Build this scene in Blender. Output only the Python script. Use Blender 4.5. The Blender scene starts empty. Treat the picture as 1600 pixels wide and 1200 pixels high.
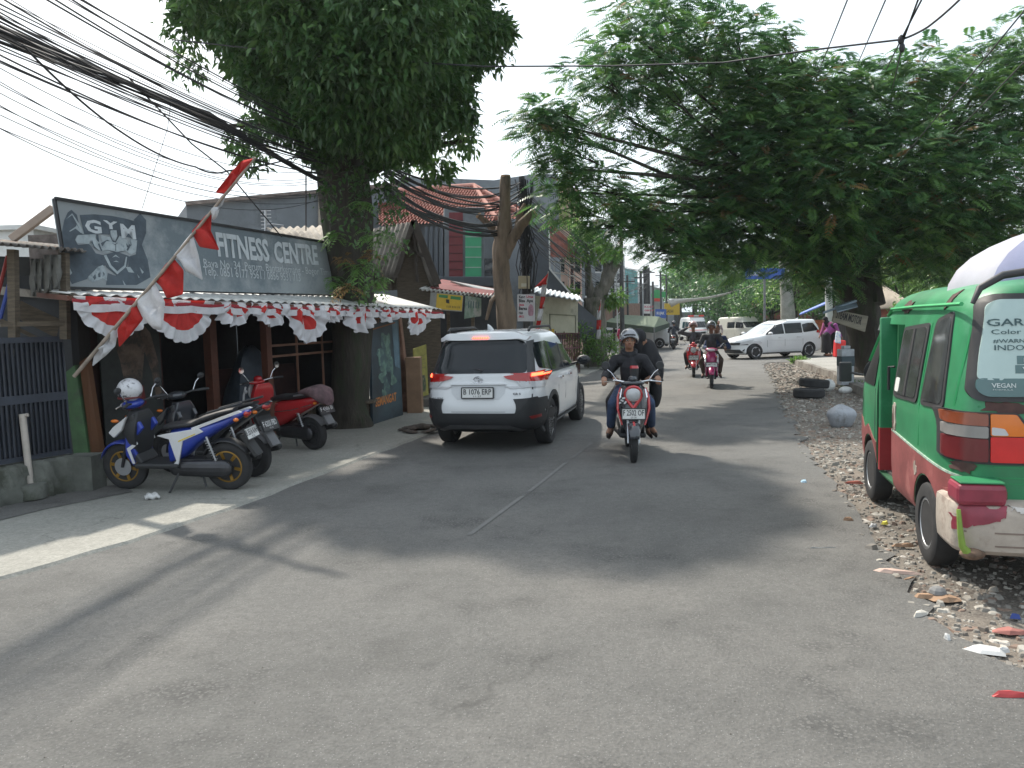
import bpy, bmesh, math, random
import numpy as np
from mathutils import Vector, Matrix
from mathutils.bvhtree import BVHTree
random.seed(7); RS=np.random.RandomState(11)
SC=bpy.context.scene; COL=SC.collection
R=math.radians
# ---------------- camera, world, sun, exposure ----------------
FPX=1200.; CH=1.75; ROLL=-0.028; PITCH=0.0773152
cam=bpy.data.objects.new('camera',bpy.data.cameras.new('camera')); COL.objects.link(cam)
cam.data.sensor_width=36; cam.data.lens=27.0; cam.data.clip_end=2000; cam.data.clip_start=.05
cam.matrix_world=Matrix.Translation((0,0,CH))@Matrix.Rotation(math.pi/2-PITCH,4,'X')@Matrix.Rotation(ROLL,4,'Z')
SC.camera=cam
def ray(px,py):
    dx,dy=px-800,600-py; c,s=math.cos(ROLL),math.sin(ROLL)
    a=dx*c-dy*s; b=dx*s+dy*c
    return a,FPX*math.cos(PITCH)+b*math.sin(PITCH),b*math.cos(PITCH)-FPX*math.sin(PITCH)
def at(px,py,Y):
    x,y,z=ray(px,py); t=Y/y; return Vector((x*t,Y,CH+z*t))
def gnd(px,py,z=0):
    x,y,zz=ray(px,py); t=(z-CH)/zz; return Vector((x*t,y*t,z))
SUN_EL=R(52); SUN_AZ=math.atan2(-.47,.88)     # azimuth of the sun from +Y towards +X
w=bpy.data.worlds.new("World"); SC.world=w; w.use_nodes=True; nt=w.node_tree; nt.nodes.clear()
sky=nt.nodes.new('ShaderNodeTexSky'); sky.sky_type='NISHITA'; sky.sun_disc=False
sky.sun_elevation=SUN_EL; sky.sun_rotation=SUN_AZ; sky.dust_density=6; sky.air_density=1.3; sky.ozone_density=1
mx=nt.nodes.new('ShaderNodeMix'); mx.data_type='RGBA'; mx.inputs[0].default_value=.8
mx.inputs[7].default_value=(6.9,7.8,8.5,1)    # bright milky haze over the whole sky
bg=nt.nodes.new('ShaderNodeBackground'); bg.inputs[1].default_value=.093
wo=nt.nodes.new('ShaderNodeOutputWorld')
tcw=nt.nodes.new('ShaderNodeTexCoord'); nzw=nt.nodes.new('ShaderNodeTexNoise'); nzw.inputs['Scale'].default_value=2.2; nzw.inputs['Detail'].default_value=5
mpw=nt.nodes.new('ShaderNodeMapping'); mpw.inputs['Scale'].default_value=(1,1,2.6); nt.links.new(tcw.outputs['Generated'],mpw.inputs[0]); nt.links.new(mpw.outputs[0],nzw.inputs[0])
rw=nt.nodes.new('ShaderNodeValToRGB'); rw.color_ramp.elements[0].position=.35; rw.color_ramp.elements[0].color=(.58,.58,.58,1); rw.color_ramp.elements[1].position=.7; rw.color_ramp.elements[1].color=(.88,.88,.88,1); nt.links.new(nzw.outputs[0],rw.inputs[0]); nt.links.new(rw.outputs[0],mx.inputs[0])
nt.links.new(sky.outputs[0],mx.inputs[6]); nt.links.new(mx.outputs[2],bg.inputs[0]); nt.links.new(bg.outputs[0],wo.inputs[0])
sl=bpy.data.lights.new('sun','SUN'); sl.energy=2.95; sl.angle=R(1.8); sl.color=(1,.93,.82)
so=bpy.data.objects.new('sun',sl); COL.objects.link(so)
sd=Vector((math.sin(SUN_AZ)*math.cos(SUN_EL),math.cos(SUN_AZ)*math.cos(SUN_EL),math.sin(SUN_EL)))
so.rotation_euler=sd.to_track_quat('Z','Y').to_euler(); so.location=(-20,40,40)
vs=SC.view_settings; vs.view_transform='Standard'; vs.look='None'; vs.exposure=1.12; vs.gamma=1
# ---------------- helpers ----------------
_mats={}
def N(nt,t,**k):
    n=nt.nodes.new(t)
    for a,b in k.items(): setattr(n,a,b)
    return n
def mat(name,c,r=.6,m=0,var=.18,sc=4,bump=0,bsc=40,coat=0,em=0,spec=.5,c2=None,thr=None,det=5,stretch=None,trans=0):
    """procedural material: base colour varied by noise, second tone c2 (thr = patch threshold), bump"""
    if name in _mats: return _mats[name]
    M=bpy.data.materials.new(name); M.use_nodes=True; nt=M.node_tree; L=nt.links
    b=nt.nodes['Principled BSDF']; b.inputs['Roughness'].default_value=r; b.inputs['Metallic'].default_value=m
    b.inputs['Specular IOR Level'].default_value=spec
    if coat: b.inputs['Coat Weight'].default_value=coat; b.inputs['Coat Roughness'].default_value=.08
    tc=N(nt,'ShaderNodeTexCoord'); mp=N(nt,'ShaderNodeMapping'); L.new(tc.outputs['Object'],mp.inputs[0])
    if stretch: mp.inputs['Scale'].default_value=stretch
    no=N(nt,'ShaderNodeTexNoise'); no.inputs['Scale'].default_value=sc; no.inputs['Detail'].default_value=det; no.inputs['Roughness'].default_value=.62
    L.new(mp.outputs[0],no.inputs[0])
    rp=N(nt,'ShaderNodeValToRGB'); L.new(no.outputs[0],rp.inputs[0])
    lo=[max(0,x*(1-var)) for x in c]; hi=[min(1,x*(1+var)) for x in c]
    e=rp.color_ramp.elements; e[0].position=.3; e[0].color=(*lo,1); e[1].position=.7; e[1].color=(*hi,1)
    out=rp.outputs[0]
    if c2 is not None:
        n2=N(nt,'ShaderNodeTexNoise'); n2.inputs['Scale'].default_value=sc*.45; n2.inputs['Detail'].default_value=8; n2.inputs['Roughness'].default_value=.7
        L.new(mp.outputs[0],n2.inputs[0]); t=thr or .55
        r2=N(nt,'ShaderNodeValToRGB'); r2.color_ramp.elements[0].position=t-.04; r2.color_ramp.elements[1].position=t+.04
        L.new(n2.outputs[0],r2.inputs[0]); mi=N(nt,'ShaderNodeMix',data_type='RGBA'); L.new(r2.outputs[0],mi.inputs[0]); L.new(out,mi.inputs[6]); mi.inputs[7].default_value=(*c2,1); out=mi.outputs[2]
    L.new(out,b.inputs['Base Color'])
    if bump:
        bn=N(nt,'ShaderNodeTexNoise'); bn.inputs['Scale'].default_value=bsc; bn.inputs['Detail'].default_value=4; L.new(mp.outputs[0],bn.inputs[0])
        bu=N(nt,'ShaderNodeBump'); bu.inputs['Strength'].default_value=bump; bu.inputs['Distance'].default_value=.02; L.new(bn.outputs[0],bu.inputs['Height']); L.new(bu.outputs[0],b.inputs['Normal'])
    if em: L.new(out,b.inputs['Emission Color']); b.inputs['Emission Strength'].default_value=em
    if trans:
        tl=N(nt,'ShaderNodeBsdfTranslucent'); L.new(out,tl.inputs[0]); ms=N(nt,'ShaderNodeMixShader'); ms.inputs[0].default_value=trans
        o=nt.nodes['Material Output']; L.new(b.outputs[0],ms.inputs[1]); L.new(tl.outputs[0],ms.inputs[2]); L.new(ms.outputs[0],o.inputs[0])
    _mats[name]=M; return M
RM={}      # root name -> inverse world matrix, so parts may be written in world metres
def thing(name,label,cat,loc=(0,0,0),rz=0,group=None,kind=None,sc=1,rx=0,ry=0):
    o=bpy.data.objects.new(name,None); COL.objects.link(o); o.location=loc; o.rotation_euler=(rx,ry,rz); o.scale=(sc,)*3
    o.empty_display_size=.2; o['label']=label; o['category']=cat
    if group: o['group']=group
    if kind: o['kind']=kind
    return o
def tag(o,label,cat,group=None,kind=None):
    o['label']=label; o['category']=cat
    if group: o['group']=group
    if kind: o['kind']=kind
    return o
def inv(o):
    return (Matrix.LocRotScale(o.location,o.rotation_euler,o.scale)).inverted()
class MB:
    def __init__(s): s.v=[]; s.f=[]; s.m=[]; s.k=0
    def mi(s,k): s.k=k; return s
    def add(s,vs,fs):
        b=len(s.v); s.v+= [tuple(x) for x in vs]; s.f+=[tuple(b+i for i in f) for f in fs]; s.m+=[s.k]*len(fs); return s
    def box(s,x0,x1,y0,y1,z0,z1,M=None):
        v=[Vector(p) for p in ((x0,y0,z0),(x1,y0,z0),(x1,y1,z0),(x0,y1,z0),(x0,y0,z1),(x1,y0,z1),(x1,y1,z1),(x0,y1,z1))]
        if M: v=[M@p for p in v]
        return s.add(v,[(0,3,2,1),(4,5,6,7),(0,1,5,4),(1,2,6,5),(2,3,7,6),(3,0,4,7)])
    def bar(s,a,b,w,h=None,up=(0,0,1)):
        a,b=Vector(a),Vector(b); h=h or w; d=(b-a).normalized(); u=Vector(up)
        if abs(d.dot(u))>.98: u=Vector((1,0,0))
        x=d.cross(u).normalized(); y=x.cross(d).normalized(); v=[]
        for c in (a,b):
            for i,j in ((-1,-1),(1,-1),(1,1),(-1,1)): v.append(c+x*i*w/2+y*j*h/2)
        return s.add(v,[(3,2,1,0),(4,5,6,7),(0,1,5,4),(1,2,6,5),(2,3,7,6),(3,0,4,7)])
    def rings(s,rs,cap=True,closed=False):
        n=len(rs[0]); b=len(s.v)
        for r in rs: s.v+=[tuple(p) for p in r]
        q=[]
        for i in range(len(rs)-(0 if closed else 1)):
            i2=(i+1)%len(rs)
            for j in range(n): q.append((b+i*n+j,b+i*n+(j+1)%n,b+i2*n+(j+1)%n,b+i2*n+j))
        if cap and not closed: q.append(tuple(b+j for j in reversed(range(n)))); q.append(tuple(b+(len(rs)-1)*n+j for j in range(n)))
        s.f+=q; s.m+=[s.k]*len(q); return s
    def tube(s,pts,r,n=8,ends=False,flat=1,up=(0,0,1)):
        """tapered tube; r scalar or list; ends=True gives round ends; flat scales the section along 'up' side axis"""
        P=[Vector(p) for p in pts]; r=list(r) if hasattr(r,'__len__') else [r]*len(P); U=Vector(up)
        T=[]
        for i in range(len(P)):
            d=(P[min(i+1,len(P)-1)]-P[max(i-1,0)]); T.append(d.normalized() if d.length>1e-9 else Vector((0,0,1)))
        rs=[]; x0=None
        def ring(c,t,rad):
            nonlocal x0
            if x0 is None:
                u=U if abs(t.dot(U))<.95 else Vector((1,0,0)); x0=t.cross(u).normalized()
            x=(x0-t*x0.dot(t)).normalized(); x0=x; y=t.cross(x)
            return [c+x*math.cos(2*math.pi*k/n)*rad+y*math.sin(2*math.pi*k/n)*rad*flat for k in range(n)]
        if ends:
            for a in (80,55,28): rs.append(ring(P[0]-T[0]*r[0]*math.sin(R(a)),T[0],r[0]*math.cos(R(a))))
        for i in range(len(P)): rs.append(ring(P[i],T[i],r[i]))
        if ends:
            for a in (28,55,80): rs.append(ring(P[-1]+T[-1]*r[-1]*math.sin(R(a)),T[-1],r[-1]*math.cos(R(a))))
        return s.rings(rs)
    def cyl(s,a,b,r,r2=None,n=16): return s.tube([a,b],[r,r if r2 is None else r2],n)
    def ell(s,c,rx,ry,rz,n=16,m=10,M=None):
        rs=[]
        for i in range(m+1):
            t=-math.pi/2+math.pi*(.02+.96*i/m); rr=[]
            for k in range(n):
                a=2*math.pi*k/n; p=Vector((rx*math.cos(t)*math.cos(a),ry*math.cos(t)*math.sin(a),rz*math.sin(t)))
                if M: p=M@p
                rr.append(Vector(c)+p)
            rs.append(rr)
        return s.rings(rs)
    def lathe(s,prof,c,axis='z',n=24,M=None):
        rs=[]
        for rr,h in prof:
            q=[]
            for k in range(n):
                a=2*math.pi*k/n; u,v=rr*math.cos(a),rr*math.sin(a)
                p=Vector((u,v,h)) if axis=='z' else Vector((v,h,u)) if axis=='y' else Vector((h,u,v))
                if M: p=M@p
                q.append(Vector(c)+p)
            rs.append(q)
        return s.rings(rs)
    def prism(s,pts,o,X,Yv,d):
        """polygon pts (u,v) on plane o+uX+vY extruded by vector d"""
        o,X,Yv,d=Vector(o),Vector(X),Vector(Yv),Vector(d); a=[o+X*u+Yv*v for u,v in pts]; n=len(a)
        s.add(a+[p+d for p in a],[tuple(reversed(range(n))),tuple(range(n,2*n))]+[(i,(i+1)%n,n+(i+1)%n,n+i) for i in range(n)]); return s
    def pillow(s,pts,w,ins=.8,y=0,axis='y',mid=.6):
        cx=sum(p[0] for p in pts)/len(pts); cz=sum(p[1] for p in pts)/len(pts); rs=[]
        for t,k in ((-1,ins),(-.9,(1+ins)/2+.03),(-mid,1),(mid,1),(.9,(1+ins)/2+.03),(1,ins)):
            rs.append([Vector((cx+(a-cx)*k,y+w*t,cz+(b-cz)*k)) for a,b in pts])
        return s.rings(rs)
    def sheet(s,rows,d=None):
        n=len(rows[0]); b=[p for r in rows for p in r]
        fs=[(i*n+j,i*n+j+1,(i+1)*n+j+1,(i+1)*n+j) for i in range(len(rows)-1) for j in range(n-1)]
        return s.add(b,fs)
    def split(s,name,mats,parent=None,**k):
        """each connected piece becomes a mesh of its own"""
        p=list(range(len(s.v)))
        def f(i):
            while p[i]!=i: p[i]=p[p[i]]; i=p[i]
            return i
        for q in s.f:
            for j in q[1:]: p[f(j)]=f(q[0])
        gr={}
        for q,m in zip(s.f,s.m): gr.setdefault(f(q[0]),[]).append((q,m))
        out=[]
        for L in gr.values():
            ids=sorted({i for q,_ in L for i in q}); mp={i:n for n,i in enumerate(ids)}; b=MB(); b.v=[s.v[i] for i in ids]; b.f=[tuple(mp[i] for i in q) for q,_ in L]; b.m=[m for _,m in L]; out.append(b.build(name,mats,parent,**k))
        return out
    def build(s,name,mats,parent=None,world=False,smooth=None,bevel=0,sub=0,solid=0,label=None):
        me=bpy.data.meshes.new(name); v=s.v
        if world and parent is not None:
            root=parent
            while root.parent: root=root.parent
            iv=inv(root); v=[iv@Vector(p) for p in v]
        me.from_pydata(v,[],s.f)
        for m in (mats if isinstance(mats,(list,tuple)) else [mats]): me.materials.append(m)
        if any(s.m): me.polygons.foreach_set('material_index',s.m)
        if smooth is not None:
            me.polygons.foreach_set('use_smooth',[True]*len(me.polygons)); me.set_sharp_from_angle(angle=R(smooth))
        o=bpy.data.objects.new(name,me); COL.objects.link(o)
        if parent is not None: o.parent=parent
        if solid: q=o.modifiers.new('s','SOLIDIFY'); q.thickness=solid; q.offset=0
        if bevel: q=o.modifiers.new('b','BEVEL'); q.width=bevel; q.segments=2; q.limit_method='ANGLE'
        if sub: q=o.modifiers.new('u','SUBSURF'); q.levels=sub; q.render_levels=sub
        if label: o['label']=label
        me.update(); return o
def struct(name,mb,m,label=None,**k):
    o=mb.build(name,m,**k); o['kind']='structure'
    if label: o['label']=label
    return o
def rpoly(pts,r,n=4):
    out=[]; P=[Vector(p) for p in pts]; L=len(P)
    for i in range(L):
        a,b,c=P[i-1],P[i],P[(i+1)%L]; rr=r[i] if hasattr(r,'__len__') else r
        d1=(a-b); d2=(c-b); k1=min(rr,d1.length*.45); k2=min(rr,d2.length*.45)
        p,q=b+d1.normalized()*k1,b+d2.normalized()*k2
        for j in range(n+1):
            t=j/n; out.append(tuple(p*(1-t)**2+b*2*t*(1-t)+q*t*t))
    return out
def copy_tree(o,parent=None):
    c=o.copy(); COL.objects.link(c)
    if parent is not None: c.parent=parent
    for ch in [x for x in bpy.data.objects if x.parent==o]: copy_tree(ch,c)
    return c
def text(s,h,o,X,Yv,m,parent,world=False,width=None,ext=.002,bold=0,name='lettering',align='LEFT',shear=0):
    """lettering with cap height about h, origin o, reading along X with up Yv"""
    cu=bpy.data.curves.new(name,'FONT'); cu.body=s; cu.size=1; cu.extrude=0; cu.offset=bold; cu.resolution_u=2; cu.shear=shear
    t=bpy.data.objects.new('t',cu); me=bpy.data.meshes.new_from_object(t); bpy.data.objects.remove(t)
    n=len(me.vertices); co=np.empty(n*3,'f'); me.vertices.foreach_get('co',co); co=co.reshape(-1,3)
    if n==0: return None
    x0,x1=co[:,0].min(),co[:,0].max(); k=h/.7; kx=k if not width else width/(x1-x0)
    X=Vector(X).normalized(); Yv=Vector(Yv).normalized(); Z=X.cross(Yv); o=Vector(o); off=-x0 if align=='LEFT' else -(x0+x1)/2
    for i in range(n): co[i]=o+X*float((co[i,0]+off)*kx)+Yv*float(co[i,1]*k)+Z*ext
    if world and parent is not None:
        root=parent
        while root.parent: root=root.parent
        iv=inv(root); co=np.array([iv@Vector(p.tolist()) for p in co],'f')
    me.vertices.foreach_set('co',co.ravel()); me.name=name; me.materials.clear(); me.materials.append(m)
    ob=bpy.data.objects.new(name,me); COL.objects.link(ob); ob.parent=parent; return ob
def evalmesh(ob):
    dg=bpy.context.evaluated_depsgraph_get(); dg.update(); return bpy.data.meshes.new_from_object(ob.evaluated_get(dg))
def fuse(mb,name,m,parent,vox=.012,smooth=4,world=False,k=.6):
    """fuse overlapping limbs into one continuous skin"""
    o=mb.build(name,m,parent,world=world); 
    q=o.modifiers.new('r','REMESH'); q.mode='VOXEL'; q.voxel_size=vox
    q=o.modifiers.new('s','SMOOTH'); q.iterations=smooth; q.factor=k
    me=evalmesh(o); me.polygons.foreach_set('use_smooth',[True]*len(me.polygons)); o.modifiers.clear(); o.data=me
    if not me.materials: me.materials.append(m)
    return o
def cut(o,cutter_mb,m=None):
    c=cutter_mb.build('c',m or o.data.materials[0])
    for ob_ in (o,c):
        bm=bmesh.new(); bm.from_mesh(ob_.data); bmesh.ops.remove_doubles(bm,verts=bm.verts[:],dist=1e-6); bmesh.ops.recalc_face_normals(bm,faces=bm.faces[:]); bm.to_mesh(ob_.data); bm.free()
    bo=o.modifiers.new('b','BOOLEAN'); bo.operation='DIFFERENCE'; bo.object=c; bo.solver='EXACT'
    try: bo.material_mode='TRANSFER'
    except Exception: pass
    par=o.parent; o.parent=None; me=evalmesh(o); o.modifiers.clear(); o.data=me; o.parent=par; bpy.data.objects.remove(c)
    me.set_sharp_from_angle(angle=R(32))
def bvh(o):
    bm=bmesh.new(); bm.from_mesh(o.data); t=BVHTree.FromBMesh(bm); bm.free(); return t
DIRS={'L':((0,3,0),(0,-1,0)),'R':((0,-3,0),(0,1,0)),'B':((-6,0,0),(1,0,0)),'F':((8,0,0),(-1,0,0)),'T':((0,0,4),(0,0,-1))}
def decal(tree,pts,side,m,name,parent,off=.006,thick=.02,grid=.07,mats=None,label=None):
    """panel lying on a body: outline in side/end view, draped on the surface, standing 'off' proud with a rim"""
    bm=bmesh.new(); vs=[]
    for a,b in pts: vs.append(bm.verts.new((a,b,0)))
    bm.faces.new(vs)
    xs=[p[0] for p in pts]; ys=[p[1] for p in pts]
    for ax,lo,hi in ((0,min(xs),max(xs)),(1,min(ys),max(ys))):
        n=int((hi-lo)/grid)
        for i in range(1,n+1):
            co=[0,0,0]; no=[0,0,0]; co[ax]=lo+(hi-lo)*i/(n+1); no[ax]=1
            bmesh.ops.bisect_plane(bm,geom=bm.verts[:]+bm.edges[:]+bm.faces[:],plane_co=co,plane_no=no)
    o0,d=DIRS[side]; d=Vector(d)
    inner={}
    for v in bm.verts:
        a,b=v.co.x,v.co.y
        if side in 'LR': q=Vector((a,o0[1],b))
        elif side in 'BF': q=Vector((o0[0],a,b))
        else: q=Vector((a,b,o0[2]))
        loc,no,_,_=tree.ray_cast(q,d)
        if loc is None:
            base={'L':Vector((a,.8,b)),'R':Vector((a,-.8,b)),'B':Vector((-.8,a,b)),'F':Vector((3.4,a,b)),'T':Vector((a,b,1.5))}[side]
            loc,no,_,_=tree.find_nearest(base)
        if no.dot(d)>0: no=-no
        inner[v.index]=None; v.co=loc+no*off; v.normal=no
    bm.normal_update()
    be=[e for e in bm.edges if e.is_boundary]
    r=bmesh.ops.extrude_edge_only(bm,edges=be)
    for v in r['geom']:
        if isinstance(v,bmesh.types.BMVert): v.co=v.co+d*(thick+off)
    bmesh.ops.recalc_face_normals(bm,faces=bm.faces[:])
    for f in bm.faces: f.smooth=True
    me=bpy.data.meshes.new(name); bm.to_mesh(me); bm.free(); me.materials.append(m); me.set_sharp_from_angle(angle=R(40))
    o=bpy.data.objects.new(name,me); COL.objects.link(o); o.parent=parent
    if label: o['label']=label
    return o
def interp(tab,x):
    """monotone-ish smooth interpolation of rows (x,a,b,c..)"""
    xs=[r[0] for r in tab]
    if x<=xs[0]: return tab[0][1:]
    if x>=xs[-1]: return tab[-1][1:]
    for i in range(len(xs)-1):
        if xs[i]<=x<=xs[i+1]: break
    h=xs[i+1]-xs[i]; t=(x-xs[i])/h; out=[]
    for k in range(1,len(tab[0])):
        y0,y1=tab[i][k],tab[i+1][k]; d=(y1-y0)/h
        def sl(j):
            if j<=0 or j>=len(xs)-1: return d
            a=(tab[j][k]-tab[j-1][k])/(xs[j]-xs[j-1]); b=(tab[j+1][k]-tab[j][k])/(xs[j+1]-xs[j])
            return 0 if a*b<=0 else 2*a*b/(a+b)
        m0,m1=sl(i),sl(i+1)
        out.append(y0*(2*t**3-3*t*t+1)+h*m0*(t**3-2*t*t+t)+y1*(-2*t**3+3*t*t)+h*m1*(t**3-t*t))
    return out
def vbody(tab,m,parent,name='body',n=96,lev=46,xm=1.0):
    """vehicle shell lofted upwards: rows (z, x_rear, x_front, half_width, rear exponent, front exponent)"""
    mb=MB(); rs=[]; z0,z1=tab[0][0],tab[-1][0]; zs=sorted(set([z0+(z1-z0)*i/lev for i in range(lev+1)]+[r[0] for r in tab]))
    for z in zs:
        xr,xf,hw,nr,nf=interp(tab,z); ring=[]
        for k in range(n):
            a=2*math.pi*(k+.5)/n; c,s=math.cos(a),math.sin(a); e=nf if c>0 else nr
            L=(xf-xm) if c>0 else (xm-xr)
            ring.append((xm+L*math.copysign(abs(c)**(2/e),c),hw*math.copysign(abs(s)**(2/e),s),z))
        rs.append(ring)
    mb.rings(rs); return mb.build(name,m,parent,smooth=35)
# ---------------- setting: ground, road, pavements ----------------
def ground_mat(name,base,fine,speck,rough=.9,patch=None,bumpd=.006,cracks=False,dark=None):
    M=bpy.data.materials.new(name); M.use_nodes=True; nt=M.node_tree; L=nt.links; b=nt.nodes['Principled BSDF']; b.inputs['Roughness'].default_value=rough
    b.inputs['Specular IOR Level'].default_value=.35
    tc=N(nt,'ShaderNodeTexCoord'); P=tc.outputs['Object']
    def noise(s,d=6,ro=.6,vec=P):
        n=N(nt,'ShaderNodeTexNoise'); n.inputs['Scale'].default_value=s; n.inputs['Detail'].default_value=d; n.inputs['Roughness'].default_value=ro; L.new(vec,n.inputs[0]); return n.outputs[0]
    def ramp(x,a,b_,ca,cb):
        r=N(nt,'ShaderNodeValToRGB'); e=r.color_ramp.elements; e[0].position=a; e[1].position=b_; e[0].color=(*ca,1); e[1].color=(*cb,1); L.new(x,r.inputs[0]); return r.outputs[0]
    def mix(f,a,c,mode='MIX'):
        m=N(nt,'ShaderNodeMix',data_type='RGBA',blend_type=mode)
        if isinstance(f,(int,float)): m.inputs[0].default_value=f
        else: L.new(f,m.inputs[0])
        for k,x in ((6,a),(7,c)):
            if isinstance(x,tuple): m.inputs[k].default_value=(*x,1)
            else: L.new(x,m.inputs[k])
        return m.outputs[2]
    col=ramp(noise(.55,7),.3,.72,tuple(x*.84 for x in base),tuple(x*1.16 for x in base))
    if patch: col=mix(ramp(noise(.28,5,.55),.48,.62,(0,0,0),(1,1,1)),col,patch)
    f=noise(fine,4,.75); col=mix(1,col,ramp(f,.25,.8,(.72,.72,.72),(1.3,1.3,1.3)),'MULTIPLY')
    col=mix(1,col,ramp(noise(16,5,.7),.3,.72,(.84,.84,.84),(1.15,1.15,1.15)),'MULTIPLY')
    vo=N(nt,'ShaderNodeTexVoronoi'); vo.inputs['Scale'].default_value=fine*.9; L.new(P,vo.inputs[0])
    col=mix(ramp(vo.outputs['Distance'],.06,.2,(1,1,1),(0,0,0)),col,speck)
    h=f
    if dark:
        d=noise(1.0,9,.8); dm=ramp(d,.5,.63,(0,0,0),(1,1,1)); v2=N(nt,'ShaderNodeTexVoronoi'); v2.inputs['Scale'].default_value=46; L.new(P,v2.inputs[0])
        pit=ramp(v2.outputs['Distance'],.34,.5,(0,0,0),(1,1,1)); mm=mix(1,dm,pit,'MULTIPLY'); col=mix(mm,col,dark)
    if cracks:
        nz=N(nt,'ShaderNodeTexNoise'); nz.inputs['Scale'].default_value=2.2; nz.inputs['Detail'].default_value=6; L.new(P,nz.inputs[0])
        av=N(nt,'ShaderNodeVectorMath',operation='MULTIPLY_ADD'); L.new(nz.outputs['Color'],av.inputs[0]); av.inputs[1].default_value=(.7,.7,.7); L.new(P,av.inputs[2])
        vc=N(nt,'ShaderNodeTexVoronoi',feature='DISTANCE_TO_EDGE'); vc.inputs['Scale'].default_value=cracks; L.new(av.outputs[0],vc.inputs[0])
        cm=ramp(vc.outputs['Distance'],.0,.006,(1,1,1),(0,0,0)); cmask=mix(1,cm,ramp(noise(.5,3),.5,.6,(0,0,0),(.8,.8,.8)),'MULTIPLY'); col=mix(cmask,col,tuple(x*.5 for x in base))
    L.new(col,b.inputs['Base Color'])
    bu=N(nt,'ShaderNodeBump'); bu.inputs['Strength'].default_value=.8; bu.inputs['Distance'].default_value=bumpd; L.new(h,bu.inputs['Height'])
    b2=N(nt,'ShaderNodeBump'); b2.inputs['Strength'].default_value=.5; b2.inputs['Distance'].default_value=.05; L.new(noise(2.2,6,.6),b2.inputs['Height']); L.new(b2.outputs[0],bu.inputs['Normal']); L.new(bu.outputs[0],b.inputs['Normal'])
    return M
ASPH=ground_mat('asphalt',(.128,.126,.120),60,(.27,.27,.265),rough=.85,patch=(.146,.141,.132),bumpd=.02,cracks=.16,dark=(.078,.077,.074))
CONC=ground_mat('concrete',(.25,.245,.22),45,(.34,.33,.30),patch=(.19,.19,.17),bumpd=.005,cracks=.45)
CONC2=ground_mat('concrete_pale',(.30,.29,.27),45,(.38,.37,.34),patch=(.24,.235,.215),bumpd=.005,cracks=.4)
DIRT=ground_mat('dirt',(.17,.152,.13),30,(.3,.28,.25),patch=(.19,.155,.125),bumpd=.03,dark=(.06,.05,.045))
def poly_sheet(pts,z):
    mb=MB(); mb.add([(x,y,z) for x,y in pts],[tuple(range(len(pts)))]); return mb
def jag(pts,amp,step,seed):
    rr=random.Random(seed); out=[]
    for (x0,y0),(x1,y1) in zip(pts[:-1],pts[1:]):
        n=max(1,int(math.hypot(x1-x0,y1-y0)/step))
        for i in range(n): t=i/n; out.append((x0+(x1-x0)*t+rr.gauss(0,amp),y0+(y1-y0)*t+rr.gauss(0,amp)))
    out.append(pts[-1]); return out
g_=MB(); S_=900; g_.add([(-S_,-60,-.012),(S_,-60,-.012),(S_,S_*1.6,-.012),(-S_,S_*1.6,-.012)],[(0,1,2,3)])
struct('ground',g_,DIRT,'brown dirt and gravel ground beside and beyond the road')
LE=[(-6.4,-4),(-4.6,3.4),(-3.75,5.45),(-3.27,6.34),(-2.75,7.74),(-2.26,9.46),(-1.6,11.7),(-.35,16),(.6,19),(2.3,25),(4.0,31),(7.2,42),(10.5,53),(15.5,73),(31,150),(60,290)]
RE=[(2.25,-4),(2.3,1),(2.4,3.54),(2.42,4.35),(2.6,5),(2.85,6.1),(3.15,6.95),(3.62,9.21),(4.23,11.25),(5.3,15),(6.35,18.3),(7.9,23.5),(9.35,28.4),(9.9,29.6)]
FE=[(19,48),(23,66),(38,150),(68,290)]
road=poly_sheet(LE+list(reversed(FE))+[(20,40),(48,52),(50,37)]+[(13,30.2)]+list(reversed(jag(RE,.045,.16,3))),.004)
struct('road',road,ASPH,'grey worn asphalt road running away between shops and trees')
# left concrete forecourt with joints, and its thin edge step
fl=MB(); inner=[(-12,-6),(-13,8),(-9,14),(-8,22),(-4,34),(0,46),(4,60)]
LEF=jag(LE[1:-2],.012,.3,5)
fl.add([(x,y,.03) for x,y in [LE[0]]+LEF+[(9,73)]+list(reversed(inner))],[tuple(range(len(LEF)+2+len(inner)))])
fl.sheet([[(x,y,.03) for x,y in LEF],[(x+.03,y,-.0) for x,y in LEF]])
struct('pavement_left',fl,CONC,'pale cracked concrete forecourt along the left edge of the road')
# dark asphalt strip by the fence wall
struct('drain_path',poly_sheet([(-5.9,6.2),(-5.0,6.9),(-4.72,7.6),(-4.2,8.35),(-4.55,8.75),(-5.8,8.2),(-7,7)],.036),ASPH,'dark strip of old asphalt at the foot of the fence wall')
# faded centre line
cl=MB()
for a,b in (((-.42,6.3),(.05,7.7)),((.12,7.9),(.62,9.5)),((.72,9.8),(1.1,11.0))): 
    cl.add([(a[0],a[1],.009),(a[0]+.05,a[1],.009),(b[0]+.05,b[1],.009),(b[0],b[1],.009)],[(0,1,2,3)])
FADE=mat('faded_line',(.135,.133,.128),.9,sc=14,var=.2,c2=(.128,.126,.12),thr=.5)
struct('road_marking',cl,FADE,'faint worn centre line on the asphalt')
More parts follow.
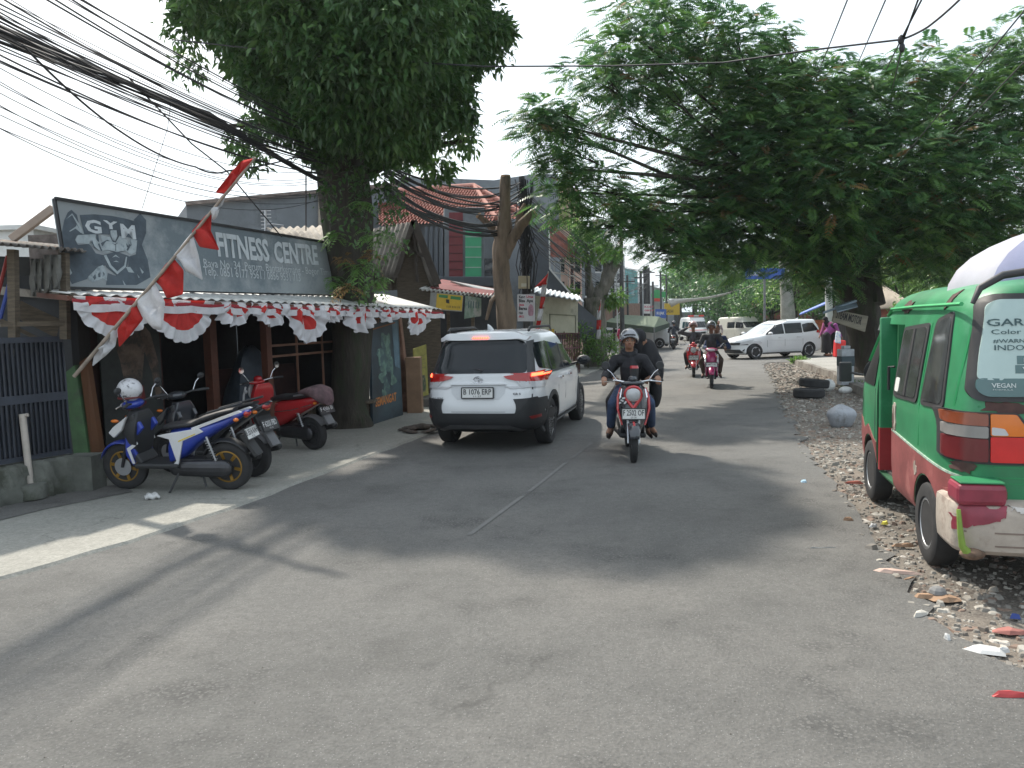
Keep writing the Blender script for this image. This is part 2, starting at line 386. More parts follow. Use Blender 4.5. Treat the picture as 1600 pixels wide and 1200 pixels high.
# right pavement platform with kerb
KB=[(7.2,14.5),(7.82,17.5),(8.4,19.6),(9.05,21.65),(9.8,25.2),(10.55,28.7)]
pl=MB(); PL=KB+[(13.5,30.0),(40,35.5),(60,20),(9.5,12.5)]
pl.add([(x,y,.16) for x,y in PL],[tuple(range(len(PL)))])
struct('pavement_right',pl,CONC2,'raised pale concrete pavement on the right beyond the tyres')
kb=MB(); KJ=jag(KB,.02,.4,8)
kb.sheet([[(x+.13,y,.166) for x,y in KJ],[(x-.02,y,.166) for x,y in KJ],[(x-.05,y,-.01) for x,y in KJ]])
kb.sheet([[(10.55,28.7,.16),(13.5,30,.16),(40,35.5,.16)],[(10.55,28.78,0.0),(13.5,30.12,0.0),(40,35.7,0.0)]])
struct('kerb',kb,mat('kerb_stone',(.17,.155,.135),.9,sc=3,var=.3,bump=.5,bsc=20,c2=(.1,.085,.07)),'brown weathered kerb of the right pavement')
# far ground right of the road beyond the junction
struct('side_road',poly_sheet([(20,40.3),(48,52.3),(80,70),(80,40),(50,37.2)],.0),CONC2,'pale side road leading off to the right')
# loose rubble, gravel and flat scraps on the verge: nobody could count it
def verge_edge(y):
    for (x0,y0),(x1,y1) in zip(RE[:-1],RE[1:]):
        if y0<=y<=y1: return x0+(x1-x0)*(y-y0)/(y1-y0)
    return RE[-1][0]
rub=MB(); rr=random.Random(5)
for i in range(11000):
    y=2.2+ (rr.random()**1.35)*27; e=verge_edge(y)
    wv=1.5+max(0,(y-9))*.16 if y<29 else 1
    x=e-.1+abs(rr.gauss(0,.55))*wv if rr.random()<.8 else e+rr.uniform(0,5)
    if x>KB[0][0]-.1 and y>14:
        kx=interp([(b,a) for a,b in KB],y)[0]
        if x>kx-.08: continue
    s=rr.choice((.008,.010,.013,.016,.02,.032))*(1+.35*(y>14)+.3*(y>20)); a=rr.random()*6.28; flat=rr.random()<.35
    if rr.random()<.02: s*=1.8
    n=rr.choice((4,5,5)); h=s*(.16 if flat else rr.uniform(.3,.7)); sx=s*(rr.uniform(1.1,2.2) if flat else 1)
    p0=[];p1=[]; tx,ty=rr.uniform(-.3,.3),rr.uniform(-.3,.3)
    for k in range(n):
        t=2*math.pi*k/n+rr.uniform(-.3,.3); u,v=math.cos(t)*sx,math.sin(t)*s; c,q=math.cos(a),math.sin(a)
        X,Y=u*c-v*q,u*q+v*c; p0.append((x+X,y+Y,-.014)); f=rr.uniform(.5,.8); p1.append((x+X*f,y+Y*f,-.008+h*(1+tx*math.cos(t)+ty*math.sin(t))))
    rub.mi(rr.choice((0,0,0,0,1,1,1,2,3,4) if not flat else (1,2,2,3,3,4,5)))
    b=p0+p1; rub.add(b,[tuple(range(n,2*n))]+[(k,(k+1)%n,n+(k+1)%n,n+k) for k in range(n)])
ro=rub.build('rubble',[mat('rub_a',(.18,.165,.145),.95,sc=9),mat('rub_b',(.23,.215,.19),.95,sc=9),mat('rub_c',(.32,.30,.265),.9,sc=9),mat('rub_d',(.19,.135,.105),.9,sc=9),mat('rub_e',(.115,.10,.085),.9,sc=9),mat('rub_f',(.42,.39,.35),.8,sc=9)])
tag(ro,'loose gravel, rubble chips and dry scraps strewn over the right verge','rubble',kind='stuff')
# sparse grit on the asphalt
grit=MB()
for i in range(1600):
    y=2.0+(rr.random()**1.6)*16; x=rr.uniform(-3.0,1)*0+rr.uniform(interp([(b,a) for a,b in LE[:9]],y)[0]+.1,verge_edge(y)-.02); s=rr.uniform(.0025,.008); h=s*.7
    a=rr.random()*6; grit.mi(rr.choice((0,0,1)))
    q=[(x+math.cos(a+k*2.09)*s,y+math.sin(a+k*2.09)*s,.003) for k in range(3)]+[(x,y,.004+h)]; grit.add(q,[(0,1,3),(1,2,3),(2,0,3)])
for i in range(0):
    y=5+(rr.random()**1.3)*11; x=interp([(b,a) for a,b in LE[:9]],y)[0]+rr.gauss(0,.25)-.1; s=rr.uniform(.004,.013); a=rr.random()*6; grit.mi(rr.choice((0,1,1)))
    q=[(x+math.cos(a+k*2.09)*s,y+math.sin(a+k*2.09)*s*.7,.003) for k in range(3)]+[(x,y,.038)]; grit.add(q,[(0,1,3),(1,2,3),(2,0,3)])
go=grit.build('grit',[_mats['rub_b'],_mats['rub_e']]); tag(go,'fine loose grit scattered over the asphalt','grit',kind='stuff')
# ---------------- left side: buildings ----------------
WHITE=mat('white_cloth',(.62,.62,.64),.85,var=.12,sc=8,trans=.25); RED=mat('red_cloth',(.5,.03,.025),.8,var=.15,sc=8,trans=.25); REDD=mat('dark_red_cloth',(.28,.02,.03),.85,var=.2)
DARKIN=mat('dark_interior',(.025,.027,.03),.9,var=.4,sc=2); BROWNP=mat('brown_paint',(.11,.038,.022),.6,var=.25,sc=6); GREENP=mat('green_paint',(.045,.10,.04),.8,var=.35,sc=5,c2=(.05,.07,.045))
OCHRE=mat('ochre_panel',(.13,.055,.022),.7,var=.2); ASB=mat('asbestos_sheet',(.22,.20,.175),.95,var=.35,sc=3,c2=(.12,.105,.09),bump=.3); ZINC=mat('zinc_sheet',(.5,.5,.48),.6,var=.25,sc=3,c2=(.3,.28,.26),thr=.6)
STEEL=mat('grey_steel',(.16,.165,.17),.5,m=.4,var=.25); WOOD=mat('old_wood',(.10,.08,.058),.9,var=.4,sc=6,stretch=(1,1,6)); NAVY=mat('navy_sheet',(.014,.017,.025),.6,var=.3,sc=5,c2=(.06,.055,.05),thr=.62)
STONEW=mat('stone_wall',(.11,.115,.10),.95,var=.4,sc=3,bump=1,bsc=7,c2=(.06,.065,.05)); GREYW=mat('grey_render',(.17,.185,.20),.9,var=.15,sc=1.2,c2=(.13,.14,.15),thr=.58,bump=.15,bsc=30); GREYD=mat('dark_grey_render',(.095,.105,.12),.9,var=.18,sc=1.2,bump=.15,bsc=30)
BEIGE=mat('beige_render',(.36,.31,.25),.9,var=.15,sc=2,c2=(.27,.24,.2)); CREAM=mat('cream_wall',(.42,.41,.32),.9,var=.15,sc=2,c2=(.3,.3,.24)); PINKW=mat('pink_render',(.45,.31,.25),.9,var=.1,sc=1.5)
BLACKP=mat('black_paint',(.02,.02,.022),.5,var=.3); WHITEP=mat('white_paint',(.6,.6,.58),.6,var=.12,sc=5,c2=(.42,.41,.38),thr=.62); GLD=mat('dark_glass',(.02,.025,.03),.06,var=.1,spec=.8)
MAROON=mat('maroon_panel',(.17,.035,.04),.7,var=.15); MINT=mat('green_panel',(.06,.33,.17),.6,var=.1,sc=2); YEL=mat('yellow_sign',(.5,.33,.03),.6,var=.1,sc=9); BLUE=mat('blue_sign',(.02,.075,.3),.5,var=.1)
TERRA=mat('terracotta',(.24,.085,.065),.9,var=.35,sc=5,c2=(.15,.06,.05)); LGREY=mat('light_letters',(.5,.54,.56),.8,var=.1,sc=12,c2=(.36,.4,.43),thr=.66); ORAN=mat('orange_letters',(.5,.2,.06),.7,var=.2,sc=12)
def Gp(t,s=0,z=0): return Vector((-5.0+.371*t+.928*s,9.2+.928*t-.371*s,z))
UF=Vector((.371,.928,0)); NF=Vector((.928,-.371,0))
class Quad:
    def __init__(q,TL,TR,BR,BL): q.c=[Vector(x) for x in (TL,TR,BR,BL)]; nn=(q.c[1]-q.c[0]).cross(q.c[3]-q.c[0]).normalized(); q.c[2]=q.c[2]-nn*(q.c[2]-q.c[0]).dot(nn); q.n=((q.c[1]-q.c[3]).cross(q.c[0]-q.c[3])).normalized()
    def p(q,u,v,o=0): a=q.c[3].lerp(q.c[2],u); b=q.c[0].lerp(q.c[1],u); return a.lerp(b,v)+q.n*o
    def panel(q,mb,d=.04,o=0,u0=0,u1=1,v0=0,v1=1):
        a=[q.p(u0,v0,o),q.p(u1,v0,o),q.p(u1,v1,o),q.p(u0,v1,o)]; b=[x-q.n*d for x in a]
        return mb.add(a+b,[(0,1,2,3),(7,6,5,4),(0,4,5,1),(1,5,6,2),(2,6,7,3),(3,7,4,0)])
    def poly(q,mb,pts,o=.004): return mb.add([q.p(u,v,o) for u,v in pts],[tuple(range(len(pts)))])
    def text(q,s,u,v,h,wd,m,parent,bold=0,name='lettering',shear=0,world=True):
        X=(q.p(u+.05,v)-q.p(u,v)); Y=q.p(u,v+.1)-q.p(u,v); Y=(Y-X.normalized()*Y.dot(X.normalized())) 
        return text(s,h,q.p(u,v,.004),X,Y,m,parent,world=world,width=wd,ext=.004,bold=bold,name=name,shear=shear)
def corr(mb,P00,P01,P10,P11,waves,amp,along=6):
    """corrugated sheet: ridges run from edge P00-P01 to edge P10-P11"""
    P00,P01,P10,P11=map(Vector,(P00,P01,P10,P11)); n=waves*6; up=(P01-P00).cross(P10-P00).normalized()
    if up.z<0: up=-up
    rows=[]
    for i in range(along+1):
        a=P00.lerp(P10,i/along); b=P01.lerp(P11,i/along); rows.append([a.lerp(b,j/n)+up*amp*math.sin(2*math.pi*waves*j/n) for j in range(n+1)])
    return mb.sheet(rows)
# gym building
gy=thing('gym_building','gym with a white corrugated awning and a dark open front under the long sign','shop',tuple(Gp(0)),0)
m=MB()
def wall(mb,a,b,z0,z1,th=.12): 
    a,b=Vector((a[0],a[1],0)),Vector((b[0],b[1],0)); d=(b-a).normalized(); n=Vector((-d.y,d.x,0))*th
    mb.add([(*p.xy,z) for z in (z0,z1) for p in (a,b,b+n,a+n)],[(3,2,1,0),(4,5,6,7),(0,1,5,4),(1,2,6,5),(2,3,7,6),(3,0,4,7)])
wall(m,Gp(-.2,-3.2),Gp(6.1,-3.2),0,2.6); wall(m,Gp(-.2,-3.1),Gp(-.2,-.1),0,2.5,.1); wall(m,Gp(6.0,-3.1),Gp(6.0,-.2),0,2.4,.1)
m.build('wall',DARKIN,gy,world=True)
m=MB(); wall(m,Gp(.55,-.75),Gp(1.75,-.75),0.03,2.25,.08); wall(m,Gp(2.95,-1.0),Gp(5.1,-1.0),0.03,1.15,.06); m.split('partition',[mat('dull_dark_red',(.05,.02,.018),.8,var=.4)],gy,world=True)
m=MB(); m.add([Gp(-.3,-3.3,2.5),Gp(6.2,-3.3,2.5),Gp(6.2,.1,2.16),Gp(-.3,.1,2.16),Gp(-.3,-3.3,2.62),Gp(6.2,-3.3,2.62),Gp(6.2,.1,2.24),Gp(-.3,.1,2.24)],[(3,2,1,0),(4,5,6,7),(0,1,5,4),(1,2,6,5),(2,3,7,6),(3,0,4,7)]); m.build('roof',ASB,gy,world=True)
aw0,aw1=at(108,459,8.0),at(690,483,15.3); bk0,bk1=Gp(-.6,-.05,2.28),Gp(6.9,-.05,2.42)
m=MB(); corr(m,aw0,aw1,bk0,bk1,46,.014,4); m.build('awning',ZINC,gy,world=True,smooth=60,solid=.004)
m=MB(); 
for k in range(11): 
    t=k/10; a=aw0.lerp(aw1,t); b=bk0.lerp(bk1,t); m.bar(b-Vector((0,0,.05)),a-Vector((0,0,.045)),.04,.05)
m.bar(aw0+Vector((0,0,-.04)),aw1+Vector((0,0,-.04)),.03,.03); m.build('awning_frame',BROWNP,gy,world=True)
for px,py,w,mt in ((338,700,.14,BROWNP),(424,692,.12,BROWNP)):
    b=gnd(px,py); b.z=.03; m=MB(); m.bar(b,b+Vector((0,0,2.15)),w,w,up=UF); m.build('column',mt,gy,world=True,bevel=.006)
# steel grid right of the second column
c2=gnd(424,692); cw=Vector((c2.x,c2.y,0)); m=MB(); e=cw+UF*2.0
for z in (.62,1.35,1.52): m.bar(cw+Vector((0,0,z)),e+Vector((0,0,z+.02)),.035,.035)
for k in (.75,1.45): m.bar(cw+UF*k+Vector((0,0,.4)),cw+UF*k+Vector((0,0,2.1)),.03,.03)
m.build('steel_grid',mat('rust_brown_steel',(.16,.075,.045),.6,var=.3),gy,world=True)
# entrance pillars: green weathered one and ochre panel
gp=thing('gate_pillar','weathered green pillar beside an ochre strip at the left end of the gym','pillar',(-5.15,9.2,0))
m=MB(); a=gnd(128,757); a2=gnd(146,757); m.add([(a.x-.05,a.y,0),(a2.x,a2.y,0),(a2.x-.05,a2.y+.2,0),(a.x-.1,a.y+.2,0),(a.x-.12,a.y,1.32),(a2.x-.12,a2.y,1.42),(a2.x-.12,a2.y+.2,1.42),(a.x-.12,a.y+.2,1.32)],[(3,2,1,0),(4,5,6,7),(0,1,5,4),(1,2,6,5),(2,3,7,6),(3,0,4,7)]); m.build('post',GREENP,gp,world=True)
m=MB(); a=gnd(148,756); a2=gnd(164,752); m.add([(a.x,a.y,0),(a2.x,a2.y,0),(a2.x,a2.y+.1,0),(a.x,a.y+.1,0),(a.x-.08,a.y,1.45),(a2.x-.12,a2.y,1.5),(a2.x-.12,a2.y+.1,1.5),(a.x-.08,a.y+.1,1.45)],[(3,2,1,0),(4,5,6,7),(0,1,5,4),(1,2,6,5),(2,3,7,6),(3,0,4,7)]); m.build('ochre_strip',OCHRE,gp,world=True)
# wall painting of a bare-chested lifter, very dark and worn
q=Quad(Gp(.62,-.62,2.1),Gp(1.6,-.62,2.1),Gp(1.6,-.62,.3),Gp(.62,-.62,.3)); mu=thing('mural','dark faded wall painting of a bare muscular torso behind the blue scooter','painting',tuple(Gp(.62,-.66,.3)))
m=MB(); q.panel(m,.03); m.build('board',mat('mural_dark',(.035,.04,.038),.8,var=.5,sc=3),mu,world=True)
m=MB(); MUS=mat('mural_skin',(.14,.10,.075),.8,var=.55,sc=5,c2=(.05,.045,.04),thr=.5)
q.poly(m,[(.3,.62),(.2,.8),(.32,.9),(.44,.88),(.47,.94),(.53,.94),(.57,.88),(.7,.9),(.84,.82),(.95,.6),(.98,.35),(.88,.3),(.82,.52),(.72,.68),(.66,.5),(.64,.42),(.36,.42),(.33,.52)],.005); q.poly(m,[(.44,.94),(.42,1.0),(.58,1.0),(.56,.94)],.005); m.build('figure',MUS,mu,world=True)
m=MB(); q.poly(m,[(.34,.42),(.66,.42),(.7,.28),(.56,.24),(.5,.3),(.42,.23),(.3,.28)],.006); m.build('red_shorts',mat('mural_red',(.13,.02,.02),.8,var=.4),mu,world=True)
# --- big sign ---
TL,TR,BR,BL=at(85,310,8.75),at(512,379,13.4),at(512,461,13.4),at(107,450,8.75); TR2=TL.lerp(TR,1.09); BR2=BL.lerp(BR,1.09)
Q=Quad(TL,TR2,BR2,BL); sg=thing('gym_sign','long faded grey gym sign with a muscular emblem and white lettering, above the awning','sign',tuple(BL))
m=MB(); Q.panel(m,.05); m.build('board',mat('sign_grey',(.26,.285,.295),.75,var=.2,sc=.9,c2=(.15,.185,.205),thr=.56),sg,world=True)
m=MB(); m.bar(TL+Q.n*.01,TR2+Q.n*.01,.035,.035); m.bar(BL+Q.n*.01,BR2+Q.n*.01,.03,.03); m.bar(TL,BL,.03,.03); m.build('frame',BLACKP,sg,world=True)
m=MB() # supports behind
for t in (.05,.35,.65,.95): m.bar(Q.p(t,.9,-.07),Q.p(t,0,-.07)-Vector((0,0,.2)),.05)
m.split('support',STEEL,sg,world=True)
DS=mat('sign_dark',(.07,.09,.11),.8,var=.3,sc=5,c2=(.09,.11,.13),thr=.6)
def su(x): # 80..240 zoom px -> u along board, by position of pixel on the board plane
    return x
def sq(px,py):  # pixel on the sign -> (u,v) of the board
    o=Vector((0,0,CH)); d=Vector(ray(px,py)); n=(Q.c[1]-Q.c[3]).cross(Q.c[0]-Q.c[3]); t=(Q.c[3]-o).dot(n)/d.dot(n); P=o+d*t
    u=.5;v=.5
    for _ in range(25):
        e=P-Q.p(u,v); du=Q.p(u+.01,v)-Q.p(u,v); dv=Q.p(u,v+.01)-Q.p(u,v); u+=.01*e.dot(du)/du.dot(du)*.9; v+=.01*e.dot(dv)/dv.dot(dv)*.9
    return u,v
def zp(L,sx=80,sy=300,k=7.5): return [sq(sx+x/k,sy+y/k) for x,y in L]
m=MB()
Q.poly(m,zp([(105,640),(110,540),(150,330),(190,240),(235,208),(300,270),(345,480),(385,500),(300,510),(275,560),(310,620),(440,610),(470,640),(520,720),(610,740),(650,860),(560,870),(430,990),(420,1020),(240,1080),(130,860)]),.004)
Q.poly(m,zp([(960,330),(1040,250),(1110,330),(1110,480),(1060,620),(1130,800),(1160,1000),(1000,1090),(640,1090),(660,950),(750,980),(860,900),(900,870),(900,760),(990,730),(1010,560),(1045,580),(1045,400)]),.004)
Q.poly(m,zp([(330,270),(500,262),(700,280),(880,315),(1048,365),(1045,580),(900,530),(700,500),(520,495),(385,500)]),.006)
Q.poly(m,zp([(600,740),(640,880),(770,985),(890,870),(905,750),(760,700)]),.006)
m.build('emblem_ground',DS,sg,world=True)
m=MB()
for L in ([(440,500),(515,495),(520,560),(560,560),(600,600),(570,500),(660,530),(690,520),(760,580),(780,520),(880,560),(905,610),(930,550),(1000,570),(990,700),(930,735),(860,690),(760,700),(650,680),(590,690),(520,670),(470,620)],
          [(690,450),(760,450),(770,520),(745,575),(705,570),(680,520)],
          [(610,745),(640,735),(700,860),(770,930),(850,860),(870,760),(885,760),(870,880),(770,965),(680,880)],
          [(170,320),(240,250),(340,400),(380,490),(360,495),(240,270)],[(205,460),(290,400),(290,380),(330,440),(380,495),(340,480),(280,430),(215,465)],
          [(280,560),(310,505),(430,500),(460,560),(430,610),(300,600)],[(600,710),(650,690),(700,690),(660,715)],[(720,690),(800,690),(780,718)],[(705,770),(750,735),(800,775),(750,755)],[(720,820),(755,805),(795,825),(750,818)],
          [(420,1010),(540,880),(600,855),(640,930),(650,1040),(600,1010),(480,1060)],[(870,880),(920,880),(970,950),(900,940)],[(130,820),(160,780),(240,950),(210,980)],[(1030,880),(1080,940),(1060,960)],[(1000,960),(1030,1000),(1020,1010)],[(830,1030),(870,1090),(850,1095)]):
    Q.poly(m,zp(L),.008)
m.build('emblem_figure',mat('emblem_grey',(.34,.39,.41),.8,var=.2,sc=9,c2=(.2,.24,.26),thr=.6),sg,world=True)
m=MB()
for L in ([(555,600),(592,690),(574,692),(540,612)],[(905,610),(876,680),(892,692),(928,622)],[(680,440),(688,530),(714,588),(750,592),(788,525),(776,440),(767,520),(743,576),(712,566),(694,515)],[(640,676),(760,704),(868,690),(760,722)],[(470,560),(500,640),(560,690),(500,655),(462,590)],[(745,612),(752,612),(754,690),(744,690)],[(520,500),(545,500),(555,590),(530,570)],[(575,600),(650,560),(690,580),(640,575),(590,640)],[(700,600),(740,612),(780,596),(742,622)],[(870,600),(900,640),(880,650)],[(920,560),(935,620),(925,640)],[(480,1000),(510,960),(520,1010),(500,1030)],[(540,960),(570,940),(570,1000),(545,1000)],[(595,930),(620,960),(610,990)]): Q.poly(m,zp(L),.011)
m.build('emblem_lines',DS,sg,world=True)
for s,x0,x1,yb,yt in (('G',400,600,465,310),('Y',610,790,420,325),('M',820,1000,530,365)):
    a=zp([(x0,yb)])[0]; b=zp([(x1,yb+20)])[0]; c=zp([(x0,yt)])[0]; h=(Q.p(*c)-Q.p(*a)).length; wd=(Q.p(*b)-Q.p(*a)).length
    Q.text(s,a[0],a[1],h*.92,wd*.95,LGREY,sg,bold=.035)
for s,x0,x1,yb,yt,bd in (('FITNESS',340,421,400,371,.034),('CENTRE',429,497,409,379,.034),('Raya No. 34  Perum. Bantarkemang - Bogor Timur',318,520,424,408,.0),('Telp. 0851 6177 9561 / 0856 9531 713',318,469,436,421,.0)):
    yl=yb if s[0] in 'FC' else yb-(5 if s[0]=='R' else 7); yl=yb
    ya={'F':401,'C':409,'R':417,'T':430}[s[0]]; yz={'F':409,'C':413,'R':431,'T':440}[s[0]]
    a=sq(x0,ya if s[0]!='F' else 399); b=sq(x1,yz if s[0]!='F' else 408); h={'F':.32,'C':.31,'R':.115,'T':.125}[s[0]]
    wd=(Q.p(*b)-Q.p(*a)).length
    o=text(s,h,Q.p(a[0],a[1],.008),Q.p(*b)-Q.p(*a),Q.p(a[0],a[1]+.2)-Q.p(*a),LGREY,sg,world=True,width=wd,ext=.004,bold=bd)
m=MB(); Q.poly(m,[(.93,.15),(.96,.1),(1,.2),(1,.95),(.96,.99),(.945,.7),(.96,.45)],.005); m.build('torn_patch',mat('sign_dark2',(.05,.06,.065),.8,var=.5,sc=8,c2=(.3,.34,.36),thr=.58),sg,world=True)
# --- bunting swags under the awning ---
def swag(name,px0,px1,py0,py1,drop,label,sq_=1,twist=0,seed=0):
    rr=random.Random(seed)
    def pt(px):
        k=(px-108)/(690-108); lo,hi=0,1
        for _ in range(30):
            mid=(lo+hi)/2; P=aw0.lerp(aw1,mid); X=P.x/P.y
            if X<ray(px,480)[0]/ray(px,480)[1]: lo=mid
            else: hi=mid
        return aw0.lerp(aw1,lo)
    a,b=pt(px0),pt(px1); Ym=(a.y+b.y)/2; top=(a+b)/2; n=Vector((.9,-.43,0)); U=(b-a); w=U.length; U.normalize(); z0=a.z-.02
    dz=drop/1200*Ym; t=thing(name,label,'bunting',(top.x,top.y,top.z-.02),group='red and white bunting swags under the gym awning')
    m=MB(); NR,NT=14,56; rows=[]
    for i in range(NR+1):
        r=i/NR; row=[]
        for j in range(NT+1):
            th=math.pi*j/NT; s,c=math.sin(th),math.cos(th); ruf=math.sin(th*22+seed)*.022*r**2+math.sin(th*9+seed)*.03*r*(1-sq_*.3)
            x=w*.5*r*c*(1 if r<.9 else 1+.02*math.sin(th*30)); z=-dz*(r*s)-(0 if r<.98 else .012*math.sin(th*22))
            if twist: x+=twist*math.sin(z*9+seed)*.06; ruf+=.05*math.sin(x*22+seed)
            row.append(top+U*x+n*(ruf+.03)+Vector((0,0,z-.02)))
        rows.append(row)
    b0=len(m.v); m.sheet(rows)
    for fi in range(len(m.f)):
        i=fi//NT; j=fi%NT; r=(i+.5)/NR; m.m[fi]=1 if (.3<r<.68 if sq_==1 else .3<r<.62 and 8<j<NT-8 and (j+seed*5)%19>4) else 0
        if r<=.34 and j%8==0 : m.m[fi]=1
    m.build('swag_cloth',[WHITE,RED],t,smooth=70,world=True)
    return t
swag('bunting_swag',113,236,472,474,62,'first red and white swag from the left, full half round with white ruffles',seed=1)
swag('bunting_swag',228,330,474,476,66,'second full round swag, partly covered by the striped flag strip',seed=2)
swag('bunting_swag',326,388,477,478,38,'third swag, small and bunched up, beside the second round one',.5,1,3)
swag('bunting_swag',388,446,478,480,36,'fourth swag, shallow and crumpled',.5,1,4)
swag('bunting_swag',442,506,480,482,60,'fifth swag, long and pointed, in the middle of the awning',.7,1,5)
swag('bunting_swag',500,538,481,482,26,'sixth swag, narrow and twisted',.5,1,6)
swag('bunting_swag',534,588,482,483,40,'seventh swag, folded over just left of the tall poster',.5,1,7)
swag('bunting_swag',584,622,483,484,22,'eighth swag, small, crossing the top of the tall poster',.5,1,8)
swag('bunting_swag',628,668,484,485,40,'ninth and last swag, hanging at the right end of the awning',.5,1,9)
hd=MB(); a,b=aw0+Vector((.03,-.015,-.05)),aw1+Vector((.03,-.015,-.05)); rows=[];n=160
for z,o in ((0,0),(-.02,.008),(-.04,.0)): rows.append([a.lerp(b,i/n)+Vector((0,0,z-.012*abs(math.sin(i*.21))))+NF*(o+.01*math.sin(i*.9)) for i in range(n+1)])
hd.sheet(rows); rows2=[[p+NF*.012+Vector((0,0,-.07+.035*k2*1.0)) for p in rows[0]] for k2 in (0,)]
o=hd.build('header_cloth',REDD,None,smooth=60); tag(o,'dark red header cloth along the front edge of the awning','cloth')
hd=MB(); rows=[[a.lerp(b,i/n)+Vector((0,0,z-.02*abs(math.sin(i*.3))))+NF*(.02+.014*math.sin(i*1.3)) for i in range(n+1)] for z in (-.035,-.08,-.12)]; hd.sheet(rows)
o=hd.build('header_ribbon',WHITE,None,smooth=60); tag(o,'white gathered ribbon from which the swags hang','ribbon')
# --- tall pole with red and white pennant strip ---
pb,pt_=at(116,588,8.35),at(399,246,7.7); fp=thing('flag_pole','leaning pole carrying a long red and white pennant strip in front of the gym sign','flagpole',tuple(pb))
m=MB(); m.tube([pb,pb.lerp(pt_,.5)+Vector((0,0,-.02)),pt_],[.022,.017,.012],8); m.build('pole',mat('bamboo',(.28,.23,.19),.7,var=.3,sc=8),fp,world=True,smooth=60)
def PY(px,py):
    t=((px-116)*283+(588-py)*342)/(283**2+342**2); return 8.35-.65*t
for col_,L in ((RED,[(398,247),(378,251),(362,268),(336,301),(356,303),(376,278)]),(WHITE,[(354,303),(347,304),(329,331),(333,345),(339,339),(345,320)]),(RED,[(331,328),(318,340),(299,362),(312,386),(343,391),(328,358)]),
    (WHITE,[(300,363),(270,400),(282,408),(290,423),(317,438),(310,398)]),(RED,[(270,402),(257,415),(241,438),(252,448),(261,467),(286,460),(287,422)]),(WHITE,[(240,439),(211,470),(218,490),(240,514),(254,516),(258,472)]),(RED,[(211,472),(194,498),(183,515),(186,543),(205,522),(224,498)]),(WHITE,[(182,510),(165,530),(148,548),(144,573),(165,556),(180,541),(183,525)])):
    m=MB(); pts=[at(x,y,PY(x,y)) for x,y in rpoly(L,3,2)]; c=sum((p for p in pts),Vector())/len(pts); rings=[]
    k=len(pts); b0=[]; 
    vs=list(pts); fs=[]
    for lvl in (.75,.5,.25): vs+= [c+(p-c)*lvl+Vector((0,.05*math.sin((p-c).x*lvl*26+(p-c).z*9)*1.0,0)) for p in pts]
    vs.append(c)
    for l in range(3):
        for j in range(k): fs.append((l*k+j,l*k+(j+1)%k,(l+1)*k+(j+1)%k,(l+1)*k+j))
    for j in range(k): fs.append((3*k+j,3*k+(j+1)%k,4*k))
    m.add(vs,fs); m.build('pennant',col_,fp,world=True,smooth=80,solid=.003)
# --- tall poster ---
PQ=Quad(at(579,489,13.75),at(622,481,15.0),at(642,651,15.05),at(583,667,13.7)); ps=thing('poster_board','tall dark teal poster board with orange lettering standing at the awning edge','poster',tuple(PQ.c[3]))
m=MB(); PQ.panel(m,.05); m.build('board',mat('poster_teal',(.022,.04,.055),.5,var=.45,sc=2.2,c2=(.035,.07,.09),thr=.55),ps,world=True,bevel=.004)
m=MB(); rr=random.Random(3)
for (u,v,a,b,an) in ((.42,.74,.14,.07,.5),(.36,.6,.2,.08,.2),(.45,.5,.18,.06,-.4),(.34,.42,.14,.05,.5),(.55,.66,.1,.12,0),(.62,.5,.1,.09,.3),(.45,.32,.1,.09,.2),(.7,.36,.12,.05,-.5),(.35,.26,.06,.05,0)):
    pts=[]
    for k in range(14):
        t=2*math.pi*k/14; r=1+.25*math.sin(3*t+u*20)+rr.uniform(-.1,.1); x,y=a*r*math.cos(t),b*r*math.sin(t); pts.append((u+x*math.cos(an)-y*math.sin(an),v+y*math.cos(an)+x*.25*math.sin(an)))
    PQ.poly(m,pts,.004+.0015*len(m.f)/3)
m.build('painted_clouds',mat('poster_sage',(.10,.18,.15),.6,var=.5,sc=7,c2=(.05,.09,.10),thr=.52),ps,world=True)
m=MB(); PQ.poly(m,[(.7,.98),(.93,.98),(.96,.45),(.78,.48)],.005); m.build('painted_light',mat('poster_blue',(.09,.16,.21),.6,var=.3,sc=4),ps,world=True)
PQ.text('SEMANGAT',.08,.17,.155,.98,ORAN,ps,bold=.03) ; PQ.text('FITNESS',.12,.9,.09,.62,mat('orange_dull',(.25,.11,.05),.8),ps,bold=.02)
m=MB(); PQ.poly(m,[(.03,.86),(.85,.88),(.85,.868),(.03,.848)],.006); m.build('painted_rule',_mats['orange_dull'],ps,world=True)
# pillar behind the poster with low box
pp=thing('brick_pillar','rough brown pillar with a plywood box at its foot, right behind the tall poster','pillar',tuple(at(640,655,15.6).xy)+(0,))
m=MB(); b=at(640,655,15.8); m.bar((b.x-.1,b.y,0),(b.x-.28,b.y,2.3),.34,.3); m.build('pillar',mat('brick_brown',(.2,.11,.075),.9,var=.35,sc=6,bump=.4),pp,world=True,bevel=.02)
m=MB(); b=at(652,655,15.5); m.box(b.x-.18,b.x+.12,b.y-.15,b.y+.15,.02,1.15); m.build('plywood_box',mat('plywood',(.19,.12,.075),.9,var=.2),pp,world=True,bevel=.01)
yb=Quad(at(646,545,16.6),at(666,538,17.2),at(668,617,17.2),at(650,622,16.6)); t=thing('banner','narrow olive yellow banner with small print beside the pillar','banner',tuple(yb.c[3]))
m=MB(); yb.panel(m,.02); m.build('cloth',mat('olive_yellow',(.26,.24,.06),.8,var=.25,sc=6),t,world=True); m=MB(); yb.poly(m,rpoly([(.25,.08),(.8,.08),(.8,.42),(.25,.42)],.12),.005); m.build('picture',mat('pic_green',(.04,.07,.04),.8,var=.5,sc=12,c2=(.2,.16,.1)),t,world=True)
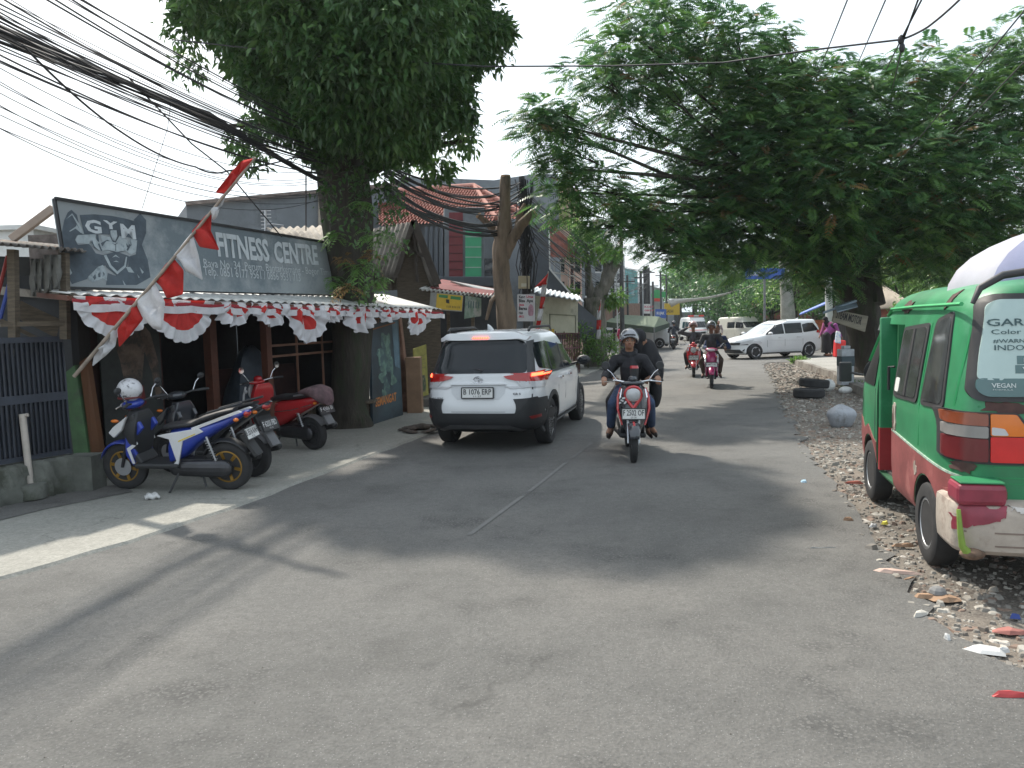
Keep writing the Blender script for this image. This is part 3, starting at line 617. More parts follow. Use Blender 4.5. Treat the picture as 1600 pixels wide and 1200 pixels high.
for i in range(4): yb.text('~ ~~ ~ ~~',.2,.55+.08*i,.05,.42,BLACKP,t,bold=.01)
# bench, dirt pile
bn=thing('bench','dark wooden bench in the shade beside the red scooter','bench',tuple(gnd(545,668).xy)+(.03,))
c=gnd(540,668); m=MB(); m.box(c.x-.75,c.x+.55,c.y-.15,c.y+.25,.43,.48); m.build('seat',WOOD,bn,world=True,bevel=.01)
for x in (-.6,.4):
    for y in (-.08,.18): m=MB(); m.bar((c.x+x,c.y+y,.03),(c.x+x,c.y+y,.43),.07); m.build('leg',WOOD,bn,world=True)
# ---- left shed, fence ----
sh=thing('shed','dark lean-to shed with a rusty corrugated roof and laundry, left edge','shed',(-6.5,8,0))
m=MB(); f0,f1=at(-160,368,7.0),at(131,392,8.6); corr(m,f0,f1,f0+Vector((-1.4,3,.35)),f1+Vector((-1.4,3,.35)),22,.02,4); m.build('roof',mat('rust_sheet',(.13,.12,.11),.9,var=.4,sc=3,c2=(.2,.13,.09),thr=.6),sh,world=True,smooth=60,solid=.006)
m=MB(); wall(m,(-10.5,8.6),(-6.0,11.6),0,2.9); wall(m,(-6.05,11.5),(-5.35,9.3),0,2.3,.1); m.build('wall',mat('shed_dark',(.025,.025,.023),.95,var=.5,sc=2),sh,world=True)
m=MB(); 
for px,py0,py1,Y in ((100,395,530,8.55),(20,390,530,8.2)): m.bar(at(px,py0,Y),at(px+2,py1,Y),.08)
m.bar(at(0,507,8.1),at(105,505,8.55),.05); m.bar(at(0,500,8.3),at(60,530,8.5),.04); m.build('beam',WOOD,sh,world=True)
m=MB(); q=Quad(at(32,470,8.7),at(95,500,8.9),at(88,528,8.9),at(28,498,8.7)); q.panel(m,.03); o=m.build('plank',WOOD,None); tag(o,'tilted weathered board leaning inside the shed','board')
for i,(px,py,c_,lab) in enumerate(((2,400,(.3,.03,.02),'red pole leaning in the shed'),(14,405,(.02,.05,.25),'blue pole leaning in the shed'))):
    m=MB(); m.tube([at(px+10,py,8.6),at(px-14,py+95,8.4)],.02,8); tag(m.build('pole',mat('pole%d'%i,c_,.5),None,smooth=60),lab,'pole')
for i,(x0,x1,y0,y1,lab) in enumerate(((48,66,404,463,'pale trousers hanging under the shed roof, left pair'),(68,95,398,458,'pale trousers hanging under the shed roof, right pair'))):
    m=MB(); Y=8.4; 
    for a,b in ((x0,(x0+x1)/2),((x0+x1)/2,x1)):
        rows=[[at(a+(b-a)*j/4+ (2 if k>3 else 0)*math.sin(k+j),y0+(y1-y0-(6 if a>x0 else 0))*k/8,Y+.03*math.sin(j*1.5+k*.4)) for j in range(5)] for k in range(9)]; m.sheet(rows)
    tag(m.build('trousers',mat('laundry',(.12,.12,.11),.9,var=.2),None,smooth=70,solid=.01),lab,'trousers')
gt=thing('metal_gate','dark navy gate of upright metal strips on a stone footing','gate',(-5.8,8.0,.45))
g0,g1=gnd(-90,812),gnd(112,768); g0=Vector((g0.x,g0.y,0)); g1=Vector((g1.x,g1.y,0)); 
m=MB(); m.bar(g0+Vector((0,0,1.1)),g1+Vector((0,0,1.1)),.02,1.3); m.build('sheet',NAVY,gt,world=True)
m=MB(); n=26; off=(g1-g0).normalized().cross(Vector((0,0,1)))*.025
for i in range(n+1): p=g0.lerp(g1,i/n)+off; m.bar(p+Vector((0,0,.48)),p+Vector((0,0,1.73)),.028,.02,up=(g1-g0))
m.build('slats',mat('navy_slat',(.028,.033,.045),.5,var=.3),gt,world=True)
m=MB()
for z,h in ((.47,.05),(1.1,.09),(1.73,.06)): m.bar(g0+off*1.6+Vector((0,0,z)),g1+off*1.6+Vector((0,0,z)),.03,h)
m.build('rails',mat('navy_rail',(.03,.036,.05),.5,var=.3),gt,world=True)
fw=MB(); a,b=g0+off,g1+off*2; d=(b-a).normalized()
rows=[]
for z,o in ((0,.12),(.12,.14),(.26,.1),(.4,.08),(.43,.0)):
    rows.append([a.lerp(b,j/40)+Vector((0,0,z))+off.normalized()*(o+.03*math.sin(j*1.9+z*20)+.02*math.sin(j*.7)) for j in range(41)])
fw.sheet(rows); rows=[[a.lerp(b,j/40)+Vector((0,0,.43)) for j in range(41)],[a.lerp(b,j/40)+Vector((0,0,.44))-off.normalized()*.2 for j in range(41)]]; fw.sheet(rows); e=g1+off*6
fw.box(e.x-.12,e.x+.2,e.y-.1,e.y+.2,0,.42)
tag(fw.build('fence_wall',STONEW,None,smooth=60),'low mossy grey stone wall under the navy gate','wall')
ps2=thing('parking_post','peeling white pipe set in a bucket of concrete, by the stone wall','post',tuple(gnd(50,785))) ; c=gnd(50,785)
m=MB(); m.lathe([(.12,0),(.155,.02),(.16,.12),(.15,.17),(.12,.18)],(c.x,c.y,.03),n=20); m.build('concrete_base',STONEW,ps2,world=True,smooth=50)
m=MB(); m.tube([(c.x,c.y,.15),(c.x-.03,c.y,.95)],.034,12); m.tube([(c.x-.03,c.y,.93),(c.x+.03,c.y,.94)],.02,8); m.build('pipe',mat('peeling_white',(.4,.36,.32),.8,sc=5,c2=(.12,.06,.035),thr=.6),ps2,world=True,smooth=50)
# roof truss, stub wall behind sign
m=MB(); m.bar(at(18,374,9.5),at(84,325,9.6),.09,.09); tag(m.build('roof_beam',mat('pale_timber',(.34,.27,.22),.9,sc=4),None,bevel=.01),'pale slanting timber behind the left end of the gym sign','beam')
m=MB(); a=at(68,372,11); m.box(a.x-.22,a.x+.25,a.y,a.y+.3,1.6,3.2); tag(m.build('brick_stub',mat('stub',(.12,.1,.09),.95,var=.5,sc=6,bump=.8,bsc=20),None),'crumbling brick stub behind the left end of the gym sign','wall')
m=MB(); a=at(-60,362,14); b=at(52,360,14); m.box(a.x,b.x,14,17,0,a.z); m.box(a.x,b.x+.1,13.9,17,a.z,a.z+.08); tag(m.build('white_house',WHITEP,None),'low white house wall seen over the shed roof','house')
# ---------------- foliage ----------------
def np_mesh(name,v,f,mats,parent=None,mi=None,world=True):
    """v (n,3), f (m,4)"""
    me=bpy.data.meshes.new(name); v=np.asarray(v,'f'); f=np.asarray(f,'i')
    if parent is not None and world:
        root=parent
        while root.parent: root=root.parent
        M=np.array(inv(root)); v=(v@M[:3,:3].T+M[:3,3]).astype('f')
    me.vertices.add(len(v)); me.vertices.foreach_set('co',v.ravel()); k=f.shape[1]
    me.loops.add(f.size); me.loops.foreach_set('vertex_index',f.ravel()); me.polygons.add(len(f)); me.polygons.foreach_set('loop_start',np.arange(0,f.size,k,dtype='i'))
    for m in mats: me.materials.append(m)
    if mi is not None: me.polygons.foreach_set('material_index',np.asarray(mi,'i'))
    me.update(calc_edges=True); o=bpy.data.objects.new(name,me); COL.objects.link(o)
    if parent is not None: o.parent=parent
    return o
def frames(d,roll=None):
    d=d/np.linalg.norm(d,axis=1,keepdims=True); up=np.tile([0,0,1.],(len(d),1)); x=np.cross(d,up); n=np.linalg.norm(x,axis=1,keepdims=True); x=np.where(n<1e-3,[[1,0,0]],x/np.maximum(n,1e-6)); y=np.cross(x,d)
    if roll is not None:
        c,s=np.cos(roll)[:,None],np.sin(roll)[:,None]; x,y=x*c+y*s,-x*s+y*c
    return d,x,y
def leaves(base,d,L,W,roll,fold=.35,droop=.25):
    """folded pointed leaves: 6 vertices, 2 quads each"""
    d,x,y=frames(d,roll); L=L[:,None];W=W[:,None]; n=len(d)
    p0=base; p1=base+d*L*.45-y*L*droop*.2; p2=base+d*L-y*L*droop
    a=p1+x*W*.5+y*W*fold*.5; b=p1-x*W*.5+y*W*fold*.5
    v=np.stack([p0,a,p2,b,p1],1).reshape(-1,3); i=np.arange(n)[:,None]*5
    f=np.concatenate([i+[0,1,2,4],i+[0,4,2,3]],1).reshape(-1,4); return v,f
def rnd_dir(n,zs=1,zb=0):
    d=RS.normal(size=(n,3)); d[:,2]=d[:,2]*zs+zb; return d/np.linalg.norm(d,axis=1,keepdims=True)
def fronds(base,d,L,npair=8,lw=.16,droop=.5,ww=.3):
    """feathery compound leaves: rachis plus npair pairs of leaflets; returns quads"""
    d,x,y=frames(d,RS.uniform(-.5,.5,len(d))); L=L[:,None]; V=[];n=len(d)
    def pos(t): return base+d*L*t-np.array([0,0,1.])*L*droop*t*t
    for k in range(npair):
        t=.18+.8*k/(npair-1); p=pos(t); l=L*ww*math.sin(math.pi*(.22+.68*t))*RS.uniform(.8,1.15,(n,1)); tang=(pos(t+.02)-p); tang/=np.linalg.norm(tang,axis=1,keepdims=True)
        for sgn in (1,-1):
            e=x*sgn*.86+tang*.5-np.array([0,0,1.])*.22; e/=np.linalg.norm(e,axis=1,keepdims=True); q=p+e*l; w=tang*l*lw
            m=p+e*l*.5
            V.append(np.stack([p,m+w,q,m-w],1))
    e=pos(.98); V.append(np.stack([pos(0.)-x*.004,pos(0.)+x*.004,e+x*.002,e-x*.002],1))
    V=np.stack(V,1).reshape(-1,3); F=np.arange(len(V)).reshape(-1,4); return V,F,2*npair+1
def leafmat(name,c,c2,r=.5,sc=1.2,tr=.35,third=None):
    M=mat(name,c,r,var=.35,sc=sc,c2=c2,thr=.52,trans=tr,spec=.4)
    return M
LG1=leafmat('leaf_dark',(.05,.115,.035),(.075,.155,.045),.36,tr=.3)
LG2=leafmat('leaf_mid',(.075,.15,.04),(.11,.2,.055),.4)
LF1=leafmat('frond_dark',(.048,.13,.045),(.075,.175,.055),.42,tr=.42)
LF2=leafmat('frond_mid',(.105,.22,.058),(.155,.29,.075),.42,tr=.45)
LF3=leafmat('frond_dry',(.2,.12,.05),(.28,.17,.06),.7,tr=.3)
LY=leafmat('leaf_bright',(.14,.26,.05),(.22,.34,.07),.5,tr=.45)
BARK=mat('bark',(.036,.031,.024),.95,sc=3,var=.4,bump=1,bsc=12,stretch=(3,3,.6),c2=(.028,.035,.018))
BARK2=mat('bark_brown',(.17,.125,.09),.95,sc=3,var=.35,bump=1,bsc=10,stretch=(3,3,.5),c2=(.1,.075,.055))
BARKG=mat('bark_grey',(.13,.12,.1),.95,sc=3,var=.4,bump=1,bsc=12,stretch=(3,3,.6),c2=(.06,.07,.04))
CUTW=mat('cut_wood',(.4,.26,.16),.9,sc=12,var=.2)
def shell_pts(c,r,n,inner=.55):
    """points in an ellipsoid, denser towards its surface"""
    d=rnd_dir(n); k=(inner**3+(1-inner**3)*RS.random(n))**(1/3); return np.array(c)+d*k[:,None]*np.array(r),d
def trunkmesh(mb,pts,rad,n=14,jit=.08,seed=1):
    """gnarled trunk: tube with lumpy rings"""
    rr=random.Random(seed); P=[Vector(p) for p in pts]; out=[];rd=[]
    for i in range(len(P)-1):
        m=6
        for j in range(m):
            t=j/m; out.append(P[i].lerp(P[i+1],t)); rd.append(rad[i]*(1-t)+rad[i+1]*t)
    out.append(P[-1]); rd.append(rad[-1]); b=len(mb.v); mb.tube(out,rd,n)
    ph=[rr.uniform(0,6) for _ in range(4)]
    for i,c in enumerate(out):
        for k in range(n):
            p=Vector(mb.v[b+i*n+k]); q=p-c; a=2*math.pi*k/n; f=1+jit*(math.sin(3*a+ph[0]+i*.35)+.6*math.sin(5*a+ph[1]-i*.6)+.5*math.sin(2*a+i*1.3+ph[2]))+rr.uniform(-.4,.4)*jit
            mb.v[b+i*n+k]=tuple(c+q*f)
# ---- big dark tree on the left ----
tb=at(553,470,13.55); TX,TY=tb.x,13.55
lt=thing('broadleaf_tree','huge dense dark green tree with ferns on its trunk, growing through the gym awning','tree',(TX,TY,0))
m=MB(); trunkmesh(m,[(TX-.16,TY,-.1),(TX-.15,TY,.45),(TX-.02,TY,2.4),(TX-.08,TY,4.2),(TX-.1,TY+.1,5.2),(TX,TY+.2,7.2),(TX+.2,TY+.2,8.8)],[.46,.32,.36,.45,.45,.33,.1],18,.07,4)
m.build('trunk',BARK,lt,world=True,smooth=60)
m=MB(); rr=random.Random(9)
for i in range(16):
    a=i*.97; z=4.3+i*.26; l=rr.uniform(1.6,2.5); s=Vector((TX,TY+.1,z)); e=s+Vector((math.cos(a)*l,math.sin(a)*l,rr.uniform(.3,1.3)))
    md=s.lerp(e,.5)+Vector((0,0,.15)); trunkmesh(m,[s,md,e],[.13,.08,.03],8,.06,i)
m.build('branch',BARK,lt,world=True,smooth=60)
cl=[((TX,TY+.2,7.3),(1.75,1.8,1.7),5000)]
for px,py,Y,r in ((345,15,12.4,.6),(430,115,12.2,.65),(475,185,12.4,.5),(390,85,12.6,.5),(500,228,12.6,.38),(560,110,11.3,.95),(600,200,12,.55),(665,108,12,.65),(705,162,12.4,.42),(715,55,12.6,.65),(765,44,12.8,.33),(690,15,12.2,.75),(620,40,11,1.0),(480,30,11.2,.9),(325,-30,12.8,.6),(720,-40,13,.7),(545,165,11.6,.7),(640,160,12,.65),(662,214,12.6,.3),(450,150,12,.45),(400,50,12,.6),(780,40,13,.2),(600,235,12.6,.33),(420,-40,11.5,.9),(690,-60,12,.9),(710,112,13.4,.45),(560,-80,11.3,1.1),(305,30,13,.25),(520,180,11.9,.6),(310,-5,12.8,.35),(365,52,12.6,.3),(790,50,13,.13),(652,240,12.6,.16),(735,92,13,.25),(405,135,12.6,.25),(442,192,12.6,.2),(725,185,12.6,.16),(285,10,12.8,.16),(660,262,12.6,.09),(750,70,12.9,.2),(640,120,11.6,.5),(520,90,11.0,.6),(600,120,11,.5)):
    c=at(px,py,Y); cl.append((tuple(c),(r,r*1.1,r*.8),int(900*r*r+170*r+20)))
rr_=random.Random(77)
for i in range(70):
    a=rr_.uniform(0,6.28); z=rr_.uniform(4.6,9.2); rad=(1.9 if z<6 else 2.6 if z<8 else 2.0)*rr_.uniform(.85,1.05); cl.append(((TX+math.cos(a)*rad,TY+.2+math.sin(a)*rad,z),(.32,.32,.26),60))
B=[];D=[]
for c,r,n in cl:
    p,d=shell_pts(c,r,n,.45); B.append(p); D.append(d)
B=np.concatenate(B);D=np.concatenate(D)
keep=B[:,2]>4.15+.25*np.abs(np.sin(B[:,0]*3.1)); B=B[keep];D=D[keep]
# rosettes of leaves at each twig end
k=3; B=np.repeat(B,k,0)+RS.normal(0,.035,(len(B)*k,3)); D=np.repeat(D,k,0); n=len(B)
dd=D*.5+RS.normal(0,.75,(n,3)); dd[:,2]-=.35
v,f=leaves(B,dd,RS.uniform(.11,.2,n),RS.uniform(.045,.075,n),RS.uniform(-.9,.9,n))
np_mesh('crown',v,f,[LG1,LG2],lt,mi=np.repeat((RS.random(n)<.34).astype('i'),2))
# ferns and climbers on its trunk
def fern_group(cx,items):
    for px,py,Y,n,L,dry,lab in items:
        c=at(px,py,Y); t=thing('fern',lab,'fern',tuple(c),0,group='ferns growing on the big trunk')
        d=rnd_dir(n); d[:,1]=-abs(d[:,1])*.8; d[:,2]=d[:,2]*.6+.25; v,f,q=fronds(np.tile(np.array(c),(n,1))+RS.normal(0,.03,(n,3)),d,RS.uniform(.6,1.1,n)*L,7,.2,.7,.33)
        np_mesh('frond',v,f,[LF3 if dry else LF2],t)
fern_group(0,[(560,415,12.9,16,.42,0,'green fern in the middle of the trunk beside the large knot'),(535,405,13.0,10,.3,1,'orange dried fern left of the trunk knot'),(585,400,13.0,9,.3,1,'orange dried fern right of the trunk knot'),
 (525,370,13.0,12,.35,0,'green fern at left edge of the trunk above the sign end'),(600,370,12.6,14,.4,0,'green fern hanging at the right edge of the trunk'),(522,440,13.0,12,.35,0,'yellow green fern low on the trunk by the awning'),
 (566,320,12.4,12,.38,0,'fern high on the trunk below the cables'),(545,450,12.4,12,.35,1,'brown withered fern just above the awning'),(590,440,13.0,12,.4,0,'fern on the right of the trunk just above the awning'),(575,365,12.9,10,.32,0,'small fern above the knot on the big trunk')])
t=tag(MB().build('climber',LG2),'leafy climber wrapping the big trunk under the cables','climber') if 0 else None
vb=[];rr=random.Random(4)
for px,py,s,n in ((510,300,.25,90),(500,240,.3,110),(600,265,.35,130),(612,300,.3,120),(618,330,.25,80),(560,290,.4,160),(540,250,.4,160),(520,330,.25,90),(600,400,.25,60),(575,270,.4,160),(555,340,.4,120),(595,345,.3,100),(570,450,.35,120),(600,300,.4,160),(622,385,.22,50)):
    c=np.array(at(px,py,12.5)); vb.append(c+RS.normal(0,s*.42,(n//2,3))*[1,.5,1.2])
vb=np.concatenate(vb); n=len(vb); d=rnd_dir(n,1,-.4); d[:,1]=-abs(d[:,1]); v,f=leaves(vb,d,RS.uniform(.07,.14,n),RS.uniform(.035,.07,n),RS.uniform(-1,1,n))
o=np_mesh('climber',v,f,[LG1,LG2],None,mi=np.repeat((RS.random(n)<.4).astype('i'),2)); tag(o,'leafy climber clinging to the big trunk around the cable bundle','climber')
# ---- feathery tree on the right ----
tc=at(1352,560,20.3); RX,RY=tc.x,20.3
rt=thing('feathery_tree','wide spreading feathery tree with a dark trunk carrying a wooden board, on the right pavement','tree',(RX,RY,.1))
m=MB(); fork=Vector((RX-.35,RY,2.6)); trunkmesh(m,[(RX+.25,RY,.0),(RX+.1,RY,.8),(RX-.1,RY,1.8),fork,(RX-.5,RY+.1,3.4)],[.5,.42,.42,.5,.3],16,.1,3)
trunkmesh(m,[(RX+.1,RY,2.0),(RX+.1,RY+.2,3.2),(RX+.5,RY+.3,4.6)],[.4,.3,.18],12,.1,5)
m.build('trunk',BARK,rt,world=True,smooth=60)
RC=[ # px,py,Y,rx,rz,count  (real clumps of the crown)
 (860,195,15.5,.75,.5,70),(900,240,15.8,.7,.45,60),(885,300,16,.7,.35,60),(930,285,16,.6,.4,60),(960,310,16.5,.5,.35,40),(870,170,15.2,.5,.3,40),(840,185,15.2,.35,.3,30),
 (900,330,16.3,.5,.3,32),(945,352,16.6,.45,.3,32),(990,338,16.8,.5,.3,34),(1022,392,17.2,.5,.3,34),(1066,404,17.6,.5,.3,36),(870,262,15.8,.5,.3,30),(945,130,16,.9,.6,90),(1000,60,17,1.2,.9,170),(1050,20,17.5,1.1,.8,140),(1000,110,16.5,1.1,.7,150),(1090,90,17.5,1.3,.9,180),(1150,60,18,1.0,.7,120),(1180,110,18.5,1.2,.8,170),(1100,170,17.8,1.3,.9,200),(1040,240,17.2,.6,.5,60),(1180,200,18,1.6,1.0,260),(1120,260,18,1.1,.8,160),
 (1060,330,17.8,.9,.6,120),(1010,320,17,.7,.5,80),(980,360,16.8,.5,.4,45),(1100,330,18.2,1.2,.8,190),(1050,360,17.5,.7,.35,70),(1160,330,18,1.4,.9,230),(1200,260,17.5,1.5,1.1,260),(1130,390,18.6,1.0,.5,120),(1200,400,19,1.3,.6,180),
 (1270,150,18,1.4,.8,220),(1250,230,17.5,1.6,1,260),(1330,180,18,1.5,.8,240),(1300,280,17.4,1.7,1.1,320),(1290,350,18,1.5,.8,240),(1260,420,19.3,1.1,.5,130),(1320,430,19.5,1.0,.5,110),(1400,150,18.2,1.2,.8,170),(1440,110,18.4,.9,.6,90),(1500,190,18.5,1.5,.9,240),(1400,260,17.4,1.7,1.1,320),
 (1540,110,19,1.1,.7,120),(1580,70,19.2,.8,.6,70),(1590,160,18.5,1.3,.9,180),(1480,300,17.5,1.7,1.0,300),(1560,270,17.8,1.6,1.1,280),(1400,360,18,1.5,.7,220),(1480,380,18.3,1.5,.6,200),(1560,370,18.3,1.6,.7,220),(1640,250,18,1.8,1.3,260),(1650,120,18.5,1.6,1,180),(1700,350,18.5,1.6,1,180),(1360,230,20.5,2.0,1.5,260),(1240,180,20.5,1.8,1.3,240),(1500,250,21,2,1.4,240),(1130,150,20,1.6,1.2,200),(1180,300,21,1.6,1.2,220),(1330,330,21.5,1.8,1.2,240),(1450,330,22,1.8,1.2,200),(980,185,17,.8,.5,80),(1200,140,17.6,.8,.6,80),(1225,60,18,.35,.3,16),(1270,95,18,.4,.3,18),(1320,130,18,.4,.4,20),(1450,420,19.5,1.0,.45,70),(1400,120,18.4,.5,.5,26)]
B=[];D=[]; m=MB(); m2=MB(); rr=random.Random(2)
for i,(px,py,Y,rx,rz,n) in enumerate(RC):
    c=np.array(at(px,py,Y)); n=int(n*(.8 if i<22 or px<1065 else .98)); p,d=shell_pts(c,(rx,rx,rz),n,.35); B.append(p); D.append(d)
    e=Vector(c.tolist()); s=fork if px<1330 else Vector((RX+.2,RY+.25,3.3)); md=s.lerp(e,.5)+Vector((rr.uniform(-.6,.6),rr.uniform(-.6,.6),.2+rr.random()*.9))
    q1=s.lerp(md,.5)+Vector((rr.uniform(-.25,.25),0,.3)); r0=.09 if i%3 else .15
    if i%2==0: trunkmesh(m,[s,q1,md,e],[r0,r0*.7,r0*.45,.015],7,.05,i)
    else: md=e.lerp(s,.18)
    for j in range(7):
        a=rr.randrange(len(p)); q=Vector(p[a].tolist()); m2.tube([md.lerp(e,.5+.07*j),e.lerp(q,.4),q],[.012,.009,.004],5)
m.build('branch',BARK,rt,world=True,smooth=60); m2.build('twig',BARK,rt,world=True)['kind']='stuff'
B=np.concatenate(B);D=np.concatenate(D); sx_=800+1200*B[:,0]/B[:,1]; sz_=1.75+(488-400)/1200*B[:,1]; ok=(B[:,2]>2.3+.35*np.sin(B[:,0]*2.3))&~((sx_>1168)&(sx_<1222)&(B[:,2]<sz_+.25*np.sin(B[:,0]*5))); B=B[ok];D=D[ok]; k=2; B=np.repeat(B,k,0)+RS.normal(0,.09,(len(B)*k,3)); D=np.repeat(D,k,0); n=len(B)
d=D*[1,1,.35]*.7+RS.normal(0,.6,(n,3))*[1,1,.3]; d[:,2]+=.12
v,f,q=fronds(B,d,RS.uniform(.34,.58,n),9,.17,.45,.33)
mi=np.where(RS.random(n)<.02,2,(RS.random(n)<.42)).astype('i')
np_mesh('crown',v,f,[LF1,LF2,LF3],rt,mi=np.repeat(mi,q))
# ---- generic trees further off ----
def tree(px,py,Y,base_px,base_py,r,n,name,label,mats,L=.28,clumps=9,seed=0,trunk_r=.14,group=None,rz=.8,h0=0,sprd=1):
    rr=random.Random(seed); c=at(px,py,Y); b=at(base_px,base_py,Y); t=thing(name,label,'tree',(b.x,b.y,0),group=group)
    m=MB(); s=Vector((b.x,b.y,-.05)); k=s.lerp(Vector((c.x,c.y,c.z-r*rz*.5)),1); trunkmesh(m,[s,s.lerp(k,.5)+Vector((rr.uniform(-.1,.1),0,0)),k],[trunk_r*1.3,trunk_r,trunk_r*.7],9,.08,seed)
    B=[];D=[]
    for i in range(clumps):
        d=rnd_dir(1)[0]; cc=np.array(c)+d*np.array([r,r,r*rz])*.62*sprd; p,q=shell_pts(cc,(r*.5,r*.5,r*.38),n//clumps,.3); B.append(p);D.append(q)
        m.tube([k,k.lerp(Vector(cc.tolist()),.5)+Vector((0,0,.1)),Vector(cc.tolist())],[trunk_r*.5,trunk_r*.3,.02],6)
    m.build('trunk',BARK,t,world=True,smooth=60)
    B=np.concatenate(B);D=np.concatenate(D);nn=len(B); dd=D*.5+RS.normal(0,.7,(nn,3)); v,f=leaves(B,dd,RS.uniform(.7,1.3,nn)*L,RS.uniform(.25,.5,nn)*L,RS.uniform(-1,1,nn))
    np_mesh('crown',v,f,mats,t,mi=np.repeat((RS.random(nn)<.35).astype('i'),2)); return t
G='trees far down the road'
tree(1085,425,95,1088,505,4.6,4200,'street_tree','round green tree at the far end of the road behind the green road sign',[LF1,LF2],.6,12,1,.3,G)
tree(1060,445,120,1064,505,4.5,2600,'street_tree','pale far tree at the end of the road left of the green sign',[LF1,LF2],.7,10,2,.3,G)
tree(1150,440,70,1152,505,4.2,4200,'street_tree','dark tree above the white van',[LF1,LG2],.45,12,3,.25,G)
tree(1120,470,85,1120,505,4.0,3000,'street_tree','dark green tree behind the ambulance roof',[LG1,LF1],.5,12,4,.25,G)
tree(1205,465,55,1206,520,3.0,3600,'street_tree','green tree behind the roof of the white people carrier',[LF1,LF2],.3,10,5,.2,G)
tree(1240,440,46,1243,525,2.4,2600,'street_tree','bright green tree left of the blue awning',[LF2,LY],.26,9,6,.16,G)
tree(1410,450,34,1412,560,2.1,2400,'garden_tree','sunny yellow green tree behind the green minibus',[LY,LF2],.22,9,7,.14)
tree(1480,470,30,1480,560,2.0,2200,'garden_tree','mid green bushy tree above the minibus roof',[LF2,LG2],.22,9,8,.14)
tree(1550,400,36,1550,560,4.0,4200,'garden_tree','tall dark tree behind the minibus umbrella',[LF1,LG2],.3,12,9,.3)
tree(1420,380,42,1420,560,4.2,4200,'garden_tree','dark tree filling the gap right of the feathery tree trunk',[LG1,LF1],.3,12,10,.3)
tree(1300,420,50,1302,540,3.6,3600,'garden_tree','dark tree behind the pale concrete post',[LG1,LF1],.3,12,11,.25)
tree(1215,425,60,1215,520,3.6,3600,'garden_tree','dark tree rising behind the blue hanging sign',[LG1,LF1],.35,12,12,.25)
# ---------------- houses and shops further along on the left ----------------
def blk(mb,L,Rr,Y0,Y1,depth,base=0):
    """solid block whose front top edge runs from pixel L at distance Y0 to pixel Rr at distance Y1"""
    a=at(*L,Y0); b=at(*Rr,Y1); d=(Vector((b.x-a.x,b.y-a.y,0))).normalized(); n=Vector((-d.y,d.x,0))*depth
    v=[(a.x,a.y,base),(b.x,b.y,base),(b.x+n.x,b.y+n.y,base),(a.x+n.x,a.y+n.y,base),tuple(a),tuple(b),(b.x+n.x,b.y+n.y,b.z),(a.x+n.x,a.y+n.y,a.z)]
    return mb.add(v,[(3,2,1,0),(4,5,6,7),(0,1,5,4),(1,2,6,5),(2,3,7,6),(3,0,4,7)])
def pxquad(x0,y0,x1,y1,Ya,Yb=None): 
    Yb=Yb or Ya; return Quad(at(x0,y0,Ya),at(x1,y0,Yb),at(x1,y1,Yb),at(x0,y1,Ya))
# long grey wall building behind sign
t=thing('grey_building','long plain grey rendered wall behind the gym sign','building',tuple(at(290,500,22).xy)+(0,)); m=MB(); blk(m,(291,320),(620,290),22,25,7); m.build('wall',GREYW,t,world=True)
m=MB(); q=pxquad(498,303,514,362,23.6,23.7); q.panel(m,.3); m.build('beige_pier',BEIGE,t,world=True)
m=MB(); a,b=at(290,318,21.9),at(620,288,24.9); m.bar(a,b,.12,.1); m.build('coping',mat('coping',(.2,.16,.14),.9,var=.4),t,world=True)
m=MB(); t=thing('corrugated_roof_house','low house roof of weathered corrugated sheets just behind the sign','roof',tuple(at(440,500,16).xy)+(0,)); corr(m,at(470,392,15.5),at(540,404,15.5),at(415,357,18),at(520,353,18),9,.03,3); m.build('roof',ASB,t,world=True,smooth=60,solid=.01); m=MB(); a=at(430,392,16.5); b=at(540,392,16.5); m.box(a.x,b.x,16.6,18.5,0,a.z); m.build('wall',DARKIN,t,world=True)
t=thing('tv_antenna','thin television antenna standing above the gym sign','antenna',tuple(at(415,372,18))); m=MB(); a,b=at(415,372,18),at(415,328,18); m.tube([a,b],.025,6)
for i in range(6): z=b.z-.02-.08*i; m.tube([(b.x-.12,b.y,z),(b.x+.12,b.y,z)],.008,5)
m.tube([b-Vector((0,0,.3)),b-Vector((-.4,0,.36))],.01,5); m.build('mast',mat('alu',(.5,.5,.52),.4,m=.7),t,world=True)
# gable house
Yg=18.0; t=thing('gable_house','old house with a steep weathered corrugated gable roof behind the big trunk','house',tuple(at(650,560,Yg).xy)+(0,))
pk,e1,e2=at(648,348,Yg),at(620,436,Yg),at(686,447,Yg); bkv=Vector((-1.8,1.6,0)); 
m=MB(); corr(m,e1+Vector((-1.0,.9,-.0))*0+Vector((-.02,-.2,-.05)),e1+bkv,pk+Vector((0,-.2,.0)),pk+bkv,14,.03,4); corr(m,e2+Vector((0,-.2,-.03)),e2+bkv*1.4,pk+Vector((0,-.2,0)),pk+bkv,14,.03,4); m.build('roof',ASB,t,world=True,smooth=60,solid=.012)
m=MB(); m.add([pk,e1,e2,(e2.x,e2.y,0),(e1.x,e1.y,0)],[(0,1,4,3,2)]); m.build('gable_wall',WOOD,t,world=True)
m=MB(); f=Vector((0,-.22,.02)); m.bar(pk+f,e2+f,.05,.16); m.bar(pk+f,e1+f,.05,.1); m.bar(pk.lerp(e1,.5)+f*.6,pk.lerp(e2,.55)+f*.6,.05,.07); m.bar(pk+f*.6,e1.lerp(e2,.5)+f*.6,.05,.06); m.build('bargeboard',mat('dark_wood',(.055,.045,.038),.9,var=.4),t,world=True)
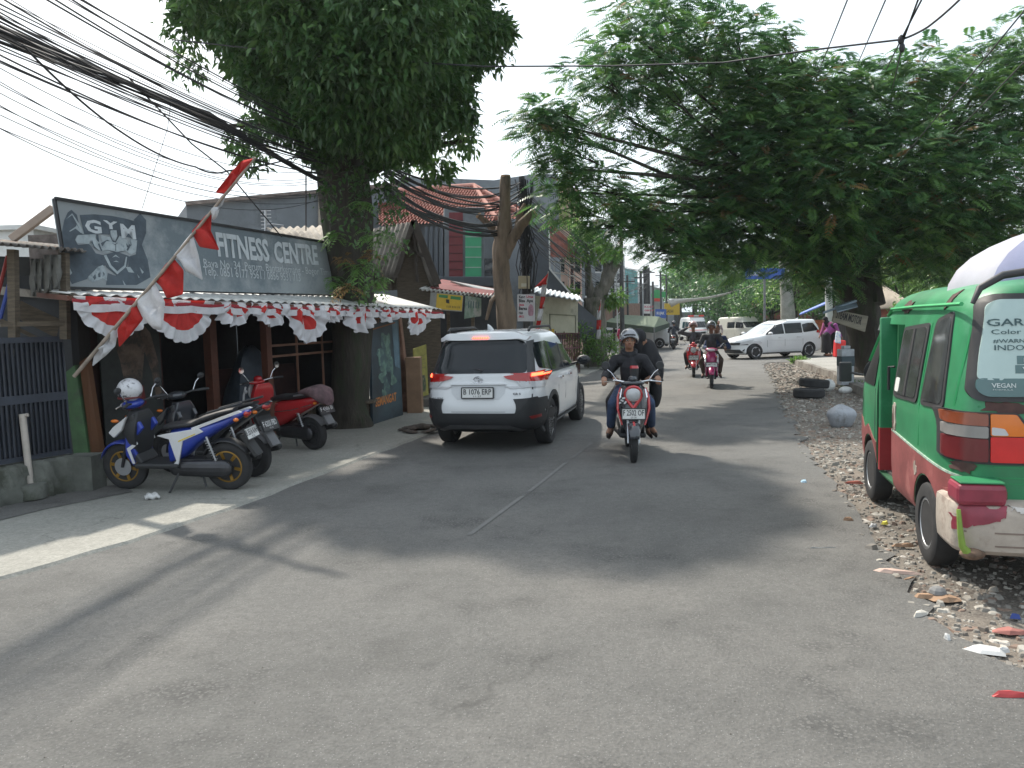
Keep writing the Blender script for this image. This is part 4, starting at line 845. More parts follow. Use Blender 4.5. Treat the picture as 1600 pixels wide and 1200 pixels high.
# modern grey house with red tile roof
Yh=23; t=thing('modern_house','grey two storey house with a red tiled roof, maroon strip and green panel','house',tuple(at(700,560,Yh).xy)+(0,))
m=MB(); blk(m,(596,352),(782,336),Yh,Yh+1.5,8); m.build('wall',GREYW,t,world=True)
m=MB(); A=at(592,354,Yh-.4); B=at(722,346,Yh+.4); Cc=at(740,290,Yh+3.4); D=at(590,300,Yh+3); E_=at(796,334,Yh+2); F_=at(775,346,Yh+1.2)
def tiles(mb,P00,P01,P10,P11,waves,rows_):
    P00,P01,P10,P11=map(Vector,(P00,P01,P10,P11)); n=waves*4; up=(P01-P00).cross(P10-P00).normalized(); up=up if up.z>0 else -up; rows=[]
    for i in range(rows_):
        for s in (0,1):
            tt=(i+s)/rows_; a=P00.lerp(P10,tt); b=P01.lerp(P11,tt); rows.append([a.lerp(b,j/n)+up*(.035*math.sin(2*math.pi*waves*j/n)+(.05 if s==0 else .0)) for j in range(n+1)])
    mb.sheet(rows)
tiles(m,A,F_,D,Cc,34,15); tiles(m,F_,E_+Vector((1,1,0)),Cc,Cc+Vector((.05,.05,0)),12,15); m.build('roof',TERRA,t,world=True,smooth=50)
m=MB(); m.tube([D,Cc,E_+Vector((.3,.3,.1))],.09,8); m.tube([Cc,F_+Vector((0,0,.1))],.08,8); m.build('ridge_tiles',mat('ridge',(.42,.2,.16),.9),t,world=True,smooth=60)
m=MB(); q=pxquad(694,324,757,440,Yh-.3,Yh-.15); q.panel(m,.5); m.build('portal',GREYW,t,world=True,bevel=.02)
m=MB(); q.panel(m,.03,.035,.12,.46,.05,.93); m.build('maroon_strip',MAROON,t,world=True)
m=MB(); q.panel(m,.03,.035,.52,.92,.05,.68); m.build('green_panel',MINT,t,world=True)
m=MB()
for i in range(5): q.panel(m,.01,.045,.52,.92,.05+.63*(i+.0)/4.6,.06+.63*i/4.6)
m.build('panel_joints',mat('pale_joint',(.4,.45,.42),.8),t,world=True)
m=MB()
for i in range(8): q.panel(m,.01,.045,.12,.46,.05+.88*i/8,.056+.88*i/8)
m.build('strip_joints',BLACKP,t,world=True)
m=MB()
for x in (664,672,680,688): qq=pxquad(x,354,x+4,434,Yh-.35); qq.panel(m,.3)
m.build('louvres',GREYD,t,world=True)
m=MB(); q=pxquad(640,432,790,447,Yh-1.0,Yh-.3); q.panel(m,1.2); m.build('ledge',GREYD,t,world=True,bevel=.02)
m=MB(); q=pxquad(756,404,778,434,Yh-.05); q.panel(m,.05); m.build('window',GLD,t,world=True)
# large grey building behind, with stepped top and slanted base wall
t=thing('large_grey_building','large plain grey building behind the tiled roof, with a stepped parapet','building',tuple(at(760,520,29).xy)+(0,))
m=MB(); blk(m,(630,276),(836,284),29,32,12); blk(m,(833,272),(872,272),31.8,33.5,9); m.build('wall',GREYW,t,world=True)
m=MB(); P=[at(x,y,28.6) for x,y in ((828,345),(858,352),(860,420),(900,470),(935,500),(935,530),(828,530))]; b=[p+Vector((-.2,.5,0)) for p in P]; n=len(P); m.add(P+b,[tuple(range(n)),tuple(reversed(range(n,2*n)))]+[(i,(i+1)%n,n+(i+1)%n,n+i) for i in range(n)]); m.build('slanted_wall',GREYD,t,world=True)
m=MB(); m.bar(at(859,420,28.5),at(903,472,28.5),.06,.06); m.bar(at(858,350,28.5),at(859,420,28.5),.05); m.build('white_edge',WHITEP,t,world=True)
m=MB(); m.add([at(856,345,28.9),at(892,378,30),at(888,400,30),at(856,360,28.9)],[(0,1,2,3)]); m.add([at(856,362,28.7),at(900,390,30),at(900,402,30),at(856,402,28.7)],[(0,1,2,3)]); m.build('side_roof',TERRA,t,world=True,solid=.05)
m=MB(); 
for y0 in (408,425,445): m.bar(at(862,y0,30),at(905,y0+8,31),.04)
for x in (866,876,888,898): m.bar(at(x,408,30.5),at(x,452,30.5),.03)
m.build('railing',WHITEP,t,world=True)
# pink building
t=thing('pink_building','tall narrow pink rendered building with a dark drainpipe','building',tuple(at(885,520,37).xy)+(0,)); m=MB(); blk(m,(860,288),(906,296),36,38,10); m.build('wall',PINKW,t,world=True)
m=MB(); q=pxquad(892,290,896,490,36.6); q.panel(m,.2); m.build('drainpipe',mat('pipe_brown',(.06,.03,.03),.8),t,world=True)
for k,(x,y) in enumerate(((873,405),(873,440),(898,405),(898,440))): m=MB(); q=pxquad(x,y,x+9,y+20,36.2); q.panel(m,.1); m.build('window',GLD,t,world=True)
# further buildings with balconies
def house(name,label,L,Rr,Y0,Y1,dep,mt,wins,wmat=GLD,extra=None):
    t=thing(name,label,'building',tuple(at(L[0],520,Y0).xy)+(0,)); m=MB(); blk(m,L,Rr,Y0,Y1,dep); m.build('wall',mt,t,world=True)
    for (x0,y0,x1,y1) in wins:
        fy=(x0-L[0])/(Rr[0]-L[0]); Y=Y0+(Y1-Y0)*fy-.06; q=pxquad(x0,y0,x1,y1,Y,Y); m=MB(); q.panel(m,.08); w_=m.build('window',wmat,t,world=True)
        m=MB(); q.panel(m,.06,.05,-.1,1.1,-.12,-.02); m.build('sill',WHITEP,w_,world=True)
    return t
house('shophouse','grey shophouse with open balconies behind the second pruned tree',(906,358),(948,356),46,52,9,GREYW,[(912,372,922,392),(928,372,940,392),(912,402,922,424),(928,402,940,424),(912,440,922,462),(928,440,940,462)])
m=MB(); q=pxquad(926,346,939,358,47); q.panel(m,.8); tag(m.build('water_tank',mat('tank',(.1,.1,.1),.8),None,bevel=.05),'dark water tank on the grey shophouse roof','tank')
house('white_shophouse','pale narrow shophouse with a slim balcony, right of the grey shophouse',(948,372),(976,400),56,66,9,mat('white_render',(.42,.43,.43),.9,var=.15,sc=2,c2=(.3,.3,.3)),[(952,390,958,404),(962,398,969,412),(952,420,958,436),(962,428,969,442),(953,450,960,464)])
house('teal_glass_building','teal glazed building further down the left side',(974,418),(996,424),74,80,9,mat('teal_glass',(.12,.3,.32),.25,var=.35,sc=1.5),[(977,432,982,440),(986,434,991,442),(977,450,982,458),(986,452,991,460)],mat('pale_glass',(.3,.4,.42),.2))
house('pale_shop_row','pale two storey row beyond the teal building',(994,440),(1036,452),84,100,9,mat('pale_render',(.35,.36,.37),.9,var=.2,sc=2),[(998,452,1003,460),(1008,454,1013,462),(1019,457,1023,464),(998,472,1003,482),(1008,474,1013,484)])
house('far_shop_row','dim shop row at the vanishing point of the road',(1034,470),(1062,484),100,150,9,mat('dim_render',(.2,.21,.22),.9,var=.3,sc=1),[(1038,480,1041,486),(1046,484,1049,489)])
house('brown_wall_shop','low brown shop wall behind the green canopy',(938,474),(1000,474),50,56,4,mat('brown_render',(.2,.13,.10),.9,var=.2),[(958,482,972,494)],mat('sign_dk',(.1,.06,.05),.8))
# wall continuing beneath, dark shopfront row between gym and trees
t=thing('shopfront_row','dark open shopfronts under patched awnings between the gym and the pruned tree','shop',tuple(at(700,600,18).xy)+(0,))
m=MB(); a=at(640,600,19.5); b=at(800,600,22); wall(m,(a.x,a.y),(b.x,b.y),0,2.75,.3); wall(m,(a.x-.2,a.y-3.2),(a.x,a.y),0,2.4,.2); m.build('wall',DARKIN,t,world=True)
m=MB(); m.add([at(672,450,17.6),at(768,462,19.2),at(775,452,20.5),at(690,437,19.6)],[(0,1,2,3)]); m.build('red_awning',mat('maroon_roof',(.15,.03,.03),.8,var=.3),t,world=True,solid=.03)
m=MB(); corr(m,at(655,452,17.2),at(770,464,19.0),at(668,447,18.2),at(772,459,19.8),18,.03,2); m.build('patched_awning',ZINC,t,world=True,smooth=60,solid=.01)
m=MB(); m.add([at(704,440,19.0),at(790,456,20.6),at(792,462,20.4),at(760,457,19.8)],[(0,1,2,3)]); m.build('pale_awning',WHITEP,t,world=True,solid=.05)
m=MB()
for px in (668,704,742): p=at(px,600,18.4); m.bar((p.x,p.y,0),(p.x,p.y,2.5),.08)
m.build('post',WOOD,t,world=True)
for x0,x1,cc,l in ((672,690,(.03,.035,.06),'counter'),(710,736,(.05,.06,.04),'cabinet')): m=MB(); q=pxquad(x0,548,x1,600,19); q.panel(m,.5); m.build(l,mat(l,cc,.7,var=.5,sc=6),t,world=True)
# step platform
m=MB(); c=at(652,640,16); m.box(c.x-.3,c.x+1.2,c.y+.5,c.y+3.5,.03,.2); tag(m.build('shop_step',mat('step_conc',(.12,.11,.1),.9,var=.3),None,bevel=.02),'dark concrete step in front of the shopfronts behind the white car','step')
# signs
q=Quad(at(681,457,16.8),at(724,461,17.3),at(722,487,17.3),at(679,484,16.8)); t=thing('yellow_sign','yellow shop sign box with green heading, hung under the awnings','sign',tuple(q.c[3])); m=MB(); q.panel(m,.2); m.build('box',mat('sign_edge',(.25,.25,.23),.7),t,world=True); m=MB(); q.panel(m,.01,.012,.04,.97,.06,.95); m.build('face',YEL,t,world=True)
GRN=mat('green_letters',(.05,.2,.07),.7); m=MB(); q.poly(m,[(.1,.74),(.42,.72),(.42,.9),(.1,.9)],.016); q.poly(m,[(.52,.7),(.9,.68),(.9,.86),(.52,.88)],.016); m.build('heading_band',GRN,t,world=True); q.text('TUKANG JAHIT',.12,.76,.05,.44,YEL,t) if 0 else None
m=MB(); q.poly(m,[(.38,.45),(.5,.42),(.48,.66),(.36,.66)],.016); m.build('emblem',BLACKP,t,world=True); m=MB(); 
for u in (.4,.47,.52,.6,.66,.72,.8,.86): q.poly(m,[(u,.18),(u+.035,.18),(u+.035,.3),(u,.3)],.016)
m.build('lettering',mat('dkyel',(.2,.15,.03),.7),t,world=True)
q=Quad(at(728,462,17.6),at(752,466,18.0),at(754,494,18.0),at(726,498,17.6)); t=thing('green_white_banner','faded green and white banner right of the yellow sign','banner',tuple(q.c[3])); m=MB(); q.panel(m,.02); m.build('cloth',mat('faded_banner',(.17,.24,.19),.85,var=.35,sc=5,c2=(.33,.34,.32),thr=.52),t,world=True)
m=MB()
for u in (.15,.3,.45,.62,.78): q.poly(m,[(u,.45),(u+.07,.47),(u+.07,.8),(u,.78)],.006)
m.build('lettering',mat('ltr_g',(.08,.13,.13),.8),t,world=True)
# cream wall, white canopy, dark red fence
t=thing('cream_wall','stained cream wall panel under a torn white canopy','wall',tuple(at(870,520,25).xy)+(0,)); q=Quad(at(838,462,24.6),at(903,468,26),at(903,520,26),at(838,520,24.6)); m=MB(); q.panel(m,.15); m.build('panel',CREAM,t,world=True)
m=MB(); q.panel(m,.03,.02,.3,.32,0,.5); q.panel(m,.03,.02,.93,.95,0,.5); q.panel(m,.03,.02,.3,.95,.5,.53); m.build('moulding',mat('cream_dark',(.2,.2,.15),.9),t,world=True)
m=MB(); corr(m,at(828,455,24),at(912,471,25.2),at(838,449,25.5),at(905,462,26.5),10,.03,3); m.build('canopy',mat('white_canopy',(.55,.58,.6),.7,var=.15,sc=2),t,world=True,smooth=60,solid=.02)
t=thing('maroon_fence','low dark maroon slatted fence below the cream wall','fence',tuple(at(870,545,24).xy)+(0,)); a=at(836,545,23.8);b=at(905,540,26.5); m=MB()
for i in range(26): p=a.lerp(b,i/25); m.bar((p.x,p.y,0),(p.x,p.y,1.45+.08*math.sin(i*.8)),.07,.03)
m.build('slats',mat('maroon_slat',(.09,.03,.03),.8,var=.4),t,world=True); m=MB()
for z in (.4,.9,1.4): m.bar((a.x,a.y-.04,z),(b.x,b.y-.04,z),.05)
m.build('rails',_mats['maroon_slat'],t,world=True)
m=MB(); q=pxquad(858,514,866,536,23.9); q.panel(m,.03); tag(m.build('yellow_notice',YEL,None),'small yellow notice on the maroon fence','notice')
# utility pole, junction box, notice board, tangle
Yp=19; t=thing('utility_pole','dark utility pole wrapped in tangled cables behind the pruned trunk','pole',tuple(at(820,560,Yp).xy)+(0,)); a=at(815,276,Yp); m=MB(); m.tube([(a.x+.05,Yp,0),(a.x,Yp,a.z)],[.11,.075],10); m.build('pole',mat('pole_dark',(.05,.05,.05),.8,var=.3),t,world=True,smooth=60)
m=MB(); rr=random.Random(8)
for i in range(34):
    x=rr.gauss(0,.09); y=rr.gauss(0,.07); pts=[]
    for k in range(9): z=a.z-.1-(a.z-2.6)*k/8; pts.append((a.x+.05+x*(1+.6*math.sin(k+i))+(.09 if 4<=k<=6 else 0)*rr.uniform(-1,1),Yp-.12+y,z))
    m.tube(pts,.012,5)
for i in range(14):
    c=at(822,405+rr.uniform(-14,18),Yp); r=rr.uniform(.12,.26); M_=Matrix.Rotation(rr.uniform(-.6,.6),3,'Y'); m.tube([Vector(c)+M_@Vector((r*.5*math.cos(k*.7),-.15+rr.uniform(-.03,.03),r*math.sin(k*.7))) for k in range(10)],.011,5)
m.build('cable_tangle',mat('cable_black',(.018,.018,.02),.6),t,world=True)
q=pxquad(810,431,828,451,Yp-.25); m=MB(); q.panel(m,.2); o=m.build('junction_box',mat('box_beige',(.3,.26,.17),.7,var=.12),t,world=True,bevel=.01); m=MB(); q.panel(m,.01,.012,.25,.7,.15,.42); m.build('label_plate',mat('lbl',(.4,.38,.3),.7),o,world=True)
q=pxquad(809,460,836,502,Yp-.4,Yp-.35); t=thing('notice_board','white notice board with red and black lettering on the utility pole','sign',tuple(q.c[3])); m=MB(); q.panel(m,.03); m.build('board',mat('notice_white',(.5,.5,.52),.7,var=.1),t,world=True)
RL=mat('red_letters',(.5,.03,.08),.7); BL_=mat('black_letters',(.03,.03,.035),.7)
for s,u,v,h,wd,mt in (('Kang',.06,.86,.065,.15,BL_),('Urus',.5,.87,.06,.16,RL),('Bisa',.06,.71,.075,.15,BL_),('Apa',.5,.71,.075,.16,BL_),('Jasa',.06,.58,.055,.13,RL),('Beres',.06,.42,.08,.2,BL_),('Hub',.06,.27,.06,.1,BL_),('0812',.06,.14,.05,.12,RL)):
    q.text(s,u,v,h,wd,mt,t,bold=.03)
m=MB(); q.poly(m,rpoly([(.6,.2),(.9,.2),(.92,.55),(.75,.66),(.6,.55)],.1),.006); m.build('picture',mat('pic_pink',(.35,.2,.25),.7,var=.4,sc=10),t,world=True)
# pollarded trunk
Yt=17.6; b=at(800,560,Yt); t=thing('pollarded_tree','thick bare brown tree trunk with sawn-off limbs in front of the utility pole','tree',(b.x,Yt,0))
m=MB(); k=.02
T=[(797,620,.27),(793,540,.24),(790,490,.22),(784,440,.19),(783,400,.19),(786,365,.2),(789,330,.13),(790,276,.115)]
trunkmesh(m,[at(x,y,Yt) for x,y,r in T],[r for *_,r in T],16,.07,3)
m.build('trunk',BARK2,t,world=True,smooth=60)
m=MB(); trunkmesh(m,[at(788,400,Yt),at(803,370,Yt-.1),at(815,350,Yt-.2),at(834,332,Yt-.3)],[.14,.12,.11,.10],12,.06,5); trunkmesh(m,[at(782,375,Yt),at(765,352,Yt),at(748,337,Yt-.1)],[.11,.08,.06],9,.06,6); trunkmesh(m,[at(806,372,Yt-.1),at(812,335,Yt),at(820,318,Yt)],[.1,.07,.03],8,.06,6); trunkmesh(m,[at(780,460,Yt),at(768,470,Yt),at(760,500,Yt)],[.06,.05,.03],7,.06,6); m.split('limb',BARK2,t,world=True,smooth=60)
m=MB()
for x,y,r,dx,dz in ((790,275,.11,0,1),(835,331,.095,.7,.6),(747,336,.07,-.7,.6)): c=at(x,y,Yt-(.3 if x==835 else .1 if x==747 else 0)); d=Vector((dx,0,dz)).normalized(); m.cyl(c-d*.03,c+d*.015,r,n=14)
m.build('cut_face',CUTW,t,world=True)
# second pruned tree with leaf tuft
Y2=30.0; b=at(932,565,Y2); t=thing('pruned_tree','dark rugged pruned tree with a forked trunk and a small bright leaf tuft','tree',(b.x,Y2,0))
m=MB(); trunkmesh(m,[at(x,y,Y2) for x,y in ((934,578),(932,530),(930,490),(928,465))],[.5,.4,.38,.42],14,.1,7); trunkmesh(m,[at(930,470,Y2),at(945,445,Y2),at(955,425,Y2),at(964,410,Y2-.1)],[.3,.26,.22,.2],11,.12,8); trunkmesh(m,[at(926,468,Y2),at(920,440,Y2),at(918,410,Y2),at(914,380,Y2)],[.2,.14,.1,.05],9,.08,9); trunkmesh(m,[at(945,445,Y2),at(948,420,Y2),at(944,400,Y2)],[.18,.14,.08],9,.1,9); m.build('trunk',BARKG,t,world=True,smooth=60)
B=[];D=[]
for px,py,r in ((905,375,.5),(925,365,.35),(890,390,.4),(935,390,.5),(915,400,.45),(955,400,.35),(900,355,.3),(880,470,.3),(965,465,.4),(940,385,.4),(890,460,.35),(950,470,.3)):
    p,d=shell_pts(at(px,py,Y2),(r,r,r*.8),130,.3); B.append(p);D.append(d)
B=np.concatenate(B);D=np.concatenate(D);nn=len(B); v,f=leaves(B,D*.4+RS.normal(0,.6,(nn,3))+[0,0,-.4],RS.uniform(.2,.34,nn),RS.uniform(.07,.11,nn),RS.uniform(-1,1,nn)); np_mesh('crown',v,f,[LF2,LY],t,mi=np.repeat((RS.random(nn)<.4).astype('i'),2))
def shrub(px,py,Y,r,n,lab,mats=None,L=.2,up=.3):
    c=at(px,py,Y); t=thing('shrub',lab,'shrub',(c.x,c.y,0)); p,d=shell_pts(c,(r,r,max(.1,min(r*1.3,c.z))),n,.2); nn=len(p); v,f=leaves(p,d*.6+RS.normal(0,.5,(nn,3))+[0,0,up],RS.uniform(.7,1.3,nn)*L,RS.uniform(.2,.35,nn)*L,RS.uniform(-1,1,nn)); np_mesh('foliage',v,f,mats or [LF2,LY],t,mi=np.repeat((RS.random(nn)<.4).astype('i'),2))
    m=MB(); rr=random.Random(px)
    for i in range(7): a=rr.random()*6; m.tube([(c.x,c.y,0),(c.x+math.cos(a)*r*.6,c.y+math.sin(a)*r*.6,c.z+r*.4)],[.02,.008],5)
    m.build('stem',BARKG,t,world=True)
shrub(903,535,28.5,.6,500,'bright green shrub left of the pruned trunk foot')
shrub(945,545,28.5,.55,500,'bright green shrub right of the pruned trunk foot')
shrub(918,528,29,.5,250,'taller thin shrub against the maroon fence by the pruned trunk')
shrub(1248,566,28.4,.3,220,'small tuft of grass and weeds at the near corner of the right kerb',L=.22,up=.9)
shrub(1335,604,18.3,.3,160,'weeds at the foot of the white painted post',L=.12,up=.8)
# ---------------- overhead cables ----------------
CB=mat('cable_black',(.018,.018,.02),.6); CT=mat('cable_grey',(.05,.05,.055),.7)
def cable(P,r,label,sag=0,n=14,group=None,m=None,name='cable'):
    P=[Vector(p) for p in P]; pts=[]
    for a,b in zip(P[:-1],P[1:]):
        for i in range(n): t=i/n; q=a.lerp(b,t); q.z-=sag*4*t*(1-t); pts.append(q)
    pts.append(P[-1]); mb=MB().tube(pts,r,5); o=mb.build(name,m or CB,None,smooth=80); return tag(o,label,'cable',group)
rr=random.Random(21)
G1='heavy black cables of the thick bundle running to the big tree'
for i in range(5):
    o=Vector((rr.uniform(-.06,.06),rr.uniform(-.06,.06),rr.uniform(-.05,.05)))
    cable([at(-260,-85+i*9,5.6)+o,at(133,100+i*2,8.3)+o,at(328,178+i*1.5,10.2)+o*.6,at(515,291,12.75)+o*.4,],.022 if i<3 else .015,'heavy black cable in the thick sagging bundle left of the big tree',.03,8,G1)
for i in range(2):
    cable([at(-200,-20+i*40,5.4),at(0,57+i*9,6.8),at(200,128+i*4,9),at(400,222,11.4),at(512,286,12.7)],.017,'thick black cable just under the heavy bundle, %s one'%('upper','lower')[i],.02,8)
G2='thinner black cables fanning from the upper left to the big tree'
for i in range(30):
    y0=rr.uniform(-175,60); ye=205+ (y0+175)/235*70+rr.uniform(-8,8); ym=None
    a=at(-220,y0-60,5.3+rr.uniform(0,.5)); b=at(506+rr.uniform(-6,10),ye,12.6)
    cable([a,b],rr.choice((.004,.0055,.007,.009)),'thin black cable in the loose fan above the gym sign',rr.uniform(.02,.28),22,G2,rr.choice((CB,CB,CT)))
G3='slack thin grey wires below the cable fan'
for i in range(9):
    cable([at(-150,20+i*14,6.0),at(500+rr.uniform(0,10),268+i*6+rr.uniform(-5,5),12.7)],.0045,'slack thin grey wire hanging below the cable fan',rr.uniform(.3,.6),22,G3,CT)
cable([at(35,70,6.6),at(195,210,8.6),at(306,261,10),at(355,267,10.6),at(500,232,12.6)],.011,'slack black cable sagging deepest over the gym sign',.05,10)
cable([at(200,120,9),at(300,225,10),at(355,268,10.6),at(440,370,12)],.01,'black cable dropping diagonally to the gym roof',.0,6)
cable([at(268,150,9.5),at(262,200,9.6),at(222,326,9.7)],.004,'thin wire dropping from the fan to the top of the gym sign',.0,6,m=CT)
cable([at(478,275,12.5),at(478,360,14)],.012,'short straight wire hanging behind the gym sign',.0,2)
# beyond the tree to the utility pole
G4='cables running from the big tree to the utility pole'
pole=at(815,282,19)
for i in range(22):
    y0=255+i*2.6; a=at(600,y0,13.2); b=Vector((pole.x,18.9,pole.z-.05-.11*i*.55)); cable([a,b],rr.choice((.009,.011,.014,.018)),'black cable between the big tree and the utility pole',rr.uniform(.15,.6),18,G4)
for i,(y0,ye,r) in enumerate(((258,270,.02),(262,320,.02))): cable([at(600,y0,13.2),at(812,ye if 0 else 286+i*30,19)],r,'heavier cable sagging across the red tiled roof, %s'%('upper one','lower one')[i],.25,18)
G5='cables running on from the utility pole down the street'
far=at(1008,416,60)
for i in range(18):
    cable([Vector((pole.x,19.0,pole.z-.15-.12*i*.6)),at(1006+rr.uniform(-4,10),418+i*2.2,60)],rr.choice((.011,.014,.018)),'black cable drooping from the utility pole down the street',rr.uniform(.4,1.5),18,G5)
# wires over the road
knot=at(1408,62,8.0)
cable([at(270,62,11.5),at(520,90,11.0),at(760,104,10.5),at(960,103,10),at(1130,98,9.3),at(1270,78,8.6),knot],.011,'single cable crossing above the road from the big tree to the knot',.0,8)
cable([knot,at(1450,42,7.8),at(1505,-6,7.5)],.012,'cable rising from the knot to the top edge of the view',.01,8)
for i,(a,b) in enumerate((((1328,-10),(1276,120)),((1388,-10),(1338,105)))): cable([at(*a,7.5),at(*b,15)],.008,'thin wire coming down from above over the feathery tree, %s'%('left one','second one')[i],.0,2)
for i,(a,b) in enumerate((((1445,-10),(1384,110)),((1438,-10),(1394,140)))): cable([at(*a,7.0),knot.lerp(at(*b,15),.02) if 0 else at(1410+i*3,58,8.0),at(*b,15)],.009,'wire passing through the cable knot, %s one'%('upper','lower')[i],.0,2)
for i,(a,b) in enumerate((((1610,5),(1400,260)),((1612,85),(1490,210)))): cable([at(*a,7.0),at(*b,15)],.008,'wire at the upper right corner over the feathery tree, %s'%('upper one','lower one')[i],.0,2)
m=MB(); m.ell(knot,.035,.03,.05,8,6); m.ell(knot+Vector((.01,0,-.08)),.03,.03,.05,8,6); tag(m.build('cable_knot',CB,None),'blob of tape where the road cable and the wires meet','cable knot')
# far poles
G6='slim utility poles at the far left of the road'
for i,(px,py,Y,r,lab) in enumerate(((1008,416,60,.16,'dark pole at the far left of the road, thickest of the cluster'),(1013,418,62,.12,'dark pole just right of the thickest far pole'),(1001,425,58,.1,'pole left of the thickest far pole'),(980,430,50,.07,'thin black pole over the green canopy'),(958,430,46,.07,'thin black pole left of the green canopy'),(1032,424,75,.09,'thin pole beside the green round sign'),(1041,430,80,.09,'thin pole right of the green round sign'),(1020,440,70,.1,'short pole in front of the pale shops'))):
    a=at(px,py,Y); m=MB(); m.tube([(a.x,a.y,0),(a.x,a.y,a.z)],r,8); m.bar((a.x-.5,a.y,a.z-.4),(a.x+.5,a.y,a.z-.4),.08); tag(m.build('utility_pole',_mats['pole_dark'],None,smooth=60),lab,'pole')
t=thing('lamp_tower','tall pale lattice mast beside the second pruned tree','mast',tuple(at(966,540,40).xy)+(0,)); a=at(966,300,40); m=MB()
for s in (-1,1): m.bar((a.x+.16*s,40,0),(a.x+.16*s,40,a.z),.05)
for i in range(24): z=a.z*i/24; m.bar((a.x-.16,40,z),(a.x+.16,40,z+a.z/24),.03)
m.build('mast',mat('galv',(.35,.37,.38),.5,m=.5),t,world=True)
m=MB(); q=pxquad(968,315,977,345,40); q.panel(m,.3); m.build('panel_antenna',mat('pale_grey',(.45,.46,.46),.7),t,world=True)
a=at(970,340,36); b=at(973,565,36); m=MB(); m.tube([(b.x,36,0),a],[.12,.08],8); tag(m.build('utility_pole',_mats['pole_dark'],None,smooth=60),'tall bent dark pole next to the pale lattice mast','pole')
# second pennant poles
def pennant(base,top,Y,segs,lab,seed=0):
    b,t_=at(*base,Y),at(*top,Y); t=thing('pennant_pole',lab,'flagpole',tuple(b)); m=MB(); m.tube([b,t_],.018,6); m.build('pole',mat('pole_w',(.4,.38,.36),.7),t,world=True)
    n=len(segs)
    for i,(wl,wr) in enumerate(segs):
        y0=top[1]+(base[1]-top[1])*.97*i/n+2; y1=top[1]+(base[1]-top[1])*.97*(i+1)/n+2; f=lambda y:top[0]+(base[0]-top[0])*(y-top[1])/(base[1]-top[1])
        m=MB(); rows=[[at(f(y)-wl*(1 if 0<k<4 or i else k/4)+(wl+wr)*j/4,y,Y-.03+.05*math.sin(j*1.4+k)) for j in range(5)] for k,y in enumerate([y0+(y1-y0)*q/4 for q in range(5)])]
        if i==0: rows=[[at(f(y)-wl*(k/4)**1.2*(1-j/4)+0,y+ (k/4)*4*(1-j/4),Y-.03+.05*math.sin(j*1.4+k)) for j in range(5)] for k,y in enumerate([y0+(y1-y0)*q/4 for q in range(5)])]
        m.sheet(rows); m.build('pennant',(RED,WHITE)[i%2],t,world=True,smooth=80,solid=.003)
pennant((840,540),(857,424),18.5,[(19,1),(7,0),(6,1),(7,1),(7,0),(6,2)],'red and white pennant pole in front of the cream wall')
pennant((936,530),(939,468),28,[(4,4),(5,1),(5,2),(4,2)],'red and white pennant hanging beside the pruned trunk')
# ---------------- vehicles ----------------
CARW=mat('white_car_paint',(.62,.63,.64),.25,var=.03,sc=2,coat=.6); TRIM=mat('black_plastic',(.022,.023,.025),.55,var=.2); TYRE=mat('tyre_rubber',(.022,.022,.023),.85,var=.3,sc=12); ALLOY=mat('alloy',(.5,.51,.53),.35,m=.8,var=.1); DARKM=mat('dark_metal',(.06,.06,.065),.4,m=.7)
GLS=mat('tinted_glass',(.012,.015,.018),.05,var=.05,spec=.35); CHR=mat('chrome',(.6,.6,.62),.12,m=1,var=.03); REDL=mat('red_lens',(.35,.012,.01),.15,var=.1,coat=.5); CLRL=mat('clear_lens',(.45,.45,.46),.15,var=.1,coat=.5); ORL=mat('orange_lens',(.6,.15,.01),.2,var=.1,coat=.4)
BRK=mat('brake_glow',(1.,.08,.03),.3,em=3.2); PLW=mat('plate_white',(.62,.62,.6),.4,var=.05); PLK=mat('plate_ink',(.02,.02,.025),.5); SEAMM=mat('seam',(.05,.05,.055),.7)
def wheel(parent,c,Rr,w,rim,n_sp,side=1,rimmat=None,thin=.3,name='wheel',disc=True,sw=.35):
    """c local centre; axis y; side = +1 outer face towards +y"""
    rimmat=rimmat or ALLOY; cx,cy,cz=c; m=MB(); h=w/2
    m.lathe([(rim,-h*.8),(rim+.01,-h*.95),(Rr-.035,-h),(Rr-.01,-h*.85),(Rr,-h*.6),(Rr,h*.6),(Rr-.01,h*.85),(Rr-.035,h),(rim+.01,h*.95),(rim,h*.8)],(cx,cy,cz),'y',40)
    t=m.build('tyre',TYRE,None,smooth=35); tp=m=None
    r=MB(); ring=[]
    r.lathe([(rim+.004,-h*.8),(rim+.004,h*.8),(rim-.012,h*.86),(rim-.03,h*.6),(rim-.04,-h*.7)],(cx,cy,cz),'y',40)
    o=cy+side*h*.45
    for i in range(n_sp):
        a=2*math.pi*i/n_sp+.2
        for da in ((-.09,.09) if thin<.5 else (0,)):
            p0=(cx+math.cos(a)*.05,o+side*.0,cz+math.sin(a)*.05); p1=(cx+math.cos(a+da*1.6)*(rim-.015),o+side*h*.3,cz+math.sin(a+da*1.6)*(rim-.015)); r.bar(p0,p1,rim*.13*sw/.35,.025,up=(0,1,0))
    r.lathe([(.0,o-side*.02),(rim*.24,o-side*.02),(rim*.24,o+side*.012),(rim*.12,o+side*.02),(0,o+side*.02)],(cx,0,cz),'y',16)
    hb=MB(); 
    if disc: hb.lathe([(0,cy-side*h*.3),(rim*.95,cy-side*h*.3),(rim*.95,cy-side*h*.2),(0,cy-side*h*.2)],(cx,0,cz),'y',30)
    wv=bpy.data.objects.new(name,t.data); 
    t.name=name; t.parent=parent; bpy.data.objects.remove(wv)
    rr_=r.build('rim',rimmat,t,smooth=35)
    if disc: hb.build('brake_disc',DARKM,t,smooth=35)
    return t
